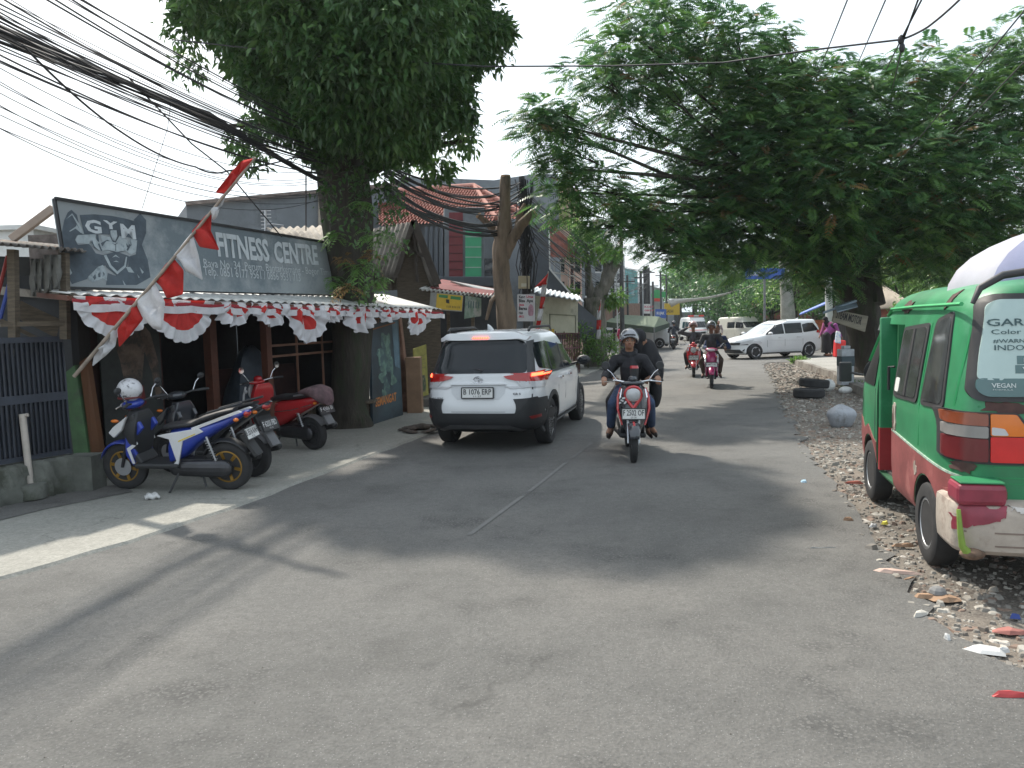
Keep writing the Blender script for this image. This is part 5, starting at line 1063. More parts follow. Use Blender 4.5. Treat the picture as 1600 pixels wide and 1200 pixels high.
def plate(parent,o,X,Yv,w,h,s,sub=None,m=None,ink=None,name='number_plate',frame=True):
    o,X,Yv=Vector(o),Vector(X).normalized(),Vector(Yv).normalized(); Z=X.cross(Yv); mb=MB(); a=o-X*w/2-Yv*h/2
    mb.prism([(0,0),(w,0),(w,h),(0,h)],a-Z*.004,X,Yv,Z*.008); p=mb.build(name,m or PLW,parent)
    if frame:
        mb=MB(); t=.008
        for q in (((0,0),(w,0)),((w,0),(w,h)),((w,h),(0,h)),((0,h),(0,0))):
            A=a+X*q[0][0]+Yv*q[0][1]; B=a+X*q[1][0]+Yv*q[1][1]; mb.bar(A,B,.014,.02,up=Z)
        mb.build('plate_frame',TRIM,p)
    text(s,h*.5,a+X*w*.06+Yv*h*.36+Z*.004,X,Yv,ink or PLK,p,width=w*.88,ext=.003,bold=.015)
    if sub: text(sub,h*.16,a+X*w*.38+Yv*h*.1+Z*.004,X,Yv,ink or PLK,p,width=w*.24,ext=.003)
    return p
def arches(body,ws,Rr,hw,depth=.35):
    m=MB()
    for x,z in ws:
        for s in (-1,1): 
            a=[(x+Rr*math.cos(2*math.pi*k/28),s*(hw-depth),z+Rr*math.sin(2*math.pi*k/28)) for k in range(28)]; b=[(p[0],s*(hw+.4),p[2]) for p in a]; m.rings([a,b] if s>0 else [b,a])
    cut(body,m,TRIM)
def arch_trim(tree,parent,x,z,R0,R1,side,m,off=.014):
    """band following a wheel arch"""
    a0,a1=R(-14),R(194); out=[(x+R1*math.cos(a0+(a1-a0)*k/18),z+R1*math.sin(a0+(a1-a0)*k/18)) for k in range(19)]; inn=[(x+R0*math.cos(a1+(a0-a1)*k/18),z+R0*math.sin(a1+(a0-a1)*k/18)) for k in range(19)]
    # build as quads directly
    mb=MB(); d=Vector(DIRS[side][1]); y0=DIRS[side][0][1]; rows=[]
    for k in range(19):
        a=a0+(a1-a0)*k/18; row=[]
        for r in (R0,R0+.002,(R0+R1)/2,R1):
            px,pz=x+r*math.cos(a),z+r*math.sin(a); rr2=max(r,R0+.03); loc,no,_,_=tree.ray_cast(Vector((x+rr2*math.cos(a),y0,z+rr2*math.sin(a))),d)
            if loc is None: loc=Vector((0,-d.y*.8,0)); 
            o_=off if r>R0 else -.05
            row.append((px,loc.y-d.y*o_,pz))
        row.append((row[-1][0],row[-1][1]+d.y*(off+.01),row[-1][2])); rows.append(row)
    mb.sheet(rows); return mb.build('wheel_arch_trim',m,parent,smooth=50)
# ===== white SUV (rear view) =====
SV=gnd(860,693); su_=thing('car','white people carrier seen from behind with brake lights lit, in the left lane','car',(0,0,0),R(90-14.5))
h_=R(14.5); ctr=Vector((.46,11.2,0))-Vector((math.cos(h_),-math.sin(h_),0))*.72; su_.location=ctr
body=vbody([(.26,-.60,3.25,.70,3,3),(.30,-.80,3.38,.80,5,4),(.42,-.93,3.50,.845,6,3.6),(.60,-.955,3.53,.86,6,3.2),(.80,-.93,3.50,.868,6,3.2),(.93,-.90,3.40,.865,6,3.2),(1.00,-.89,3.10,.855,6,3.5),(1.05,-.885,2.62,.835,6,4.5),(1.10,-.875,2.42,.815,6,5),(1.25,-.80,2.12,.775,6,5),(1.40,-.725,1.82,.735,6,5),(1.52,-.66,1.55,.70,6,5),(1.58,-.66,1.38,.675,6,5),(1.635,-.60,1.12,.62,5,4),(1.665,-.45,.9,.52,4,4),(1.68,-.2,.6,.3,3,3)],CARW,su_,lev=60)
arches(body,[(0,.34),(2.685,.34)],.385,.86,.34); bt=bvh(body)
mt=TRIM
# lower cladding and bumper
decal(bt,[(-.80,.27),(.80,.27),(.845,.44),(.84,.74),(.70,.74),(.60,.62),(.52,.55),(-.52,.55),(-.60,.62),(-.70,.74),(-.84,.74),(-.845,.44)],'B',TRIM,'rear_bumper',su_,.022,.03,.06)
for s in 'LR':
    decal(bt,[(-.93,.44),(-.92,.74),(-.72,.76),(-.44,.50),(-.40,.28),(-.86,.28)],s,TRIM,'bumper_corner',su_,.02,.03,.05)
    decal(bt,[(.38,.24),(2.32,.24),(2.30,.36),(.40,.36)],s,TRIM,'side_sill',su_,.022,.03,.08)
    decal(bt,[(.45,.30),(2.25,.30),(2.25,.325),(.45,.325)],s,ALLOY,'sill_strip',su_,.03,.02,.1)
    for x in (0,2.685): arch_trim(bt,su_,x,.34,.385,.455,s,TRIM,.016)
decal(bt,[(-.62,.33),(-.42,.40),(.42,.40),(.62,.33),(.56,.31),(.40,.345),(-.40,.345),(-.56,.31)],'B',mat('satin_grey',(.12,.12,.125),.4,m=.4),'skid_plate',su_,.034,.03,.06)
for s in (-1,1): decal(bt,[(s*.70,.47),(s*.79,.475),(s*.79,.515),(s*.68,.505)][::s],'B',mat('dark_reflector',(.2,.01,.01),.4),'reflector',su_,.03,.02,.06)
# tailgate glass
decal(bt,rpoly([(-.66,1.09),(.66,1.09),(.60,1.50),(.50,1.545),(-.50,1.545),(-.60,1.50)],.05),'B',GLS,'rear_window',su_,.006,.015,.05)
for s in (-1,1): decal(bt,[(s*.66,1.09),(s*.74,1.09),(s*.66,1.53),(s*.60,1.51)][::s],'B',TRIM,'pillar_trim',su_,.008,.015,.05)
decal(bt,[(-.50,1.545),(.50,1.545),(.58,1.51),(.60,1.56),(.45,1.60),(-.45,1.60),(-.60,1.56),(-.58,1.51)],'B',CARW,'spoiler',su_,.06,.08,.05)
m=MB()
for i in range(7): x=-.10+.034*i; m.box(-.735,-.722,x-.011,x+.011,1.565,1.585)
m.build('high_brake_light',BRK,su_,bevel=.002)
# tail lamps
for s in (1,-1):
    decal(bt,[(s*.84,.96),(s*.84,1.10),(s*.66,1.085),(s*.36,1.05),(s*.40,1.015),(s*.52,.985)][::s],'B',REDL,'tail_light',su_,.018,.03,.04)
    decal(bt,[(s*.83,.88),(s*.84,.965),(s*.52,.985),(s*.60,.90)][::s],'B',CLRL,'reversing_light',su_,.016,.03,.04)
    decal(bt,[(s*.70,1.03),(s*.83,1.035),(s*.83,1.075),(s*.70,1.07)][::s],'B',BRK,'brake_light',su_,.026,.01,.04)
    decal(bt,[(-.90,.95),(-.62,1.02),(-.66,1.07),(-.88,1.09)],'L' if s>0 else 'R',REDL,'tail_light_side',su_,.016,.03,.04)
    decal(bt,[(-.90,.88),(-.74,.90),(-.62,1.0),(-.90,.95)],'L' if s>0 else 'R',CLRL,'reversing_light_side',su_,.014,.03,.04)
for pts in ([(-.735,.56),(-.74,.96),(-.725,.96),(-.72,.56)],[(.735,.56),(.74,.96),(.725,.96),(.72,.56)]): decal(bt,pts,'B',SEAMM,'tailgate_gap',su_,.002,.01,.2)
decal(bt,[(-.73,.555),(-.60,.565),(.60,.565),(.73,.555),(.73,.57),(-.73,.57)],'B',SEAMM,'tailgate_gap',su_,.002,.01,.2)
decal(bt,[(-.30,.735),(.30,.735),(.38,.82),(.40,.945),(-.40,.945),(-.38,.82)],'B',mat('white_shadow_panel',(.5,.51,.52),.3,var=.03,coat=.5),'plate_recess',su_,.0035,.01,.06)  # recess shade put into the colour, greyer than the car paint
decal(bt,[(-.40,.935),(.40,.935),(.38,.955),(-.38,.955)],'B',CARW,'handle_lip',su_,.03,.03,.06)
plate(su_,(-.955,0,.83),(0,-1,0),(.08,0,1),.45,.145,'B 1076 ERP','11·27')
text('TERIOS' if 0 else 'Rush' if 0 else 'RUSH',.03,(-.962,.66,.74),(0,-1,0),(0,0,1),PLK,su_,width=.16,ext=.0,bold=.02,shear=.3); text('GR S',.028,(-.955,-.50,.80),(0,-1,0),(0,0,1),PLK,su_,width=.11,ext=.0,bold=.03)
m=MB() # badge: three ovals
def oval(m,c,a,b,r): m.tube([(c[0]+(0 if True else 0),c[1]+a*math.cos(2*math.pi*k/20),c[2]+b*math.sin(2*math.pi*k/20)) for k in range(21)],r,5)
oval(m,(-.915,0,1.005),.062,.042,.006); oval(m,(-.918,0,1.02),.04,.017,.005); oval(m,(-.918,0,1.008),.016,.036,.005); m.build('badge',CHR,su_,smooth=60)
m=MB(); m.tube([(-.88,-.02,1.10),(-.86,-.06,1.125),(-.86,.02,1.14),(-.83,.27,1.155)],[.014,.02,.012,.008],6); m.build('rear_wiper',TRIM,su_,smooth=50)
# side windows
for s in 'LR':
    decal(bt,rpoly([(-.50,1.14),(.15,1.075),(.95,1.055),(.97,1.43),(.15,1.50),(-.40,1.49),(-.50,1.36)],.05),s,GLS,'rear_side_window',su_,.008,.02,.06)
    decal(bt,rpoly([(1.02,1.055),(2.08,1.055),(1.60,1.40),(1.04,1.43)],.04),s,GLS,'front_side_window',su_,.008,.02,.06)
    decal(bt,[(.97,1.05),(1.02,1.05),(1.04,1.44),(.97,1.45)],s,TRIM,'window_pillar',su_,.011,.02,.1)
    decal(bt,[(.10,1.07),(.15,1.07),(.17,1.5),(.12,1.5)],s,TRIM,'window_pillar',su_,.011,.02,.1)
    decal(bt,[(-.50,1.045),(2.2,1.03),(2.2,1.05),(-.5,1.075)],s,TRIM,'belt_strip',su_,.012,.02,.1)
    for x in (.42,1.0,2.05): decal(bt,[(x,.38),(x+.012,.38),(x+.012,1.04),(x,1.04)],s,SEAMM,'door_gap',su_,.002,.01,.3)
    for x in (.55,1.25): decal(bt,rpoly([(x,.92),(x+.17,.92),(x+.17,.95),(x,.95)],.012),s,CHR,'door_handle',su_,.03,.02,.1)
    sg_=1 if s=='L' else -1
    m=MB(); m.tube([(1.98,sg_*.80,1.06),(1.98,sg_*.93,1.09)],.02,8); m.build('mirror_arm',TRIM,su_); m=MB(); m.ell((1.98,sg_*1.0,1.12),.07,.12,.085,14,10); mo=m.build('door_mirror',TRIM,su_,smooth=60)
    m=MB(); m.ell((1.93,sg_*1.0,1.12),.03,.095,.062,14,8); m.build('mirror_glass',GLS,mo,smooth=60)
    m=MB(); m.tube([(-.35,sg_*.60,1.66),(-.25,sg_*.60,1.705),(1.0,sg_*.62,1.715),(1.25,sg_*.60,1.64)],[.02,.02,.02,.012],8); m.build('roof_rail',TRIM,su_,smooth=50)
m=MB(); m.tube([(-.2,0,1.67),(-.26,0,1.72),(-.33,0,1.755)],[.05,.03,.01],8); m.build('roof_fin',CARW,su_,smooth=60)
decal(bt,[(-.62,1.06),(.62,1.06),(.52,1.5),(-.52,1.5)],'F',GLS,'windscreen',su_,.006,.015,.08)
m=MB(); m.box(-.5,3.1,-.55,.55,.24,.34); m.box(-.75,-.55,.1,.5,.28,.40); m.build('underbody',TRIM,su_)
for x in (0,2.685):
    for s in (1,-1): wheel(su_,(x,s*.735,.34),.34,.215,.225,5,s,ALLOY)
# ===== white people carrier turning on the right =====
a_,b_=gnd(1163,562),Vector((12.34,33.15,0)); d_=(a_-b_).normalized(); mp=thing('car','white people carrier crossing the road, seen from its left side by the right kerb','car',(0,0,0),math.atan2(d_.y,d_.x),sc=1.02)
mp.location=b_+Vector((.45,0,0))+Vector((-d_.y,d_.x,0))*-.72
body=vbody([(.20,-.60,3.20,.72,3,3),(.24,-.78,3.32,.80,5,3.5),(.40,-.84,3.42,.835,6,3),(.60,-.85,3.44,.842,6,2.8),(.76,-.84,3.38,.842,6,2.8),(.86,-.82,3.2,.835,6,3),(.93,-.80,2.85,.825,6,3.4),(.99,-.79,2.45,.815,6,4),(1.03,-.78,2.25,.805,6,4.6),(1.20,-.74,1.95,.765,6,5),(1.35,-.68,1.66,.725,6,5),(1.47,-.60,1.35,.69,6,5),(1.54,-.62,1.05,.65,5,4.5),(1.585,-.58,.75,.58,5,4),(1.603,-.35,.5,.42,4,4),(1.61,-.1,.3,.2,3,3)],CARW,mp,lev=54)
arches(body,[(0,.31),(2.65,.31)],.345,.84,.33); bt=bvh(body)
for s in 'LR':
    decal(bt,rpoly([(-.56,1.12),(.28,1.05),(.30,1.38),(.0,1.44),(-.30,1.44)],.05),s,GLS,'rear_quarter_window',mp,.008,.02,.06)
    decal(bt,rpoly([(.34,1.04),(1.20,1.02),(1.22,1.44),(.34,1.46)],.03),s,GLS,'rear_door_window',mp,.008,.02,.06)
    decal(bt,rpoly([(1.26,1.02),(2.12,.99),(1.95,1.12),(1.55,1.38),(1.28,1.44)],.03),s,GLS,'front_door_window',mp,.008,.02,.06)
    for x in (.33,1.23,2.08): decal(bt,[(x,.30),(x+.012,.30),(x+.012,1.01),(x,1.01)],s,SEAMM,'door_gap',mp,.002,.01,.3)
    for x in (.42,1.35): decal(bt,rpoly([(x,.86),(x+.2,.87),(x+.2,.90),(x,.89)],.012),s,CARW,'door_handle',mp,.03,.02,.1)
    decal(bt,[(.4,.22),(2.28,.22),(2.28,.27),(.4,.27)],s,TRIM,'side_sill',mp,.012,.02,.1)
    decal(bt,[(.4,.72),(2.0,.76),(2.0,.775),(.4,.74)],s,mat('white_crease',(.5,.51,.52),.3,coat=.5,var=.03),'crease',mp,.006,.01,.2)  # shade of the body crease painted as a greyer strip
    decal(bt,rpoly([(-.72,.98),(-.40,1.02),(-.46,1.12),(-.70,1.16)],.03),s,REDL,'tail_light',mp,.016,.02,.05)
    decal(bt,rpoly([(2.85,.66),(3.22,.60),(3.18,.70),(2.80,.80),(2.65,.82)],.02),s,CLRL,'headlight',mp,.014,.02,.05)
    sg_=1 if s=='L' else -1
    m=MB(); m.ell((2.02,sg_*.93,1.05),.09,.1,.065,12,8); m.tube([(2.03,sg_*.8,1.02),(2.02,sg_*.9,1.04)],.025,6); m.build('door_mirror',CARW,mp,smooth=60)
    for x in (0,2.65): wheel(mp,(x,sg_*.735,.31),.31,.2,.21,5,sg_,ALLOY,sw=.45)
decal(bt,[(-.6,1.02),(.6,1.02),(.52,1.44),(-.52,1.44)],'F',mat('windscreen_light',(.30,.33,.35),.08,var=.25,sc=3,coat=.5),'windscreen',mp,.006,.015,.06)
decal(bt,[(-.66,.60),(.66,.60),(.6,.70),(-.6,.70)],'F',TRIM,'grille',mp,.012,.02,.06); decal(bt,[(-.6,.27),(.6,.27),(.5,.42),(-.5,.42)],'F',TRIM,'air_intake',mp,.012,.02,.06)
for s in (-1,1): decal(bt,[(s*.55,.34),(s*.74,.34),(s*.74,.44),(s*.6,.44)][::s],'F',TRIM,'fog_lamp_recess',mp,.012,.02,.06); decal(bt,[(s*.5,.64),(s*.78,.66),(s*.76,.76),(s*.6,.72)][::s],'F',CLRL,'headlight_front',mp,.014,.02,.05)
decal(bt,[(-.6,1.08),(.6,1.08),(.52,1.42),(-.52,1.42)],'B',GLS,'rear_window',mp,.006,.015,.06)
plate(mp,(3.455,0,.5),(0,1,0),(0,0,1),.4,.13,'F 1485 KD'); m=MB(); m.tube([(-.8,-.3,.3),(-1.02,-.3,.3)],.04,8); m.bar((-.85,-.4,.33),(-.85,.4,.33),.06); m.build('tow_bar',TRIM,mp)
m=MB(); m.tube([(.0,0,1.6),(-.1,0,1.66)],[.04,.01],6); m.build('roof_fin',CARW,mp)
# ===== ambulance and van =====
def van(name,label,loc,rz,L,W,H,nose,parent_mat,sx=1):
    t=thing(name,label,'van' if 'van' in name else 'ambulance',loc,rz); zt=H
    b=vbody([(.25,-L+.1,.55,W*.46,4,3),(.35,-L,.68,W/2,6,4),(.75,-L,.70,W/2,7,4),(.95,-L,.62 if not nose else .55,W/2,7,4),(1.05,-L,.45 if nose else .55,W*.49,7,5),(H-.35,-L+.08,-.12,W*.455,7,5),(H-.1,-L+.12,-.35,W*.43,6,5),(H-.02,-L+.25,-.6,W*.36,5,4),(H,-L+.7,-1.0,W*.2,3,3)],parent_mat,t,lev=40,xm=-L/2)
    arches(b,[(-.15,.31),(-L+.75,.31)],.35,W/2,.3); tr=bvh(b); w2=W/2
    decal(tr,rpoly([(-w2*.82,1.08),(w2*.82,1.08),(w2*.76,H-.38),(-w2*.76,H-.38)],.06),'F',GLS,'windscreen',t,.008,.015,.08)
    decal(tr,[(-w2*.6,.6),(w2*.6,.6),(w2*.6,.75),(-w2*.6,.75)],'F',TRIM,'grille',t,.012,.02,.08)
    decal(tr,[(-w2*.9,.3),(w2*.9,.3),(w2*.9,.46),(-w2*.9,.46)],'F',TRIM if nose else parent_mat,'front_bumper',t,.02,.03,.08)
    for s in (-1,1): decal(tr,rpoly([(s*w2*.62,.62),(s*w2*.9,.62),(s*w2*.9,.8),(s*w2*.66,.8)][::s],.03),'F',CLRL,'headlight',t,.014,.02,.06)
    for s in 'LR':
        sg_=1 if s=='L' else -1
        decal(tr,rpoly([(-.95,1.06),(.05,1.06),(-.2,H-.42),(-.95,H-.38)],.04),s,GLS,'cab_window',t,.008,.02,.08)
        decal(tr,rpoly([(-2.1,1.06),(-1.1,1.06),(-1.1,H-.38),(-2.1,H-.38)],.04),s,GLS,'side_window',t,.008,.02,.08)
        for x in (-1.02,-2.2): decal(tr,[(x,.35),(x+.012,.35),(x+.012,H-.36),(x,H-.36)],s,SEAMM,'door_gap',t,.002,.01,.4)
        m=MB(); m.ell((.05,sg_*(w2+.1),1.15),.05,.07,.11,10,8); m.tube([(.0,sg_*(w2-.05),1.1),(.05,sg_*(w2+.08),1.12)],.015,5); m.build('door_mirror',TRIM,t,smooth=60)
        for x in (-.15,-L+.75): wheel(t,(x,sg_*(w2-.1),.31),.31,.18,.19,6,sg_,ALLOY)
    plate(t,(.72,0,.52),(0,1,0),(0,0,1),.38,.12,'F 8107 GA'); return t,tr
g1=at(1100,545,60); am,tr=van('ambulance','white ambulance with a red and white light bar coming towards the camera','ambulance' and (g1.x,62,0),R(-92),4.0,1.7,1.95,1,CARW)
m=MB(); m.box(-.75,-.45,-.62,.62,1.96,2.08); lb=m.build('light_bar',mat('red_bar',(.6,.02,.02),.3),am,bevel=.03); m=MB(); m.box(-.76,-.44,-.2,.2,1.97,2.085); m.build('light_bar_centre',CLRL,lb,bevel=.02)
decal(tr,[(-.7,.86),(.7,.86),(.7,.91),(-.7,.91)],'F',mat('amb_red',(.5,.03,.03),.4),'red_stripe',am,.008,.01,.1)
g2=at(1176,545,54); vn,tr=van('van','cream white van waiting behind the white people carrier, beside the ambulance','van' and (g2.x,54,0),R(-76),3.9,1.6,1.86,0,mat('cream_paint',(.55,.54,.48),.35,var=.06,coat=.4))
# white car under green canopy at far left
g3=at(942,536,49); vf,tr=van('parked_van','white vehicle parked under the green canopy, mostly hidden by the rider','van' and (g3.x,49,0),R(180),4.2,1.7,1.65,1,CARW)
# ===== green minibus =====
AG=thing('minibus','battered green and faded red minibus with its side door open, parked on the right verge','minibus',(0,0,0),R(90-14.5)); AG.location=Vector((2.90,5.28,0))+Vector((math.cos(h_),-math.sin(h_),0))*.70
AGN=mat('green_bus_paint',(.024,.195,.08),.46,var=.25,sc=2.5,c2=(.05,.25,.12),thr=.56,coat=.15,bump=.35,bsc=2.2,det=8); AGR=mat('faded_red_paint',(.22,.06,.058),.6,var=.3,sc=4,c2=(.33,.12,.11),thr=.6); RUST=mat('rust_brown',(.075,.04,.035),.9,var=.4,sc=9); PRIM=mat('peeled_filler',(.38,.33,.28),.85,var=.2,sc=4,c2=(.24,.19,.16),thr=.57,bump=.5,bsc=9)
W=.735
body=vbody([(.30,-.58,2.55,.69,5,4),(.36,-.64,2.82,.72,8,6),(.60,-.66,2.86,W,9,6),(.78,-.66,2.86,W,9,6),(1.0,-.655,2.82,W,9,6),(1.10,-.65,2.76,W-.005,9,6),(1.22,-.635,2.6,W-.02,9,6),(1.50,-.60,2.22,W-.06,8,6),(1.74,-.56,1.98,W-.10,8,6),(1.84,-.53,1.85,W-.14,7,6),(1.91,-.47,1.7,W-.22,6,5),(1.95,-.35,1.4,W-.36,4,4),(1.965,-.1,1.0,.2,3,3)],AGN,AG,lev=50,n=128)
arches(body,[(0,.28),(1.95,.28)],.34,W,.25)
m=MB(); m.box(1.02,1.62,.42,1.2,.34,1.66); m.box(1.72,2.25,.55,1.0,1.10,1.62,Matrix.Identity(4)) if 0 else None; cut(body,m,mat('bus_inside',(.02,.10,.045),.6,var=.3))
bt=bvh(body)
# red lower band
decal(bt,[(-.62,.30)]+[(.35*math.cos(R(176-172*k/14)),.28+.35*math.sin(R(176-172*k/14))) for k in range(15)]+[(1.01,.31),(1.01,.80),(.3,.76),(-.62,.72)],'L',AGR,'lower_panel',AG,.007,.02,.06)
decal(bt,[(1.63,.32),(1.63,.60),(1.75,.62),(2.0,.72),(2.2,.66),(2.35,.74),(2.78,.74),(2.78,.34)]+[(1.95+.35*math.cos(R(4+150*k/12)),.28+.35*math.sin(R(4+150*k/12))) for k in range(13)],'L',AGR,'front_lower_panel',AG,.007,.02,.06)
decal(bt,[(-.62,.73),(.3,.77),(1.0,.81),(1.0,.795),(.3,.755),(-.62,.715)],'L',mat('pale_edge',(.3,.4,.33),.7,var=.4,sc=20),'chipped_edge',AG,.009,.01,.1)
# open doorway frame: green pillar, inner floor, dark cabin seen in the gap
m=MB(); m.box(.9,1.72,-.40,.66,.33,.36); m.build('cabin_floor',mat('bus_floor',(.07,.06,.055),.9,var=.4),AG)
m=MB(); m.box(1.56,1.615,.43,.72,.36,1.72); m.build('door_pillar',AGN,AG,bevel=.01); m=MB(); m.box(1.555,1.618,.425,.722,.36,.74); m.build('pillar_base_paint',mat('bus_red',(.28,.02,.025),.5,var=.2),AG)
m=MB(); m.box(1.45,1.55,-.35,.42,.36,.75); m.box(1.47,1.52,-.35,.42,.75,1.15); m.build('bench_seat',mat('bus_seat',(.035,.03,.03),.8,var=.3),AG,bevel=.02)
m=MB(); m.box(1.0,1.02,.42,.70,.36,1.66); m.build('door_edge',mat('bus_inside2',(.015,.14,.05),.5,var=.3),AG)
# sliding door pushed back and outside body
dd=decal(bt,rpoly([(.28,.38),(1.04,.38),(1.04,1.72),(.28,1.72)],.04),'L',AGN,'sliding_door',AG,.02,.02,.08) if 0 else None
GB=mat('bus_side_glass',(.05,.055,.055),.08,var=.5,sc=4,coat=.5,c2=(.14,.15,.15),thr=.6); RUB=mat('rubber_seal',(.03,.03,.032),.6,var=.2)
# side windows: (frame, glass)
for nm,pts in (('rear_side_window',[(-.34,1.12),(.16,1.10),(.10,1.70),(-.22,1.76)]),('middle_window',[(.26,1.10),(.98,1.08),(.96,1.64),(.24,1.68)])):
    f=decal(bt,rpoly(pts,.06),'L',RUB,nm,AG,.010,.02,.06); cx=sum(p[0] for p in pts)/4; cz=sum(p[1] for p in pts)/4
    decal(bt,rpoly([(cx+(x-cx)*.86,cz+(z-cz)*.90) for x,z in pts],.05),'L',GB,'pane',f,.014,.01,.06)
    if nm[0]=='m': decal(bt,[(.58,1.12),(.63,1.12),(.62,1.63),(.57,1.63)],'L',RUB,'window_divider',f,.02,.01,.1); decal(bt,rpoly([(.80,1.13),(.92,1.13),(.92,1.24),(.80,1.24)],.03),'L',WHITEP,'sticker',f,.017,.004,.1); 
decal(bt,rpoly([(1.72,1.10),(2.36,1.10),(2.02,1.60),(1.74,1.64)],.05),'L',mat('open_window',(.008,.009,.009),.5),'front_door_window',AG,.008,.02,.06)  # shade inside the open window painted as a near-black panel on the body
decal(bt,[(1.70,1.60),(2.06,1.58),(1.98,1.68),(1.70,1.71)],'L',mat('visor_grey',(.10,.11,.11),.4,var=.4,sc=9),'rain_visor',AG,.05,.04,.06)
for x in (1.69,2.42): decal(bt,[(x,.62),(x+.012,.62),(x+.012,1.08),(x,1.08)],'L',SEAMM,'door_gap',AG,.003,.01,.3)
decal(bt,[(-.46,1.66),(-.44,1.66),(-.46,.74),(-.48,.74)],'L',mat('green_crease',(.015,.2,.07),.4),'panel_seam',AG,.003,.01,.3)
decal(bt,[(.2,.80),(.215,.80),(.215,1.68),(.2,1.68)],'L',mat('green_crease',(.015,.2,.07),.4),'panel_seam',AG,.003,.01,.3)
decal(bt,rpoly([(-.42,.90),(-.40,.90),(-.40,1.0),(-.42,1.0)],.006),'L',SEAMM,'fuel_slot',AG,.004,.01,.3)
rr=random.Random(12)
def blotch(side,cx,cz,a,b,mt_,nm,off=.0085,seed=0,n=18):
    q=random.Random(seed); pts=[]
    for k in range(n): t=2*math.pi*k/n; r=1+q.uniform(-.35,.3); pts.append((cx+a*r*math.cos(t),cz+b*r*math.sin(t)))
    decal(bt,pts,side,mt_,nm,AG,off,.004,.05)
blotch('L',.93,.92,.05,.12,PRIM,'bare_patch',seed=1); blotch('L',.95,.90,.025,.09,RUST,'rust_patch',.010,seed=2); blotch('L',1.05,1.80,.14,.05,RUST,'rust_patch',seed=3); blotch('L',-.02,1.83,.05,.06,RUST,'rust_patch',seed=4); blotch('L',.25,.62,.04,.05,PRIM,'bare_patch',.010,seed=5)
# gutter and roof edge
m=MB(); m.tube([(-.45,.655,1.80),(.6,.655,1.80),(1.5,.645,1.79),(1.95,.60,1.68),(2.35,.66,1.30)],.014,6); m.build('rain_gutter',mat('green_gutter',(.04,.34,.12),.45),AG,smooth=60)
# rear face
f=decal(bt,rpoly([(.60,1.20),(.64,1.25),(.56,1.80),(.50,1.845),(-.50,1.845),(-.56,1.80),(-.64,1.25),(-.60,1.20)],[.06,.03,.05,.05,.05,.05,.03,.06]),'B',RUB,'rear_window',AG,.016,.03,.05)
VG=mat('window_film',(.36,.47,.45),.15,var=.12,sc=1.4,coat=.6); VD=mat('window_film_dark',(.05,.12,.12),.15,var=.12,sc=2,coat=.6)
decal(bt,rpoly([(.565,1.33),(.59,1.34),(.525,1.78),(.47,1.81),(-.47,1.81),(-.525,1.78),(-.59,1.34),(-.565,1.33)],.03),'B',VG,'film',f,.022,.01,.05)
decal(bt,rpoly([(.56,1.23),(.60,1.27),(.592,1.34),(-.592,1.34),(-.60,1.27),(-.56,1.23)],.03),'B',VD,'film_band',f,.0222,.01,.05)
FT=mat('film_ink',(.03,.07,.075),.4); FW=mat('film_white',(.5,.56,.55),.4)
def rtext(s,y,z,h,wd,m_,bold=0):  # lettering draped on the sloping rear glass
    o=text(s,h,(-4,y,z),(0,-1,0),(0,0,1),m_,f,width=wd,ext=0,bold=bold)
    for v in o.data.vertices:
        loc,no,_,_=bt.ray_cast(Vector((-5,v.co.y,v.co.z)),Vector((1,0,0)))
        if loc: v.co=loc+no*.027
    return o
def jagpoly(pts,amp,seed,n=5):
    q=random.Random(seed); out=[]
    for i in range(len(pts)):
        a,b=pts[i],pts[(i+1)%len(pts)]
        for k in range(n): t=k/n; out.append((a[0]+(b[0]-a[0])*t+(q.gauss(0,amp) if k else 0),a[1]+(b[1]-a[1])*t+(q.gauss(0,amp) if k else 0)))
    return out
rtext('GARNIER',.53,1.655,.042,.36,FT,.01); rtext('Color Naturals',.515,1.605,.028,.36,FT); rtext('#WARNAIRAMBUT',.51,1.553,.022,.36,FT,.01); rtext('INDONESIA',.505,1.508,.032,.30,FT,.0)
fb=decal(bt,[(.40,1.425),(-.25,1.425),(-.25,1.475),(.40,1.475)],'B',VD,'slogan_bar',f,.024,.01,.08); fb=decal(bt,[(.41,1.37),(-.25,1.37),(-.25,1.42),(.41,1.42)],'B',VD,'slogan_bar',f,.024,.01,.08)
rtext('RAMBUT',.365,1.435,.028,.24,FW,.02); rtext('WARNA BARU',.375,1.38,.028,.4,FW,.02); rtext('VEGAN',.53,1.285,.026,.12,FW,.02); rtext('FORMULA',.525,1.268,.008,.1,FW)
m=MB(); loc=bt.ray_cast(Vector((-5,.33,1.29)),Vector((1,0,0)))[0]; m.tube([(loc.x-.028,.33+.03*math.cos(k*.55),1.29+.022*math.sin(k*.55)) for k in range(11)],.004,4); m.build('leaf_mark',FW,f)
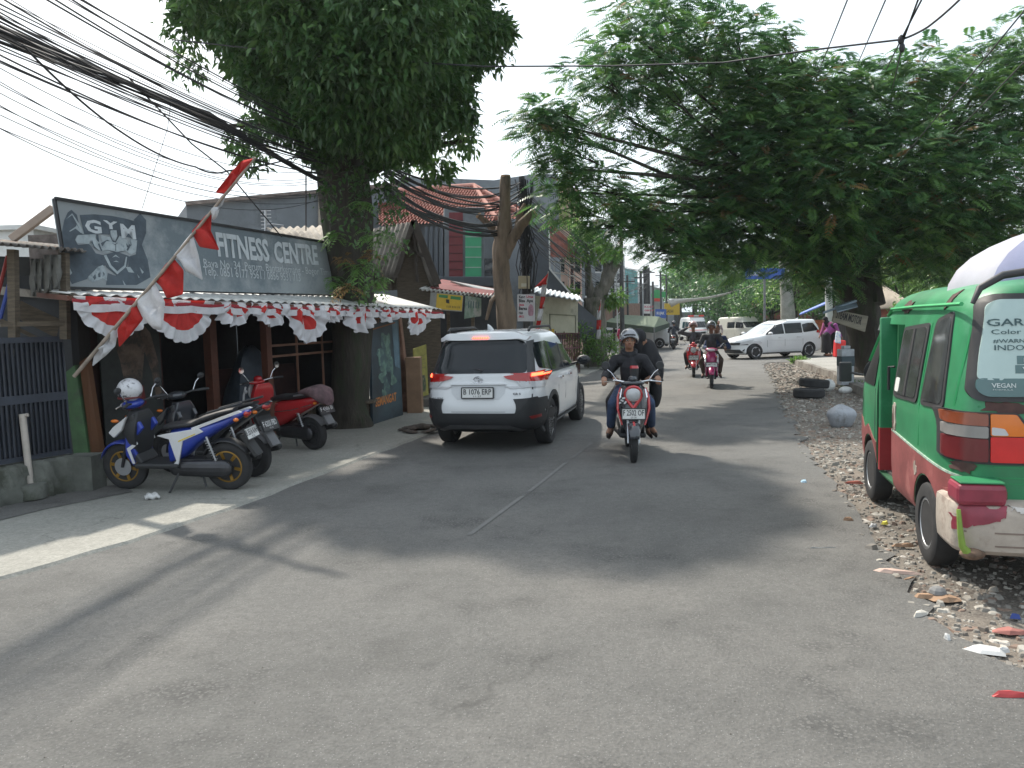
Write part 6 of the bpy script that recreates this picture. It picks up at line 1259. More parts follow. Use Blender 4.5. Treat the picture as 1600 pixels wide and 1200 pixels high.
# tail lamps
for s in (1,-1):
    b0=decal(bt,rpoly([(s*.725,.82),(s*.725,1.135),(s*.40,1.135),(s*.30,1.0),(s*.26,.85),(s*.28,.82)][::s],.02),'B',RUB,'tail_light',AG,.012,.03,.05)
    decal(bt,rpoly([(s*.715,.835),(s*.715,.975),(s*.55,.975),(s*.55,.835)][::s],.012),'B',mat('old_red_lens',(.12,.012,.014),.3,coat=.4),'brake_lens',b0,.026,.02,.05)
    decal(bt,rpoly([(s*.715,.98),(s*.715,1.05),(s*.55,1.05),(s*.55,.98)][::s],.012),'B',mat('old_clear_lens',(.22,.21,.20),.3,coat=.3),'reversing_lens',b0,.026,.02,.05)
    decal(bt,rpoly([(s*.715,1.055),(s*.715,1.125),(s*.55,1.125),(s*.55,1.055)][::s],.012),'B',mat('old_orange_lens',(.20,.05,.02),.3,coat=.4),'indicator_lens',b0,.026,.02,.05)
    decal(bt,rpoly([(s*.54,.835),(s*.54,.99),(s*.32,.99),(s*.275,.86),(s*.29,.835)][::s],.012),'B',mat('bright_red_lens',(.5,.015,.015),.25,coat=.4),'brake_lens',b0,.024,.02,.05)
    decal(bt,rpoly([(s*.54,.995),(s*.54,1.125),(s*.41,1.125),(s*.325,.995)][::s],.012),'B',ORL,'indicator_lens',b0,.024,.02,.05)
    decal(bt,rpoly([(s*.535,1.0),(s*.535,1.05),(s*.47,1.04),(s*.45,1.0)][::s],.012),'B',CLRL,'reversing_lens',b0,.027,.01,.05)
    if s==1:
        decal(bt,rpoly([(-.645,.83),(-.645,1.13),(-.56,1.13),(-.56,.83)],.02),'L',_mats['old_red_lens'],'lamp_side',b0,.012,.03,.05); decal(bt,rpoly([(-.645,1.05),(-.645,1.13),(-.56,1.13),(-.56,1.05)],.02),'L',_mats['old_orange_lens'],'lamp_side',b0,.015,.03,.05)
# tailgate creases, rust, trim
for z in (.80,.735,.70): decal(bt,[(.52,z),(-.52,z),(-.52,z+.008),(.52,z+.008)],'B',_mats['green_crease'],'tailgate_crease',AG,.004,.01,.2)
decal(bt,rpoly([(.60,1.165),(.60,1.175),(-.6,1.175),(-.6,1.165)],.004),'B',_mats['green_crease'],'tailgate_crease',AG,.004,.01,.2)
for args in (('B',.44,1.165,.13,.045,RUST,'rust_patch'),('B',.12,1.165,.05,.022,RUST,'rust_patch'),('B',.16,.815,.12,.018,RUST,'rust_patch'),('B',.66,.79,.05,.04,RUST,'rust_patch'),('B',-.4,1.17,.1,.02,RUST,'rust_patch')): blotch(*args,seed=int(args[1]*100))
decal(bt,rpoly([(.13,.85),(-.13,.85),(-.13,1.10),(.13,1.10)],.05),'B',CHR,'handle_plate',AG,.03,.03,.06)
# bumper with peeling paint
bp=vbody([(.30,-.80,.0,.745,7,9),(.33,-.835,.0,.765,7,9),(.45,-.845,.0,.775,8,9),(.56,-.84,.0,.775,8,9),(.60,-.82,.0,.77,8,9),(.61,-.79,.0,.745,8,9)],PRIM,AG,'rear_bumper',lev=10,xm=-.45)
bm=bmesh.new(); bm.from_mesh(bp.data); bmesh.ops.bisect_plane(bm,geom=bm.verts[:]+bm.edges[:]+bm.faces[:],plane_co=(-.42,0,0),plane_no=(1,0,0),clear_outer=True); bm.to_mesh(bp.data); bm.free()
tb2=bvh(bp)
m=MB(); m.box(-.835,-.60,.50,.765,.60,.73); m.box(-.835,-.60,-.765,-.50,.60,.73); m.split('bumper_end_cap',mat('plum_red_paint',(.22,.03,.05),.45,var=.25,sc=6,c2=(.4,.35,.3),thr=.64),AG,bevel=.03)
m=MB(); m.box(-.82,-.62,.51,.75,.731,.742); m.build('cap_top',AGN,AG,bevel=.004)
decal(tb2,jagpoly([(.765,.44),(.77,.60),(.50,.60),(.52,.54),(.60,.50),(.68,.49)],.009,4),'B',_mats['plum_red_paint'],'old_paint',AG,.006,.004,.05)
decal(tb2,jagpoly([(.49,.60),(-.4,.60),(-.4,.565),(.05,.56),(.44,.565)],.008,5,9),'B',mat('peeling_white_paint',(.5,.47,.44),.8,var=.2,sc=12),'old_paint',AG,.006,.004,.05)
for z in (.44,.36): decal(tb2,[(.72,z),(-.7,z),(-.7,z+.01),(.72,z+.01)],'B',mat('filler_dark',(.2,.155,.13),.9),'bumper_groove',AG,.004,.004,.2)
m=MB(); m.tube([(-.83,.76,.58),(-.85,.755,.46),(-.845,.74,.36),(-.83,.70,.31)],[.012,.016,.02,.03],7); m.build('hanging_vine',mat('vine_green',(.2,.3,.05),.7,var=.3),AG,smooth=60)
m=MB(); m.ell((-.82,.68,.31),.05,.07,.035,10,7); m.build('frayed_bracket',mat('frayed',(.14,.09,.06),.9,var=.5,sc=20),AG,smooth=60)
decal(bt,[(-.655,.30),(-.40,.30),(-.38,.62),(-.655,.66)],'L',AGR,'rear_corner_panel',AG,.02,.02,.06)
m=MB(); m.box(-.5,2.4,-.5,.5,.26,.36); m.build('underbody',TRIM,AG)
m=MB(); m.tube([(2.45,.70,1.15),(2.50,.84,1.18)],.012,6); m.build('mirror_arm',TRIM,AG); m=MB(); m.box(2.48,2.51,.80,.92,1.08,1.28); m.build('door_mirror',TRIM,AG,bevel=.02)
m=MB(); m.tube([(1.30,.66,1.30),(1.33,.70,1.30),(1.33,.70,1.10)],.012,6); m.build('grab_handle',TRIM,AG)
STL=mat('steel_wheel',(.42,.43,.44),.35,m=.6,var=.15,sc=9)
for x in (0,1.95):
    for s in (1,-1):
        wv=wheel(AG,(x,s*.655,.285),.285,.165,.175,0,s,STL,disc=False); m=MB(); o=s*.655
        m.lathe([(.0,o+s*.01),(.06,o+s*.012),(.07,o+s*.0),(.10,o-s*.03),(.12,o-s*.02),(.15,o+s*.02),(.172,o+s*.065),(.172,o+s*.05),(.15,o-s*.0),(.0,o-s*.05)],(x,0,.285),'y',32); m.build('wheel_disc',STL,wv,smooth=30)
# roof rack + umbrella on top
m=MB(); m.tube([(-.61,.64,1.80),(-.60,.60,1.89),(-.55,.46,1.965),(-.52,.2,2.0),(-.52,-.2,2.0),(-.55,-.46,1.965),(-.60,-.60,1.89)],[.014,.022,.024,.024,.024,.024,.022],8); m.build('roof_rack',RUB,AG,smooth=60)
um=thing('umbrella','large pale lavender parasol lying open on the minibus roof','umbrella',(0,0,0),R(90-14.5)); um.location=AG.location
m=MB(); NN=10; rows=[]; c=Vector((.25,-.38,1.85))
for i in range(9):
    t=i/8; row=[]
    for k in range(NN*6+1):
        a=2*math.pi*k/(NN*6)+.2; ph=(k%6)/6; scal=1-.07*math.sin(math.pi*ph)*t; r=.92*math.sin(t*math.pi/2)*scal
        row.append(c+Vector((r*math.cos(a)*.95,r*math.sin(a),.46*math.cos(t*math.pi/2)+.05*(1-t)-.03*math.sin(math.pi*ph)*math.sin(t*math.pi)+.012*math.sin(a*23+t*8)*t)))
    rows.append(row)
rows.append([p+Vector((0,0,-.07))+(p-c)*.015 for p in rows[-1]])
m.sheet(rows)
for fi in range(len(m.f)): m.m[fi]=(fi%(NN*6)//6)%2
m.build('canopy',[mat('lavender_pale',(.50,.50,.56),.8,var=.08,trans=.3),mat('lavender_blue',(.26,.28,.42),.8,var=.1,trans=.3)],um,smooth=70)
m=MB()
for k in range(NN): a=2*math.pi*k/NN+.2; m.tube([c+Vector((0.9*math.sin(t*math.pi/2)*math.cos(a)*.95,.9*math.sin(t*math.pi/2)*math.sin(a),.44*math.cos(t*math.pi/2)+.02)) for t in (0,.3,.6,.9)],.006,4)
m.build('ribs',STEEL,um)
# ---------------- motor scooters and people ----------------
SEATM=mat('seat_black',(.018,.018,.02),.6,var=.2,sc=20); SKIN=mat('skin',(.26,.135,.085),.55,var=.1,sc=8); SKIND=mat('skin_dark',(.17,.085,.055),.6,var=.1,sc=8)
PKD=mat('plate_dark',(.03,.03,.03),.5); LTR=mat('plate_grey_letters',(.5,.5,.5),.5)
def xl(mb,st,n=20):
    """loft along x: stations (x, z, half width, half height, exponent)"""
    rs=[]
    for x,z,hw,hh,e in st: rs.append([(x,hw*math.copysign(abs(math.cos(a))**(2/e),math.cos(a)),z+hh*math.copysign(abs(math.sin(a))**(2/e),math.sin(a))) for a in [2*math.pi*(k+.5)/n for k in range(n)]])
    return mb.rings(rs)
def fend(mb,cx,cz,r,a0,a1,w,n=12,drop=.03,y0=0):
    rows=[]
    for i in range(n+1):
        a=R(a0+(a1-a0)*i/n); k=1-.25*abs(2*i/n-1)**3; rows.append([(cx+(r-drop*abs(t)**2.2)*math.cos(a),y0+w*k*t,cz+(r-drop*abs(t)**2.2)*math.sin(a)) for t in (-1,-.8,-.45,0,.45,.8,1)])
    return mb.sheet(rows)
def scooter(label,loc,rz,main,sec,acc,rimm,style='retro',plate_f=None,plate_r='F 3516 GH',lean=0,sub='05·26',dark_plate=False,group=None,steer=0,lite=False,name='motor_scooter'):
    t=thing(name,label,'scooter',loc,rz,rx=lean,group=group); WR=.235 if style=='retro' else .265; fx,rx_=.62,-.62
    sharp=style!='retro'; zt=WR
    for x,wd in ((fx,.085),(rx_,.1)):
        w_=wheel(t,(x,0,WR),WR,wd,WR*.66,5 if not sharp else 6,1,rimm,thin=1,name='front_wheel' if x>0 else 'rear_wheel',sw=.55,disc=False)
        m=MB(); m.lathe([(0,-.045),(.05,-.045),(.05,.045),(0,.045)],(x,0,WR),'y',12); m.build('hub',DARKM,w_,smooth=30)
        if x>0: m=MB(); m.lathe([(.04,.052),(.10,.052),(.10,.056),(.04,.056)],(x,0,WR),'y',24); m.build('brake_disc',ALLOY,w_)
    hx,hz=.36,.93   # steering head
    for s in (-1,1): m=MB(); m.tube([(fx,s*.065,WR),(fx-.11,s*.065,WR+.34)],[.017,.021],10); m.build('fork',ALLOY if not sharp else DARKM,t,smooth=40)
    m=MB(); fend(m,fx,WR,WR+.035,20,165 if sharp else 150,.075); m.build('front_fender',main,t,smooth=60,solid=.006)
    if not sharp:
        m=MB(); fend(m,fx,WR,WR+.040,60,120,.03); m.build('fender_stripe',acc,t,smooth=60,solid=.004)
    # front shield
    m=MB(); rs=[]
    prof=[(.34,.60,.085,.09),(.42,.585,.13,.10),(.52,.56,.165,.11),(.62,.535,.185,.12),(.72,.51,.195,.13),(.82,.485,.19,.13),(.90,.46,.16,.12),(.95,.44,.11,.09)] if not sharp else [(.36,.50,.07,.06),(.46,.53,.13,.12),(.56,.56,.17,.16),(.66,.585,.19,.19),(.74,.58,.18,.20),(.82,.54,.15,.17),(.90,.48,.10,.10)]
    for z,xf,w,d in prof: rs.append([(xf-.055-d*(1-math.sqrt(max(0,1-(math.sin(a))**2)))+(.055*math.cos(a) if abs(a)<1.6 else 0),w*math.sin(a),z) for a in [R(-90+180*k/14) for k in range(15)]]+[(xf-d-.06,w*.92*math.sin(a),z) for a in [R(90-180*k/6) for k in range(7)]])
    m.rings(rs); m.build('front_shield',sec,t,smooth=55)
    bt_=None
    if not sharp:
        # red horseshoe rim and round lamp, side trims
        m=MB(); c=Vector((.52,0,.83)); P=[]
        for k in range(25): a=R(-40+260*k/24); P.append(c+Vector((-.02*abs(math.cos(a))-(.0),.10*math.cos(a),.10*math.sin(a)+0)))
        P=[c+Vector((.0,.0,-.17))+Vector((.02,0,0))]+[p for p in P]+[c+Vector((.02,0,-.17))]; m.tube(P,.022,8); m.build('lamp_surround',acc,t,smooth=60)
        m=MB(); m.ell((.515,0,.835),.045,.088,.088,20,10); hl=m.build('headlight',CLRL,t,smooth=60); m=MB(); m.lathe([(.089,-.004),(.096,.004),(.089,.012)],(.515,0,.835),'x',24); m.build('lamp_ring',CHR,hl,smooth=40)
        for s in (-1,1):
            m=MB(); m.tube([(.50,s*.155,.92),(.52,s*.19,.80),(.545,s*.195,.66),(.575,s*.14,.46)],[.012,.016,.016,.012],7); m.build('shield_edge',acc if s>0 else acc,t,smooth=50)
            m=MB(); m.tube([(.53,s*.145,.91),(.548,s*.165,.80)],[.011,.013],6); m.build('chrome_strip',CHR,t,smooth=50)
            m=MB(); m.ell((.50,s*.165,.845),.03,.028,.032,10,8); m.build('indicator',CLRL,t,smooth=60)
        m=MB(); m.ell((.40,0,1.02),.07,.06,.05,14,8); m.ell((.42,.0,.97),.06,.15,.035,14,8); m.build('handlebar_cover',sec,t,smooth=60)
    else:
        m=MB(); m.ell((.44,0,.97),.09,.16,.055,14,8); m.build('handlebar_cover',main,t,smooth=60)
        m=MB(); m.ell((.52,0,.965),.035,.10,.035,14,8); m.build('headlight',CLRL,t,smooth=60)
        for s in (-1,1):
            m=MB(); m.prism([(.42,.86),(.60,.74),(.66,.68),(.60,.62),(.50,.70)],(0,s*.13,0),(1,0,0),(0,0,1),(0,s*.045,0)); m.build('side_fairing',acc,t,bevel=.012)
            m=MB(); m.prism([(.30,.80),(.48,.66),(.50,.42),(.42,.30),(.36,.42),(.40,.58),(.26,.72)],(0,s*.10,0),(1,0,0),(0,0,1),(0,s*.05,0)); m.build('leg_panel',main,t,bevel=.012)
            m=MB(); m.prism([(.34,.58),(.47,.50),(.42,.33),(.39,.33),(.43,.48),(.33,.55)],(0,s*.153,0),(1,0,0),(0,0,1),(0,s*.006,0)); m.build('white_flash',acc,t)
            m=MB(); m.ell((.60,s*.12,.80),.05,.02,.02,10,6); m.build('indicator',ORL,t,smooth=60)
    # inner leg shield, floor, tunnel
    m=MB(); m.prism([(.36,.88),(.40,.86),(.44,.40),(.34,.30),(.30,.34),(.38,.46),(.33,.80)],(0,-.15,0),(1,0,0),(0,0,1),(0,.30,0)); m.build('leg_shield',TRIM,t,bevel=.015)
    m=MB(); m.box(-.12,.40,-.17,.17,.27,.33); m.build('floorboard',TRIM,t,bevel=.02)
    # tail body
    m=MB()
    st=[(.03,.42,.10,.12,3),(-.02,.50,.135,.20,3),(-.15,.55,.155,.18,3),(-.35,.60,.165,.14,3),(-.55,.66,.155,.10,3),(-.72,.71,.12,.075,3),(-.84,.745,.07,.045,2.6),(-.87,.75,.04,.02,2)] if not sharp else [(.03,.42,.08,.12,3),(-.03,.50,.12,.19,3),(-.18,.56,.14,.16,3),(-.36,.64,.14,.10,2.6),(-.55,.72,.13,.07,2.4),(-.72,.79,.105,.05,2.2),(-.88,.86,.06,.028,2),(-.93,.88,.03,.012,2)]
    xl(m,st,24); m.build('tail_body',main,t,smooth=50)
    m=MB(); xl(m,[(.10,.70,.06,.02,2.4),(.06,.735,.11,.035,2.6),(-.10,.76,.135,.045,2.6),(-.30,.765,.15,.045,2.6),(-.42,.79,.15,.05,2.6),(-.60,.80,.13,.045,2.6),(-.72,.80,.08,.03,2.3)] if not sharp else [(.08,.68,.06,.02,2.4),(.04,.72,.11,.03,2.6),(-.10,.735,.125,.035,2.6),(-.30,.755,.14,.035,2.6),(-.40,.80,.13,.035,2.6),(-.60,.86,.11,.03,2.6),(-.76,.895,.06,.02,2.3)],20); m.build('seat',SEATM,t,smooth=50)
    if sharp:
        for s in (-1,1):
            m=MB(); m.prism([(-.0,.66),(.10,.64),(-.04,.60),(-.10,.36),(-.04,.30),(-.12,.32),(-.20,.58),(-.45,.68),(-.40,.72)],(0,s*.135,0),(1,0,0),(0,0,1),(0,s*.02,0)); m.build('white_flash',acc,t,bevel=.004)
            m=MB(); m.prism([(-.30,.72),(-.86,.90),(-.90,.885),(-.32,.69)],(0,s*.10,0),(1,0,0),(0,0,1),(0,s*.035,0)); m.build('tail_stripe',acc,t,bevel=.004)
            m=MB(); m.prism([(-.15,.585),(-.36,.665),(-.36,.655),(-.15,.57)],(0,s*.148,0),(1,0,0),(0,0,1),(0,s*.01,0)); m.build('yellow_line',mat('yellow_line',(.6,.45,.02),.5),t)
    else:
        for s in (-1,1): m=MB(); m.tube([(-.05,s*.152,.56),(-.4,s*.172,.60),(-.75,s*.115,.68)],.006,6); m.build('chrome_line',CHR,t)
    m=MB(); m.ell((-.86 if not sharp else -.90,0,.74 if not sharp else .85),.03,.075,.035,14,8); m.build('tail_light',REDL,t,smooth=60)
    for s in (-1,1): m=MB(); m.ell((-.82,s*.11,.70 if not sharp else .80),.03,.03,.022,10,6); m.build('rear_indicator',ORL,t,smooth=60)
    m=MB(); m.tube([(-.45,-.14,.80),(-.72,-.12,.84),(-.80,0,.85),(-.72,.12,.84),(-.45,.14,.80)] if not sharp else [(-.5,-.13,.88),(-.78,-.10,.95),(-.84,0,.96),(-.78,.10,.95),(-.5,.13,.88)],.013,7); m.build('grab_rail',ALLOY if not sharp else TRIM,t,smooth=50)
    m=MB(); fend(m,rx_,WR,WR+.05,25,150,.07); m.prism([(-.82,.62),(-.86,.62),(-1.0,.40),(-.97,.38)],(0,-.07,0),(1,0,0),(0,0,1),(0,.14,0)); m.build('rear_fender',TRIM if not dark_plate else mat('dusty_grey',(.12,.12,.125),.7),t,smooth=50,solid=.004)
    X=Vector((0,-1,0)); Yv=Vector((-.35,0,.94)) if 0 else Vector((.35,0,.94)); plate(t,(-.925,0,.60 if not sharp else .64),X,Yv,.27,.11 if not sharp else .13,plate_r,sub,PKD if dark_plate else PLW,LTR if dark_plate else PLK)
    if plate_f: 
        plate(t,(.60 if not sharp else .63,0,.60 if not sharp else .60),(0,1,0),(-.12,0,.99),.29,.135 if not sharp else .11,plate_f,'03·28' if not sharp else None)
    # engine, exhaust, shock, stand
    m=MB(); m.box(-.50,-.02,-.09,.09,.20,.36); m.tube([(-.05,.09,.26),(-.62,.11,.26)],[.085,.10],14,ends=True,flat=.5,up=(0,1,0)); m.tube([(-.2,-.05,.30),(.04,-.05,.34)],[.075,.05],12); m.build('engine',DARKM,t,bevel=.012)
    m=MB(); m.tube([(-.15,-.10,.20),(-.35,-.13,.20),(-.50,-.16,.26),(-.86,-.18,.34)],[.018,.022,.05,.055],12,ends=True); ex=m.build('exhaust',TRIM,t,smooth=45); m=MB(); m.tube([(-.52,-.215,.28),(-.80,-.235,.34)],[.03,.03],8,flat=.4,up=(0,1,0)); m.build('heat_shield',DARKM,ex,smooth=45)
    m=MB(); m.tube([(-.56,.11,.28),(-.46,.12,.62)],.012,8)
    sp=[(-.56+.1*k/40,.11+.01*k/40,.30+.28*k/40) for k in range(41)]; m.tube([(p[0]+.022*math.cos(k*1.6),p[1]+.022*math.sin(k*1.6),p[2]) for k,p in enumerate(sp)],.005,5); m.build('shock_absorber',ALLOY,t,smooth=50)
    if not plate_f: m=MB(); m.tube([(-.1,.10,.24),(-.02,.22,.02)],.012,6); m.tube([(-.35,.08,.2),(-.40,.12,.06)],.012,6); m.split('stand',TRIM,t)
    # handlebar
    H=t; m=MB(); m.tube([(.30,-.34,1.00),(.36,-.20,1.0),(.40,-.08,.98),(.40,.08,.98),(.36,.20,1.0),(.30,.34,1.00)],.013,8); m.build('handlebar',CHR if not sharp else TRIM,t,smooth=50)
    for s in (-1,1):
        m=MB(); m.tube([(.285,s*.375,.998),(.335,s*.25,1.0)],.019,8,ends=True); m.build('grip',SEATM,t,smooth=50)
        m=MB(); m.tube([(.40,s*.22,1.0),(.385,s*.36,.985)],.007,5); m.build('brake_lever',CHR,t)
        m=MB(); m.tube([(.36,s*.20,1.0),(.37,s*.27,1.10),(.36,s*.32,1.14)],.007,6); mi_=m.build('mirror',CHR,t,smooth=50)
        m=MB(); (m.lathe([(0,-.012),(.045,-.012),(.055,0),(.045,.012),(0,.012)],(.35,s*.34,1.19),'x',18) if not sharp else m.ell((.35,s*.35,1.17),.015,.06,.038,12,6)); m.build('mirror_head',TRIM,mi_,smooth=40); m=MB(); m.lathe([(0,-.014),(.046,-.014),(0,-.015)],(.35,s*.34,1.19),'x',18); m.build('mirror_glass',CHR,mi_) if not sharp else None
    return t
def pj(**k): return {a:Vector(b) for a,b in k.items()}
def hand_mb(m,w,fd,pn,side,curl=1.,sc=1.,bar=None):
    """five-fingered hand: wrist w, finger direction fd, palm normal pn (towards the thing held)"""
    fd=Vector(fd).normalized(); pn=Vector(pn); pn=(pn-fd*pn.dot(fd)).normalized(); sd=fd.cross(pn)*side; w=Vector(w)
    for o in (-.024,-.008,.008,.024): m.tube([w+sd*o*.6*sc,w+fd*.045*sc+sd*o*sc,w+fd*.085*sc+sd*o*sc],[.018*sc,.016*sc,.012*sc],8,ends=True)
    for o,l in ((-.027,.062),(-.009,.074),(.009,.078),(.027,.068)):
        p=w+fd*.085*sc+sd*o*sc; a=[p]; ang=0
        for k,f in enumerate((.42,.32,.26)):
            ang+=(.5,.9,.9)[k]*curl; a.append(a[-1]+(fd*math.cos(ang)+pn*math.sin(ang))*l*f*sc*1.15)
        m.tube(a,[.0095*sc,.009*sc,.0085*sc,.0075*sc],7,ends=True)
    t0=w+fd*.03*sc-sd*.028*sc; m.tube([t0,t0-sd*.022*sc+fd*.022*sc+pn*.01*sc,t0-sd*.018*sc+fd*.045*sc+pn*.03*sc*curl],[.012*sc,.010*sc,.008*sc],7,ends=True)
def head_mb(m,c,fwd,up=(0,0,1),s=1.):
    """shaped head around centre c looking along fwd"""
    f=Vector(fwd).normalized(); u=Vector(up); u=(u-f*u.dot(f)).normalized(); l=u.cross(f); M_=Matrix((f,l,u)).transposed(); c=Vector(c)
    P=lambda x,y,z: c+M_@Vector((x*s,y*s,z*s))
    m.ell(P(-.012,0,.025),.092*s,.076*s,.088*s,18,12,M=M_); m.ell(P(.014,0,-.035),.072*s,.062*s,.078*s,16,12,M=M_); m.ell(P(.045,0,-.082),.03*s,.032*s,.022*s,10,8,M=M_)
    m.tube([P(.078,0,.022),P(.094,0,-.005),P(.104,0,-.022)],[.010*s,.013*s,.015*s],8,ends=True); m.ell(P(.090,.012,-.026),.012*s,.011*s,.009*s,8,6,M=M_); m.ell(P(.090,-.012,-.026),.012*s,.011*s,.009*s,8,6,M=M_)
    m.ell(P(.074,0,.036),.016*s,.05*s,.011*s,12,6,M=M_); m.ell(P(.080,0,-.052),.013*s,.026*s,.010*s,10,6,M=M_)
    for q in (-1,1): m.ell(P(.052,q*.042,-.022),.026*s,.022*s,.026*s,8,6,M=M_); m.ell(P(-.008,q*.078,-.005),.014*s,.010*s,.030*s,8,6,M=M_)
    return P,M_
def face_parts(P,M_,par,s=1.,hair=True):
    m=MB()
    for q in (-1,1): m.ell(P(.0805,q*.031,.012),.008*s,.016*s,.007*s,10,6,M=M_)
    e=m.build('eyes',mat('eye_white',(.5,.47,.44),.3),par,smooth=60); m=MB()
    for q in (-1,1): m.ell(P(.086,q*.030,.012),.005*s,.008*s,.0075*s,8,6,M=M_)
    m.build('irises',mat('eye_dark',(.02,.012,.01),.2),e,smooth=60); m=MB()
    for q in (-1,1): m.tube([P(.087,q*.013,.036),P(.088,q*.033,.041),P(.074,q*.052,.034)],[.004*s,.005*s,.003*s],5)
    m.build('eyebrows',mat('hair_black',(.012,.01,.01),.8),par,smooth=60); m=MB(); m.tube([P(.080,-.024,-.054),P(.091,0,-.051),P(.080,.024,-.054)],[.003*s,.0055*s,.003*s],6); m.tube([P(.080,-.020,-.058),P(.089,0,-.061),P(.080,.020,-.058)],[.003*s,.006*s,.003*s],6); m.build('lips',mat('lips',(.22,.08,.06),.5),par,smooth=60)
def helmet(P,M_,par,m_,s=1.,visor=True,full=False):
    m=MB(); rs=[]; n=28
    for i in range(13):
        th=R(4+ (118 if 1 else 0)*i/12); row=[]
        for k in range(n):
            a=2*math.pi*k/n; front=max(0,math.cos(a)); t2=th*(1-(.36*front**1.2 if not full else .15*front)); r=math.sin(t2); row.append(P(-.012+.135*r*math.cos(a),.122*r*math.sin(a),.028+.135*math.cos(t2)))
        rs.append(row)
    m.rings(rs,cap=False); o=m.build('helmet',m_,par,smooth=60,solid=.012)
    m=MB(); m.tube([P(.10,-.075,.078),P(.128,-.04,.088),P(.135,0,.09),P(.128,.04,.088),P(.10,.075,.078)],.008*s,6); m.build('helmet_rim',TRIM,o,smooth=60)
    for q in (-1,1): pass
    return o
def human(label,loc,rz,J,top,bottom,skin=None,vox=.011,headfwd=(1,0,0),helm=None,hair=True,shoes=None,group=None,s=1.,faces=True,sleeve='long',legs='long',hoodie=False,hands=None,veil=None,lean=0,name='person',skirt=None):
    skin=skin or SKIN; t=thing(name,label,'person',loc,rz,group=group,sc=s,rx=lean); m=MB()
    ch,pe,nk,hd=J['chest'],J['pelvis'],J['neck'],J['head']; ax=(J['shR']-J['shL']).normalized()
    m.tube([pe+(pe-ch).normalized()*.02,pe.lerp(ch,.4),pe.lerp(ch,.8),ch,ch.lerp(nk,.6)],[.13,.12,.135,.135,.085],16,ends=True,flat=.78,up=ax)
    m.tube([J['shL'],ch.lerp(nk,.45),J['shR']],[.06,.075,.06],12,ends=True)
    m.tube([nk-(hd-nk)*.25,nk,hd-(hd-nk).normalized()*.06],[.062,.054,.052],12,ends=True)
    P,M_=head_mb(m,hd,headfwd)
    for q,sd in (('L',1),('R',-1)):
        m.tube([J['sh'+q],J['sh'+q].lerp(J['el'+q],.4),J['el'+q]],[.055,.049,.040],12,ends=True); m.tube([J['el'+q],J['el'+q].lerp(J['wr'+q],.35),J['wr'+q]],[.040,.039,.026],12,ends=True)
        h=(hands or {}).get(q); fd,pn=h if h else ((J['wr'+q]-J['el'+q]),(0,0,-1)); hand_mb(m,J['wr'+q],fd,pn,sd,1.,1.,bar=Vector(pn))
        m.tube([J['hip'+q],J['hip'+q].lerp(J['kn'+q],.5),J['kn'+q]],[.088,.075,.056],14,ends=True); m.tube([J['kn'+q],J['kn'+q].lerp(J['an'+q],.35),J['an'+q]],[.054,.053,.034],12,ends=True)
        m.tube([J['an'+q]+Vector((-.03,0,-.03)),J['an'+q].lerp(J['to'+q],.5)+Vector((0,0,-.02)),J['to'+q]+Vector((0,0,-.01))],[.032,.033,.022],10,ends=True,flat=1)
    body=fuse(m,'body',skin,t,vox=vox,smooth=3)
    m=MB(); m.tube([pe+(pe-ch).normalized()*-.02,pe.lerp(ch,.4),pe.lerp(ch,.8),ch,ch.lerp(nk,.55),nk.lerp(ch,.2)],[.150,.142,.155,.152,.108,.075],16,ends=True,flat=.8,up=ax); m.tube([J['shL'],ch.lerp(nk,.42),J['shR']],[.072,.09,.072],12,ends=True)
    for q in 'LR':
        m.tube([J['sh'+q],J['sh'+q].lerp(J['el'+q],.4),J['el'+q]],[.070,.064,.056],12,ends=True)
        if sleeve=='long': m.tube([J['el'+q],J['el'+q].lerp(J['wr'+q],.4),J['el'+q].lerp(J['wr'+q],.9)],[.056,.052,.040],12,ends=True)
    if hoodie: m.tube([nk+Vector((-.01,-.075,.0)),nk+Vector((-.08,0,.03)),nk+Vector((-.01,.075,.0))],[.04,.06,.04],10,ends=True); m.tube([nk+Vector((.03,-.065,-.02)),nk+Vector((.06,0,-.05)),nk+Vector((.03,.065,-.02))],.034,8,ends=True)
    jk=fuse(m,'jacket' if sleeve=='long' else 'shirt',top,t,vox=vox,smooth=2)
    m=MB()
    for q in 'LR':
        e=1 if legs=='long' else .0
        m.tube([J['hip'+q],J['hip'+q].lerp(J['kn'+q],.5),J['kn'+q]],[.105,.092,.074],14,ends=True)
        if legs=='long': m.tube([J['kn'+q],J['kn'+q].lerp(J['an'+q],.4),J['kn'+q].lerp(J['an'+q],.88)],[.074,.068,.054],12,ends=True)
    m.tube([J['hipL'],pe,J['hipR']],[.11,.13,.11],14,ends=True)
    if skirt: m.tube([pe,(J['anL']+J['anR'])/2+Vector((0,0,.05))],[.16,skirt],16)
    fuse(m,'trousers',bottom,t,vox=vox,smooth=2)
    if shoes:
        for q in 'LR': m=MB(); m.tube([J['an'+q]+Vector((-.05,0,-.055)),J['to'+q]+Vector((.02,0,-.035))],[.042,.036],10,ends=True,flat=.5,up=(0,1,0)); m.build('sandal' if shoes==1 else 'shoe',mat('sandal_dark',(.03,.022,.02),.7),t,smooth=50)
    if faces: face_parts(P,M_,t)
    if helm: helmet(P,M_,t,helm)
    elif veil:
        m=MB(); m.ell(P(-.02,0,.02),.115,.10,.12,16,10,M=M_); m.tube([P(-.03,0,-.05),nk+Vector((-.02,0,.0)),ch.lerp(nk,.3)+Vector((-.02,0,0))],[.10,.11,.15],14,ends=True); o=fuse(m,'headscarf',veil,t,vox=.014,smooth=3)
    elif hair: m=MB(); m.ell(P(-.025,0,.035),.093,.082,.088,16,10,M=M_); m.build('hair',mat('hair_black',(.012,.01,.01),.8),t,smooth=60)
    return t,P,M_
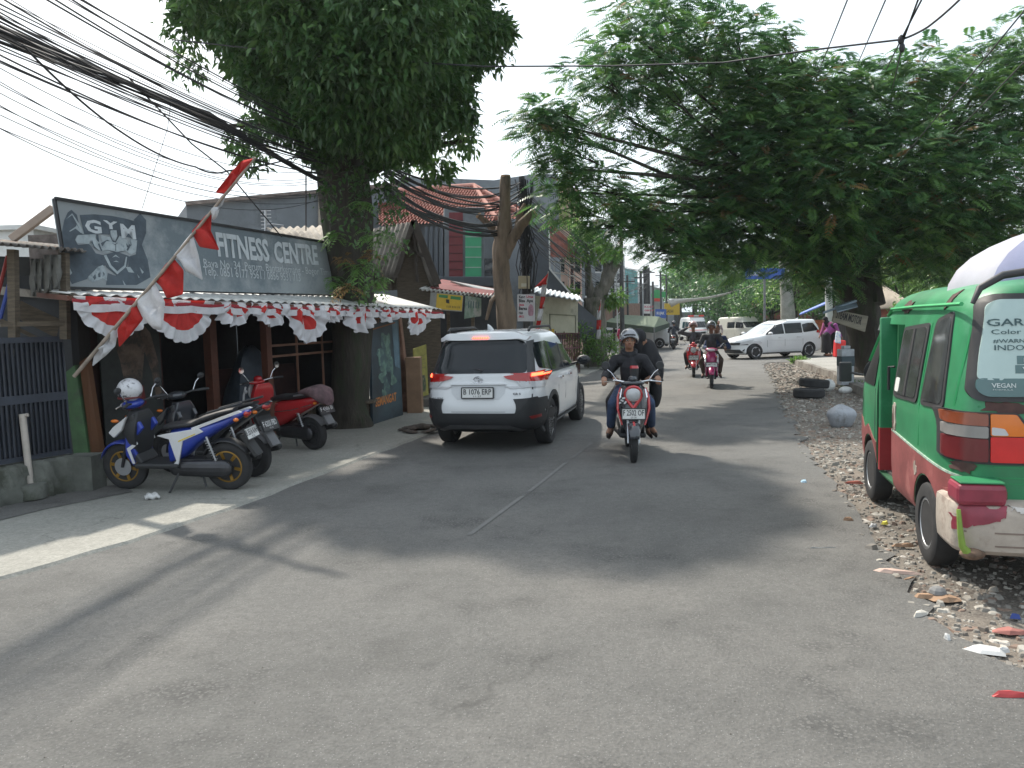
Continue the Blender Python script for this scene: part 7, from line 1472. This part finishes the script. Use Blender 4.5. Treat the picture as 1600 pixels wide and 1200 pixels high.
def sit(dx=0,legw=.17,foot=(.20,.20,.27),lean_=.05,hx=.30,hand=True,shz=1.30,kx=.27):
    sh=shz
    J=pj(pelvis=(-.14+dx,0,.84),chest=(-.09+dx+lean_,0,sh-.10),neck=(-.06+dx+lean_,0,sh+.07),head=(-.01+dx+lean_,0,sh+.24),shL=(-.07+dx+lean_,.185,sh),shR=(-.07+dx+lean_,-.185,sh),
      elL=(.03+dx,.31,sh-.24),elR=(.03+dx,-.31,sh-.24),wrL=(.255,.34,1.03),wrR=(.255,-.34,1.03),hipL=(-.12+dx,.10,.82),hipR=(-.12+dx,-.10,.82),knL=(kx+dx,legw+.03,.70),knR=(kx+dx,-legw-.03,.70),
      anL=(foot[0]+dx-.08,foot[1],foot[2]+.08),anR=(foot[0]+dx-.08,-foot[1],foot[2]+.08),toL=(foot[0]+dx+.08,foot[1]+.04,foot[2]+.03),toR=(foot[0]+dx+.08,-foot[1]-.04,foot[2]+.03))
    return J
GRIPH={'L':((.75,.0,-.25),(0,0,-1)),'R':((.75,.0,-.25),(0,0,-1))}
PBLK=mat('scooter_black',(.03,.033,.04),.25,coat=.5,var=.1); PRED=mat('scooter_red',(.42,.02,.025),.22,coat=.6,var=.05); PBLU=mat('scooter_blue',(.015,.04,.30),.3,coat=.5,var=.08); PWHT=mat('scooter_white',(.55,.55,.56),.3,coat=.5,var=.05); PPNK=mat('scooter_magenta',(.30,.02,.10),.3,coat=.5,var=.08); GOLD=mat('gold_rim',(.30,.17,.03),.4,m=.6,var=.15)
JBLK=mat('black_hoodie',(.017,.017,.021),.9,var=.3,sc=20,bump=1,bsc=9); JEAN=mat('blue_jeans',(.03,.05,.10),.9,var=.35,sc=12,c2=(.06,.09,.15),thr=.58,bump=.9,bsc=10); SLV=mat('silver_helmet',(.24,.245,.26),.22,m=.5,coat=.6,var=.05)
def face_to(px,py,d=0):  # heading that points at the camera from a ground point
    g=gnd(px,py); return g,math.atan2(-g.y,-g.x)+d
# main rider
g0=gnd(990,722); hd_=math.atan2(-g0.y,-g0.x)+R(3); L0=Vector((g0.x,g0.y,0))-Vector((math.cos(hd_),math.sin(hd_),0))*.62
sc1=scooter('black and red retro scooter with a round headlamp, ridden towards the camera in mid road',L0,hd_,PBLK,PBLK,PRED,DARKM,'retro','F 2502 OF',lean=R(-1))
for s in (1,): 
    m=MB()  # white pattern decal on the shield
    for a,b,c_ in ((-.165,.80,.9),(-.14,.76,-.5),(-.17,.73,.3),(-.12,.79,.2),(-.10,.735,.8)): m.bar((.523+.0,a-.02*math.cos(c_),b-.02*math.sin(c_)),(.523,a+.02*math.cos(c_),b+.02*math.sin(c_)),.012,.02)
    m.build('white_sticker',PWHT,sc1)
m=MB(); m.tube([(.36,.02,1.03),(.36,.02,1.16)],[.05,.055],14); cu=m.build('cup_holder',SEATM,sc1,smooth=40); m=MB(); m.tube([(.36,.02,1.155),(.36,.02,1.19)],[.057,.05],14); m.build('cup_lid',PRED,cu,smooth=40)
J=sit(legw=.20,foot=(.16,.27,.29)); J['head'].z-=.045; J['neck'].z-=.02; J['shL'].z-=.055; J['shR'].z-=.055; J['chest'].z-=.02; human('rider in a black hoodie, blue jeans and silver open helmet on the retro scooter',L0,hd_,J,JBLK,JEAN,vox=.0065,helm=SLV,shoes=1,hoodie=True,hands=GRIPH,headfwd=(1,.02,-.03))
PBL=mat('black_cloak',(.012,.012,.015),.9,var=.3,sc=10)
J=sit(dx=-.34,legw=.22,foot=(.14,.24,.22),shz=1.27,lean_=.03); 
for k in ('chest','neck','head','shL','shR','elL','elR'): J[k]=J[k]+Vector((0,.12 if k!='head' else .15,0))
J['wrL']=Vector((-.12,.27,1.0)); J['wrR']=Vector((-.12,-.2,1.0)); J['elL']=Vector((-.36,.42,1.06)); J['elR']=Vector((-.32,-.28,1.05))
human('pillion passenger in black clothes leaning out behind the rider with the silver helmet',L0,hd_,J,PBL,PBL,vox=.012,veil=PBL,shoes=1,faces=False,headfwd=(.1,1,-.2))
m=MB(); m.ell((-.42,.24,1.22),.16,.19,.30,18,12); m.ell((-.36,.38,1.08),.10,.10,.24,14,10); m.ell((-.34,.36,.82),.09,.09,.26,14,10); o=fuse(m,'backpack',PBL,None,.02,4); o.location=L0; o.rotation_euler=(0,0,hd_); tag(o,'big black bag worn on the back of the pillion passenger','bag')
# second bike (magenta) and first (red) beyond
g,a=face_to(1112,607); g2=Vector((g.x,g.y,0)); L=g2-Vector((math.cos(a),math.sin(a),0))*.62
scooter('magenta and white scooter with a dark number plate nearer of the two far ones',L,a,PPNK,PPNK,PWHT,DARKM,'sharp','B 4471 KZ',dark_plate=True,lite=True)
human('rider in a dark jacket and silver helmet on the magenta scooter',L,a,sit(legw=.2),mat('dark_jacket',(.03,.03,.035),.7,var=.5,sc=14,c2=(.12,.12,.13),thr=.62),mat('brown_trousers',(.06,.04,.03),.9),skin=SKIND,vox=.012,helm=SLV,shoes=1,hands=GRIPH,faces=True)
J=sit(dx=-.36,shz=1.24); 
for k in ('chest','neck','head','shL','shR','elL','elR'): J[k]=J[k]+Vector((0,.14,0))
J['wrL']=Vector((-.1,.2,1.0)); J['wrR']=Vector((-.1,-.1,1.0)); human('passenger in blue behind the rider of the magenta scooter',L,a,J,mat('navy_top',(.02,.035,.09),.9),JEAN,skin=SKIND,vox=.014,faces=False)
g,a=face_to(1084,590); L=Vector((g.x,g.y,0))-Vector((math.cos(a),math.sin(a),0))*.62
scooter('bright red retro scooter with a white number plate, further back than the magenta one',L,a,PRED,PRED,PRED,DARKM,'retro','B 6720 EW',lite=True)
J=sit(legw=.2); J['elR']=Vector((.06,-.42,1.36)); J['wrR']=Vector((.10,-.17,1.50))
human('rider of the red scooter in a pinkish helmet with one hand raised to the brow',L,a,J,mat('grey_jacket',(.07,.07,.08),.8,var=.5,sc=14),mat('dark_trousers',(.03,.03,.03),.9),vox=.012,helm=mat('pink_helmet',(.40,.25,.25),.35,coat=.4),shoes=1,hands={'L':GRIPH['L'],'R':((-.1,.95,.25),(0,0,-1))})
# far rider going away
g=gnd(1052,546); a=math.atan2(g.y,g.x)-R(4); L=Vector((g.x,g.y,0))+Vector((math.cos(a),math.sin(a),0))*.6
scooter('small far scooter with a white plate, seen from behind at the vanishing point',L,a,PBLK,PBLK,PWHT,DARKM,'retro',None,'B 3390 TU',lite=True); human('far rider in dark clothes seen from behind near the vanishing point',L,a,sit(),mat('navy_jacket',(.015,.02,.03),.9),PBL,vox=.014,helm=PBLK,faces=False,shoes=1)
# parked scooters at the gym
pa,pb_=gnd(203,763,.03),gnd(360,764,.03); d=(pa-pb_); a=math.atan2(d.y,d.x); L=(pa+pb_)/2; L.z=.03
bs=scooter('blue and white sporty scooter with gold rims parked side-on in front of the gym',L,a,PBLU,TRIM,PWHT,GOLD,'sharp',None,'B 3516 KAH',lean=R(-5))
hm=thing('helmet','white helmet with black swirls hung over the front of the blue scooter','helmet',L,a,rx=R(-5)); m=MB(); M_=Matrix.Rotation(R(10),3,'Y'); m.ell((.44,.03,1.13),.135,.125,.13,24,14,M=M_); hb_=m.build('shell',mat('swirl_helmet',(.5,.5,.52),.3,var=.05,sc=14,c2=(.02,.02,.025),thr=.53,coat=.5,det=2),hm,smooth=60); m=MB(); m.lathe([(.118,-.01),(.124,0),(.118,.012)],(.45,.03,1.05),'z',24); m.build('lower_rim',mat('dark_red_rim',(.12,.02,.02),.5),hm,smooth=60)
pa=gnd(398,745,.03); L2=Vector((pa.x,pa.y,.03))+Vector((-.55,-.12,0))+Vector((-.12,.62,0))*0; 
p2=gnd(397,744,.03); a2=a-R(12); L2=Vector((p2.x,p2.y,.03))+Vector((math.cos(a2),math.sin(a2),0))*.62
scooter('black scooter with a dark plate parked just behind the blue one',L2,a2,PBLK,PBLK,PBLK,DARKM,'sharp',None,'F 6203 FBD',dark_plate=True,lean=R(-4))
p3=gnd(492,702,.03); a3=R(150); L3=Vector((p3.x,p3.y,.03))+Vector((math.cos(a3),math.sin(a3),0))*.62
rs_=scooter('red retro scooter with a jacket thrown over its tail, parked by the gym grid',L3,a3,PRED,PRED,PWHT,DARKM,'retro',None,'F 4386 BI',dark_plate=True,lean=R(-4))
m=MB(); xl(m,[(-.50,.84,.10,.03,2.4),(-.62,.86,.17,.05,2.4),(-.78,.86,.19,.09,2.4),(-.92,.80,.17,.12,2.4),(-.99,.74,.10,.08,2.4)],18); o=m.build('jacket',mat('dusty_plum_cloth',(.10,.06,.065),.9,var=.5,sc=9,bump=.5,bsc=14),None,smooth=60); o.location=L3; o.rotation_euler=(R(-4),0,a3); tag(o,'plum grey jacket draped over the tail of the red scooter','jacket')
# covered motorcycle inside the gym
c=gnd(398,690,.03)+Vector((-.25,.7,0)); m=MB(); rows=[]
for i in range(13):
    t=i/12; row=[]
    for k in range(20):
        q=2*math.pi*k/20; r=1+.10*math.sin(3*q+t*3)+.06*math.sin(7*q); row.append((c.x+(.06+.34*t**.55)*math.cos(q)*r,c.y+(.10+.55*t**.6)*math.sin(q)*r,1.5-1.05*t+.03*math.sin(5*q+i)))
    rows.append(row)
m.rings(rows,cap=True); o=m.build('tarpaulin',mat('dark_blue_tarp',(.04,.055,.075),.6,var=.3,sc=6,bump=.6,bsc=10),None,smooth=60); tag(o,'dark blue grey tarpaulin covering something in the gym entrance','tarpaulin')
# ---------------- right side: objects, background ----------------
def put(px,py,z=0): g=gnd(px,py,z); return g
# tyres
for i,(px,py,z,lab,tl) in enumerate(((1264,617,.10,'lower old tyre lying flat on the verge rubble',0),(1272,612,.25,'upper old tyre lying tilted on the other tyre',.10))):
    c=gnd(px,py+4); m=MB(); M_=Matrix.Rotation(tl,3,'Y'); m.lathe([(.19,-.07),(.22,-.095),(.30,-.09),(.325,-.06),(.325,.06),(.30,.09),(.22,.095),(.19,.07)],(c.x,c.y,z),'z',36,M=M_); t=tag(m.build('old_tyre',TYRE,None,smooth=30),lab,'tyre',group='old tyres on the verge')
# painted boulder
c=put(1322,668); m=MB(); m.ell((c.x,c.y+.2,.15),.215,.20,.20,28,20); o=m.build('boulder',mat('painted_boulder',(.27,.285,.31),.75,var=.15,sc=5,c2=(.17,.175,.18),thr=.55,bump=.7,bsc=14),None,smooth=70)
for v in o.data.vertices: q=v.co-Vector((c.x,c.y+.2,.15)); v.co+=q*(.10*math.sin(q.x*17+1)*math.sin(q.y*13)+.06*math.sin(q.z*25))
tag(o,'round boulder painted pale blue grey on the verge behind the minibus','boulder')
# painted post, mirror, sign, kerb stones
c=put(1325,602,.1); t=thing('bollard','square white post with a dark band, standing at the pavement corner','post',(c.x,c.y,.1)); m=MB(); m.box(c.x-.15,c.x+.15,c.y,c.y+.28,.1,.55); m.box(c.x-.15,c.x+.15,c.y,c.y+.28,.78,.95); m.box(c.x-.08,c.x+.08,c.y+.05,c.y+.22,.95,1.03)
m.build('post',mat('aged_white',(.34,.36,.38),.8,var=.25,sc=6),t,world=True,bevel=.015); m=MB(); m.box(c.x-.155,c.x+.155,c.y-.005,c.y+.285,.55,.78); m.build('dark_band',mat('dark_band',(.04,.06,.07),.7),t,world=True,bevel=.01)
for px,py,s_ in ((1298,607,.16),(1310,614,.12)): c=put(px,py); m=MB(); m.ell((c.x,c.y,.1),s_,s_*.8,s_*.9,10,8); 
c=put(1300,612); m=MB(); m.ell((c.x-.05,c.y+.1,.14),.17,.12,.15,9,7); tag(m.build('white_rock',WHITEP,None,smooth=20),'broken whitewashed lump beside the tyres','rock'); m=MB(); m.ell((c.x+.2,c.y-.25,.05),.16,.12,.09,8,6); tag(m.build('white_rock',WHITEP,None,smooth=20),'flatter white chunk in front of the whitewashed lump','rock')
m=MB(); c=put(1345,603,.1); m.ell((c.x+.35,c.y,.4),.28,.2,.32,14,10); tag(fuse(m,'rubbish_bag',TRIM,None,.03,3),'black rubbish bag slumped behind the white post','rubbish bag')
q=Quad(at(1305,484,18.6),at(1357,494,18.9),at(1352,519,18.9),at(1301,502,18.6)); t=thing('wooden_sign','tilted hand lettered wooden board nailed to the feathery tree','sign',tuple(q.c[3])); m=MB(); q.panel(m,.05); m.build('board',mat('sign_plank',(.24,.22,.17),.9,var=.25,sc=5,stretch=(.3,.3,3)),t,world=True,bevel=.01)
q.text('STEAM MOTOR',.05,.36,.19,.78,mat('painted_dark',(.03,.03,.03),.8),t,bold=.02); m=MB(); q.poly(m,[(.12,.8),(.3,.75),(.3,.78),(.12,.83)],.006); m.build('paint_stroke',_mats['painted_dark'],t,world=True)
m=MB(); m.tube([at(1286,489,18.5),at(1338,470,18.6)],.03,6); q=Quad(at(1305,478,18.7),at(1336,468,19.2),at(1340,474,18.2),at(1308,487,17.9)); q.panel(m,.02); tag(m.build('tin_flap',mat('tin_blue',(.22,.28,.33),.6,var=.3),None),'bent pale tin flap on a pole above the wooden board','sheet')
c=at(1297,512,38); m=MB(); m.tube([(c.x,38,0),(at(1293,440,38).x,38,5)],.17,10); tag(m.build('concrete_post',mat('pale_post',(.48,.5,.47),.8,var=.1),None,smooth=60),'pale round concrete post just left of the feathery tree trunk','post')
c=at(1232,520,44); m=MB(); trunkmesh(m,[(c.x,44,0),(c.x-.1,44,3),(c.x-.3,44,6.5)],[.42,.36,.3],10,.06,2); tag(m.build('pale_tree',mat('pale_bark',(.26,.26,.22),.9,var=.3,sc=3),None,smooth=60),'pale straight tree trunk behind the white people carrier','tree')
# stall with blue awning
t=thing('market_stall','small stall with a blue sloping awning and orange front beyond the white people carrier','stall',tuple(at(1265,540,40).xy)+(0,)); m=MB(); m.add([at(1249,492,39),at(1252,489,42),at(1292,471,42),at(1290,475,39)],[(0,1,2,3)]); m.build('awning',mat('blue_tarp',(.14,.20,.50),.7,var=.12),t,world=True,solid=.06)
m=MB()
for px in (1254,1270,1291): p=at(px,540,40.5); m.bar((p.x,p.y,0),(p.x,p.y,at(px,488 if px<1280 else 476,40.5).z),.08)
m.build('posts',WOOD,t,world=True); m=MB(); q=pxquad(1270,500,1292,520,40.3); q.panel(m,.3); m.build('front_panel',mat('orange_board',(.35,.1,.04),.8,var=.4,sc=9),t,world=True); m=MB(); q=pxquad(1256,508,1292,540,40.8); q.panel(m,.2); m.build('counter',mat('stall_brown',(.08,.05,.04),.9,var=.4),t,world=True)
# back rows closing the right side
def row(name,label,x0,x1,yt0,yt1,Y0,Y1,mt,n=0,roofm=None,cat='building'):
    t=thing(name,label,cat,tuple(at(x0,520,Y0).xy)+(0,)); m=MB(); blk(m,(x0,yt0),(x1,yt1),Y0,Y1,4); m.build('wall',mt,t,world=True)
    for i in range(n):
        a=x0+(x1-x0)*(i+.3)/n; b=x0+(x1-x0)*(i+.7)/n; Y=Y0+(Y1-Y0)*(i+.5)/n-.1; y0=yt0+(yt1-yt0)*(i+.5)/n; hh=505-y0
        m=MB(); q=pxquad(a,y0+hh*.35,b,y0+hh*.8,Y); q.panel(m,.1); m.build('window',GLD,t,world=True)
    if roofm: m=MB(); a_,b_=at(x0,yt0,Y0),at(x1,yt1,Y1); f=Vector((0,-.7,-.25)); up=Vector((0,3,1.1)); corr(m,a_+f,b_+f,a_+up,b_+up,24,.03,3); m.build('roof',roofm,t,world=True,smooth=60,solid=.05)
    return t
row('brick_house','brick red house with a pale roof edge right of the feathery tree',1352,1420,474,472,33,30.5,mat('brick_red',(.20,.065,.045),.9,var=.25,sc=5),2,BEIGE)
row('low_house','low house with an old tiled roof behind the blue awning stall',1190,1262,494,492,60,58,mat('low_beige',(.25,.21,.17),.9,var=.3),4,TERRA)
row('garden_wall','long brownish garden wall closing the yard behind the minibus',1290,1760,497,490,47,40,mat('garden_wall',(.14,.12,.1),.9,var=.3,sc=1),0,None,'wall')
row('pale_house','pale house hidden among the trees behind the white vans',1120,1200,480,482,92,88,mat('pale_house',(.3,.29,.25),.9,var=.2),4,mat('grey_roof',(.2,.18,.17),.9,var=.3))
row('grey_hall','long grey hall far down the road behind the ambulance',1050,1150,488,486,130,120,mat('grey_hall',(.16,.17,.18),.9,var=.3),0,None)
row('timber_fence','dark fence of mixed boards beyond the junction',1198,1300,512,508,48,44,mat('dark_boards',(.07,.06,.055),.9,var=.5,sc=2,stretch=(4,4,.5)),0,None,'fence')
for i,(px,Y,r_,lab) in enumerate(((1300,62,5.5,'dense dark tree crown behind the garden wall, left one'),(1390,60,5.5,'dense dark tree crown behind the garden wall, middle one'),(1500,58,6.5,'dense dark tree crown behind the garden wall, right one'),(1620,50,6.5,'dense dark tree at the far right behind the garden wall'),(1180,110,7,'dark tree mass far behind the white vans'),(1240,80,5,'dark tree behind the low tiled house'))):
    tree(px,455,Y,px,515,r_,3600,'background_tree',lab,[LG1,LF1],.5,12,40+i,.3,rz=.7)
# street items far off
t=thing('canopy_tent','dark green canopy on thin posts over the parked white vehicle','canopy',tuple(at(1000,540,46).xy)+(0,)); E1,E2,E3,E4,PK,PK2=at(946,503,45),at(1022,512,43),at(1046,505,48),at(975,499,50),at(966,492,47),at(1000,489,49); m=MB()
m.add([E1,E2,E3,E4,PK,at(1030,495,46.5)],[(0,1,5,4),(1,2,5),(2,3,4,5),(3,0,4)]); m.build('canopy',mat('canvas_green',(.10,.13,.085),.85,var=.15),t,world=True,solid=.04); m=MB(); m.add([E1,E2,E3,E2+Vector((0,0,-.3)),E1+Vector((0,0,-.3)),E3+Vector((0,0,-.25))],[(0,1,3,4),(1,2,5,3)]); m.build('valance',mat('canvas_dark',(.03,.05,.035),.85),t,world=True,solid=.02)
m=MB()
for p in (E1,E2,E3): m.bar((p.x,p.y,0),p,.06)
m.build('posts',STEEL,t,world=True)
def sign(px0,py0,px1,py1,Y,mt,name,label,txt=None,tm=None,post=False,th=.06):
    q=Quad(at(px0,py0,Y),at(px1,py0,Y),at(px1,py1,Y),at(px0,py1,Y)); t=thing(name,label,'sign',tuple(q.c[3])); m=MB(); q.panel(m,th); m.build('board',mt,t,world=True)
    for s,u,v,h,w_ in (txt or ()): q.text(s,u,v,h,w_,tm,t,bold=.02)
    if post: c=q.p(.5,0); m=MB(); m.bar((c.x,c.y+.1,0),(c.x,c.y+.1,c.z),.1); m.build('post',STEEL,t,world=True)
    return t
sign(1024,483,1041,497,70,BLUE,'blue_banner','blue banner tied up far down the left side',[('RUJAK',.12,.4,.25,.7)],WHITEP)
sign(1038,474,1062,492,78,YEL,'yellow_sign','big yellow sign with black lettering far down the road',[('GADAI',.1,.2,.3,.75)],BL_)
sign(1006,475,1016,490,58,WHITEP,'white_notice','small white notice on the cluster of far poles',[('KOST',.1,.6,.15,.7),('0857',.1,.25,.12,.7)],RL)
m=MB(); c=at(1026,461,80); m.lathe([(0,-.06),(.55,-.06),(.55,.06),(0,.06)],(c.x,c.y,c.z),'y',20); q=pxquad(1030,456,1040,465,80); q.panel(m,.1); tag(m.build('green_round_sign',mat('sign_green',(.03,.28,.09),.5),None),'green round shop sign with a matching square at the far left','sign')
sign(1022,466,1032,471,79,mat('red_sign',(.45,.04,.03),.6),'red_sign','small red sign under the green round one')
sign(1088,456,1107,464,95,mat('road_green',(.02,.22,.13),.5),'road_sign','green overhead direction sign near the vanishing point',None,None,True)
sign(1165,419,1226,436,40,BLUE,'blue_sign','long blue hanging sign half hidden in the feathery tree',[('JL. BANTAR KEMANG',.05,.3,.2,.85)],WHITEP,True); sign(1166,393,1182,413,40.2,mat('navy_orange',(.04,.08,.28),.6,c2=(.6,.25,.03),thr=.52,sc=2),'round_board','small navy and orange board above the long blue sign')
m=MB(); rows=[]; A_=[(1043,469),(1052,467),(1064,467),(1085,466),(1105,464),(1125,460),(1142,456)]; B_=[(1043,470),(1049,480),(1060,474),(1085,470),(1105,467),(1125,463),(1142,458)]
m.sheet([[at(x,y,52) for x,y in A_],[at(x,y,52.2) for x,y in B_]]); tag(m.build('white_banner',WHITEP,None,smooth=60,solid=.02),'sagging white cloth banner strung across the road far off','banner')
cable([at(1142,456,52),at(1200,440,50)],.02,'rope holding the right end of the far white banner',0,2)
# people by the road
J=pj(pelvis=(0,0,.86),chest=(.05,0,1.22),neck=(.08,0,1.38),head=(.11,0,1.52),shL=(.04,.17,1.33),shR=(.04,-.17,1.33),elL=(.06,.24,1.07),elR=(.06,-.24,1.07),wrL=(.20,.18,.92),wrR=(.20,-.18,.92),hipL=(0,.09,.84),hipR=(0,-.09,.84),knL=(.03,.09,.46),knR=(.03,-.09,.46),anL=(0,.09,.08),anR=(0,-.09,.08),toL=(.14,.10,.05),toR=(.14,-.10,.05))
def bent(J,k=.55):
    q={n:v.copy() for n,v in J.items()}; pv=J['pelvis']
    for n in ('chest','neck','head','shL','shR','elL','elR','wrL','wrR'): v=q[n]-pv; v.rotate(Matrix.Rotation(k,3,'Y').to_4x4().to_quaternion()); q[n]=pv+v
    for n in ('elL','elR'): q[n]=q['sh'+n[-1]]+Vector((.10,0,-.26))
    for n in ('wrL','wrR'): q[n]=q['el'+n[-1]]+Vector((.12,0,-.20))
    return q
PUR=mat('purple_blouse',(.22,.045,.20),.85,var=.25,sc=9,c2=(.1,.02,.1)); VB=mat('black_veil',(.012,.012,.014),.9)
g=gnd(1291,556,.16); human('woman in a purple blouse, long black skirt and black headscarf bending over a red bag',(g.x,g.y,.16),R(-10),bent(J,.62),PUR,VB,vox=.014,veil=VB,shoes=2,faces=False,skirt=.2)
g=gnd(1308,556,.16); human('second woman in pink and a white mask stooping behind the red bag',(g.x,g.y+.5,.16),R(200),bent(J,.4),mat('pink_blouse',(.35,.08,.2),.85,var=.2),VB,vox=.014,veil=VB,shoes=2,faces=False)
g=gnd(1311,558,.16); m=MB(); m.prism([(-.18,0),(.2,0),(.24,.62),(-.14,.66)],(g.x,g.y-.1,.17),(1,0,0),(0,0,1),(0,.3,0)); tag(m.build('red_bag',mat('red_bag',(.55,.02,.02),.6,var=.12),None,bevel=.05),'bright red shopping bag standing on the pale pavement','bag')
m=MB(); m.prism([(-.1,.55),(.12,.5),(.1,.95),(-.05,1.0)],(g.x-.1,g.y-.15,.17),(1,0,0),(0,0,1),(0,.12,0)); tag(m.build('striped_cloth',mat('striped_cloth',(.3,.4,.6),.8,c2=(.6,.6,.62),thr=.5,sc=9),None,bevel=.03),'pale blue striped cloth held over the red bag','cloth')
g=gnd(974,560); human('person in a pink coat walking on the left pavement behind the rider',(g.x,g.y,0),R(80),J,mat('pink_coat',(.5,.04,.13),.85,var=.15),mat('grey_skirt',(.15,.12,.11),.9),vox=.016,faces=False,shoes=2,skirt=.2)
g=gnd(1122,545); human('bystander in a pale patterned dress beside the ambulance',(g.x,g.y,0),R(-90),J,mat('pale_dress',(.3,.25,.25),.9,var=.5,sc=14),mat('dark_trousers',(.03,.03,.03),.9),vox=.018,faces=False,shoes=2)
g=gnd(1036,541); scooter('dark motorcycle parked at the far left kerb beside the green canopy',(g.x,g.y+.5,0),R(110),PBLK,PBLK,PBLK,DARKM,'sharp',lite=True)
# litter
def scrap(px,py,w_,l_,mt,lab,cat='scrap',rot=0,h=.015,z=0,name='scrap',n=7,crumple=.3):
    c=gnd(px,py,z); rr=random.Random(px*31+py); m=MB(); top=[];bot=[]
    for k in range(n): a=2*math.pi*k/n; r=1+rr.uniform(-crumple,crumple); x,y=l_*r*math.cos(a),w_*r*math.sin(a); X,Y=x*math.cos(rot)-y*math.sin(rot),x*math.sin(rot)+y*math.cos(rot); bot.append((c.x+X,c.y+Y,z+.005)); top.append((c.x+X*.7,c.y+Y*.7,z+.005+h*rr.uniform(.5,1.5)))
    m.rings([bot,top]); m.add([(c.x,c.y,z+h*1.6)]+top,[(0,k+1,(k+1)%n+1) for k in range(n)]); tag(m.build(name,mt,None),lab,cat)
PWB=mat('plastic_white',(.45,.45,.44),.5,var=.12,sc=14); CARD=mat('cardboard',(.3,.19,.12),.9,var=.25,sc=9); PNKB=mat('red_plastic',(.42,.05,.05),.6)
c=gnd(238,780,.03); m=MB(); m.ell((c.x,c.y,.06),.09,.06,.035,16,10); o=m.build('plastic_bag',PWB,None,smooth=60)
for v in o.data.vertices: v.co+=Vector((math.sin(v.co.y*70),math.cos(v.co.x*60),math.sin(v.co.x*90+v.co.y*50)))*.012
tag(o,'crumpled white plastic bag on the concrete below the blue scooter','bag')
c=at(235,1,1)
for a in ((1257,754,.03,.035,mat('pale_blue_paper',(.35,.5,.6),.7),'small pale blue paper square lying on the asphalt'),(1400,896,.03,.13,mat('pinkish_paper',(.5,.36,.3),.8),'crumpled white and brown wrapper at the broken road edge'),(1284,857,.004,.11,mat('grey_stick',(.3,.3,.29),.8),'thin grey stick lying on the asphalt right of the shade'),(1583,1090,.012,.09,PNKB,'red plastic strip at the lower right edge'),(1582,990,.035,.1,mat('pale_red_card',(.3,.12,.10),.9),'red card scrap under the minibus tail'),(1540,1018,.05,.12,PWB,'torn white plastic sheet near the lower right'),(1383,820,.02,.03,mat('yellow_wrap',(.6,.5,.05),.6),'small yellow wrapper in the gravel beside the rear wheel'),(1365,824,.02,.04,PWB,'white paper flake in the gravel left of the yellow wrapper'),(1326,814,.015,.04,CARD,'brown leaf on the road edge near the front wheel'),(1445,935,.03,.06,CARD,'dry brown leaf left of the grey stone'),(1478,937,.06,.1,CARD,'large curled brown leaf right of the grey stone'),(1410,855,.02,.07,CARD,'curled cardboard strip beside the rear wheel'),(1332,756,.03,.09,mat('brick_bit',(.33,.1,.07),.9),'red brick shard beside the front wheel'),(1586,967,.02,.03,mat('navy_wrap',(.03,.06,.25),.5),'dark blue wrapper under the minibus tail'),(1480,1000,.02,.012,PWB,'white cigarette pack scrap near the lower right'),(1567,1020,.02,.05,PWB,'small white box at the lower right of the verge'),(1420,905,.01,.05,CARD,'thin brown chip on the road beside the wrapper'),(1438,962,.02,.06,mat('pale_chip',(.42,.4,.36),.9),'flat pale chip on the asphalt near the rubble edge'),(1265,1,0,0,None,None)):
    if a[4] is None: continue
    px,py,w_,l_,mt,lab=a; scrap(px,py,w_,l_,mt,lab,rot=random.Random(px).uniform(-.5,.5) if px!=1284 else 0,h=.02 if w_>.01 else .006)
c=gnd(1465,933); m=MB(); m.ell((c.x,c.y,.03),.055,.05,.04,8,6); tag(m.build('stone',mat('grey_stone',(.2,.2,.2),.9,var=.3),None),'fist sized grey stone in the gravel behind the minibus','stone')
c=gnd(655,672,.03); m=MB()
for i in range(26):
    q=random.Random(i); a=q.uniform(0,6.28); r=q.uniform(0,1); m.ell((c.x+math.cos(a)*r*.42+.05,c.y+math.sin(a)*r*.5,.05+.04*(1-r)),.10,.09,.05*(1.2-r),8,6)
tag(fuse(m,'dirt_heap',mat('dirt_heap',(.07,.055,.045),.95,var=.5,sc=12,bump=1,bsc=30),None,.025,2),'low heap of dark dirt and leaves beside the tall poster','dirt heap')
# ---------------- air ----------------
hz=MB(); hz.box(-120,160,-20,330,-1.2,30); hm_=bpy.data.materials.new('haze'); hm_.use_nodes=True; nt=hm_.node_tree; nt.nodes.remove(nt.nodes['Principled BSDF'])
pv=nt.nodes.new('ShaderNodeVolumePrincipled'); pv.inputs['Color'].default_value=(.86,.92,1,1); pv.inputs['Density'].default_value=.0004; pv.inputs['Anisotropy'].default_value=.3; nt.links.new(pv.outputs[0],nt.nodes['Material Output'].inputs['Volume'])
o=hz.build('haze',hm_,None); o['kind']='stuff'; o['label']='thin pale haze in the air over the whole street'; o['category']='haze'
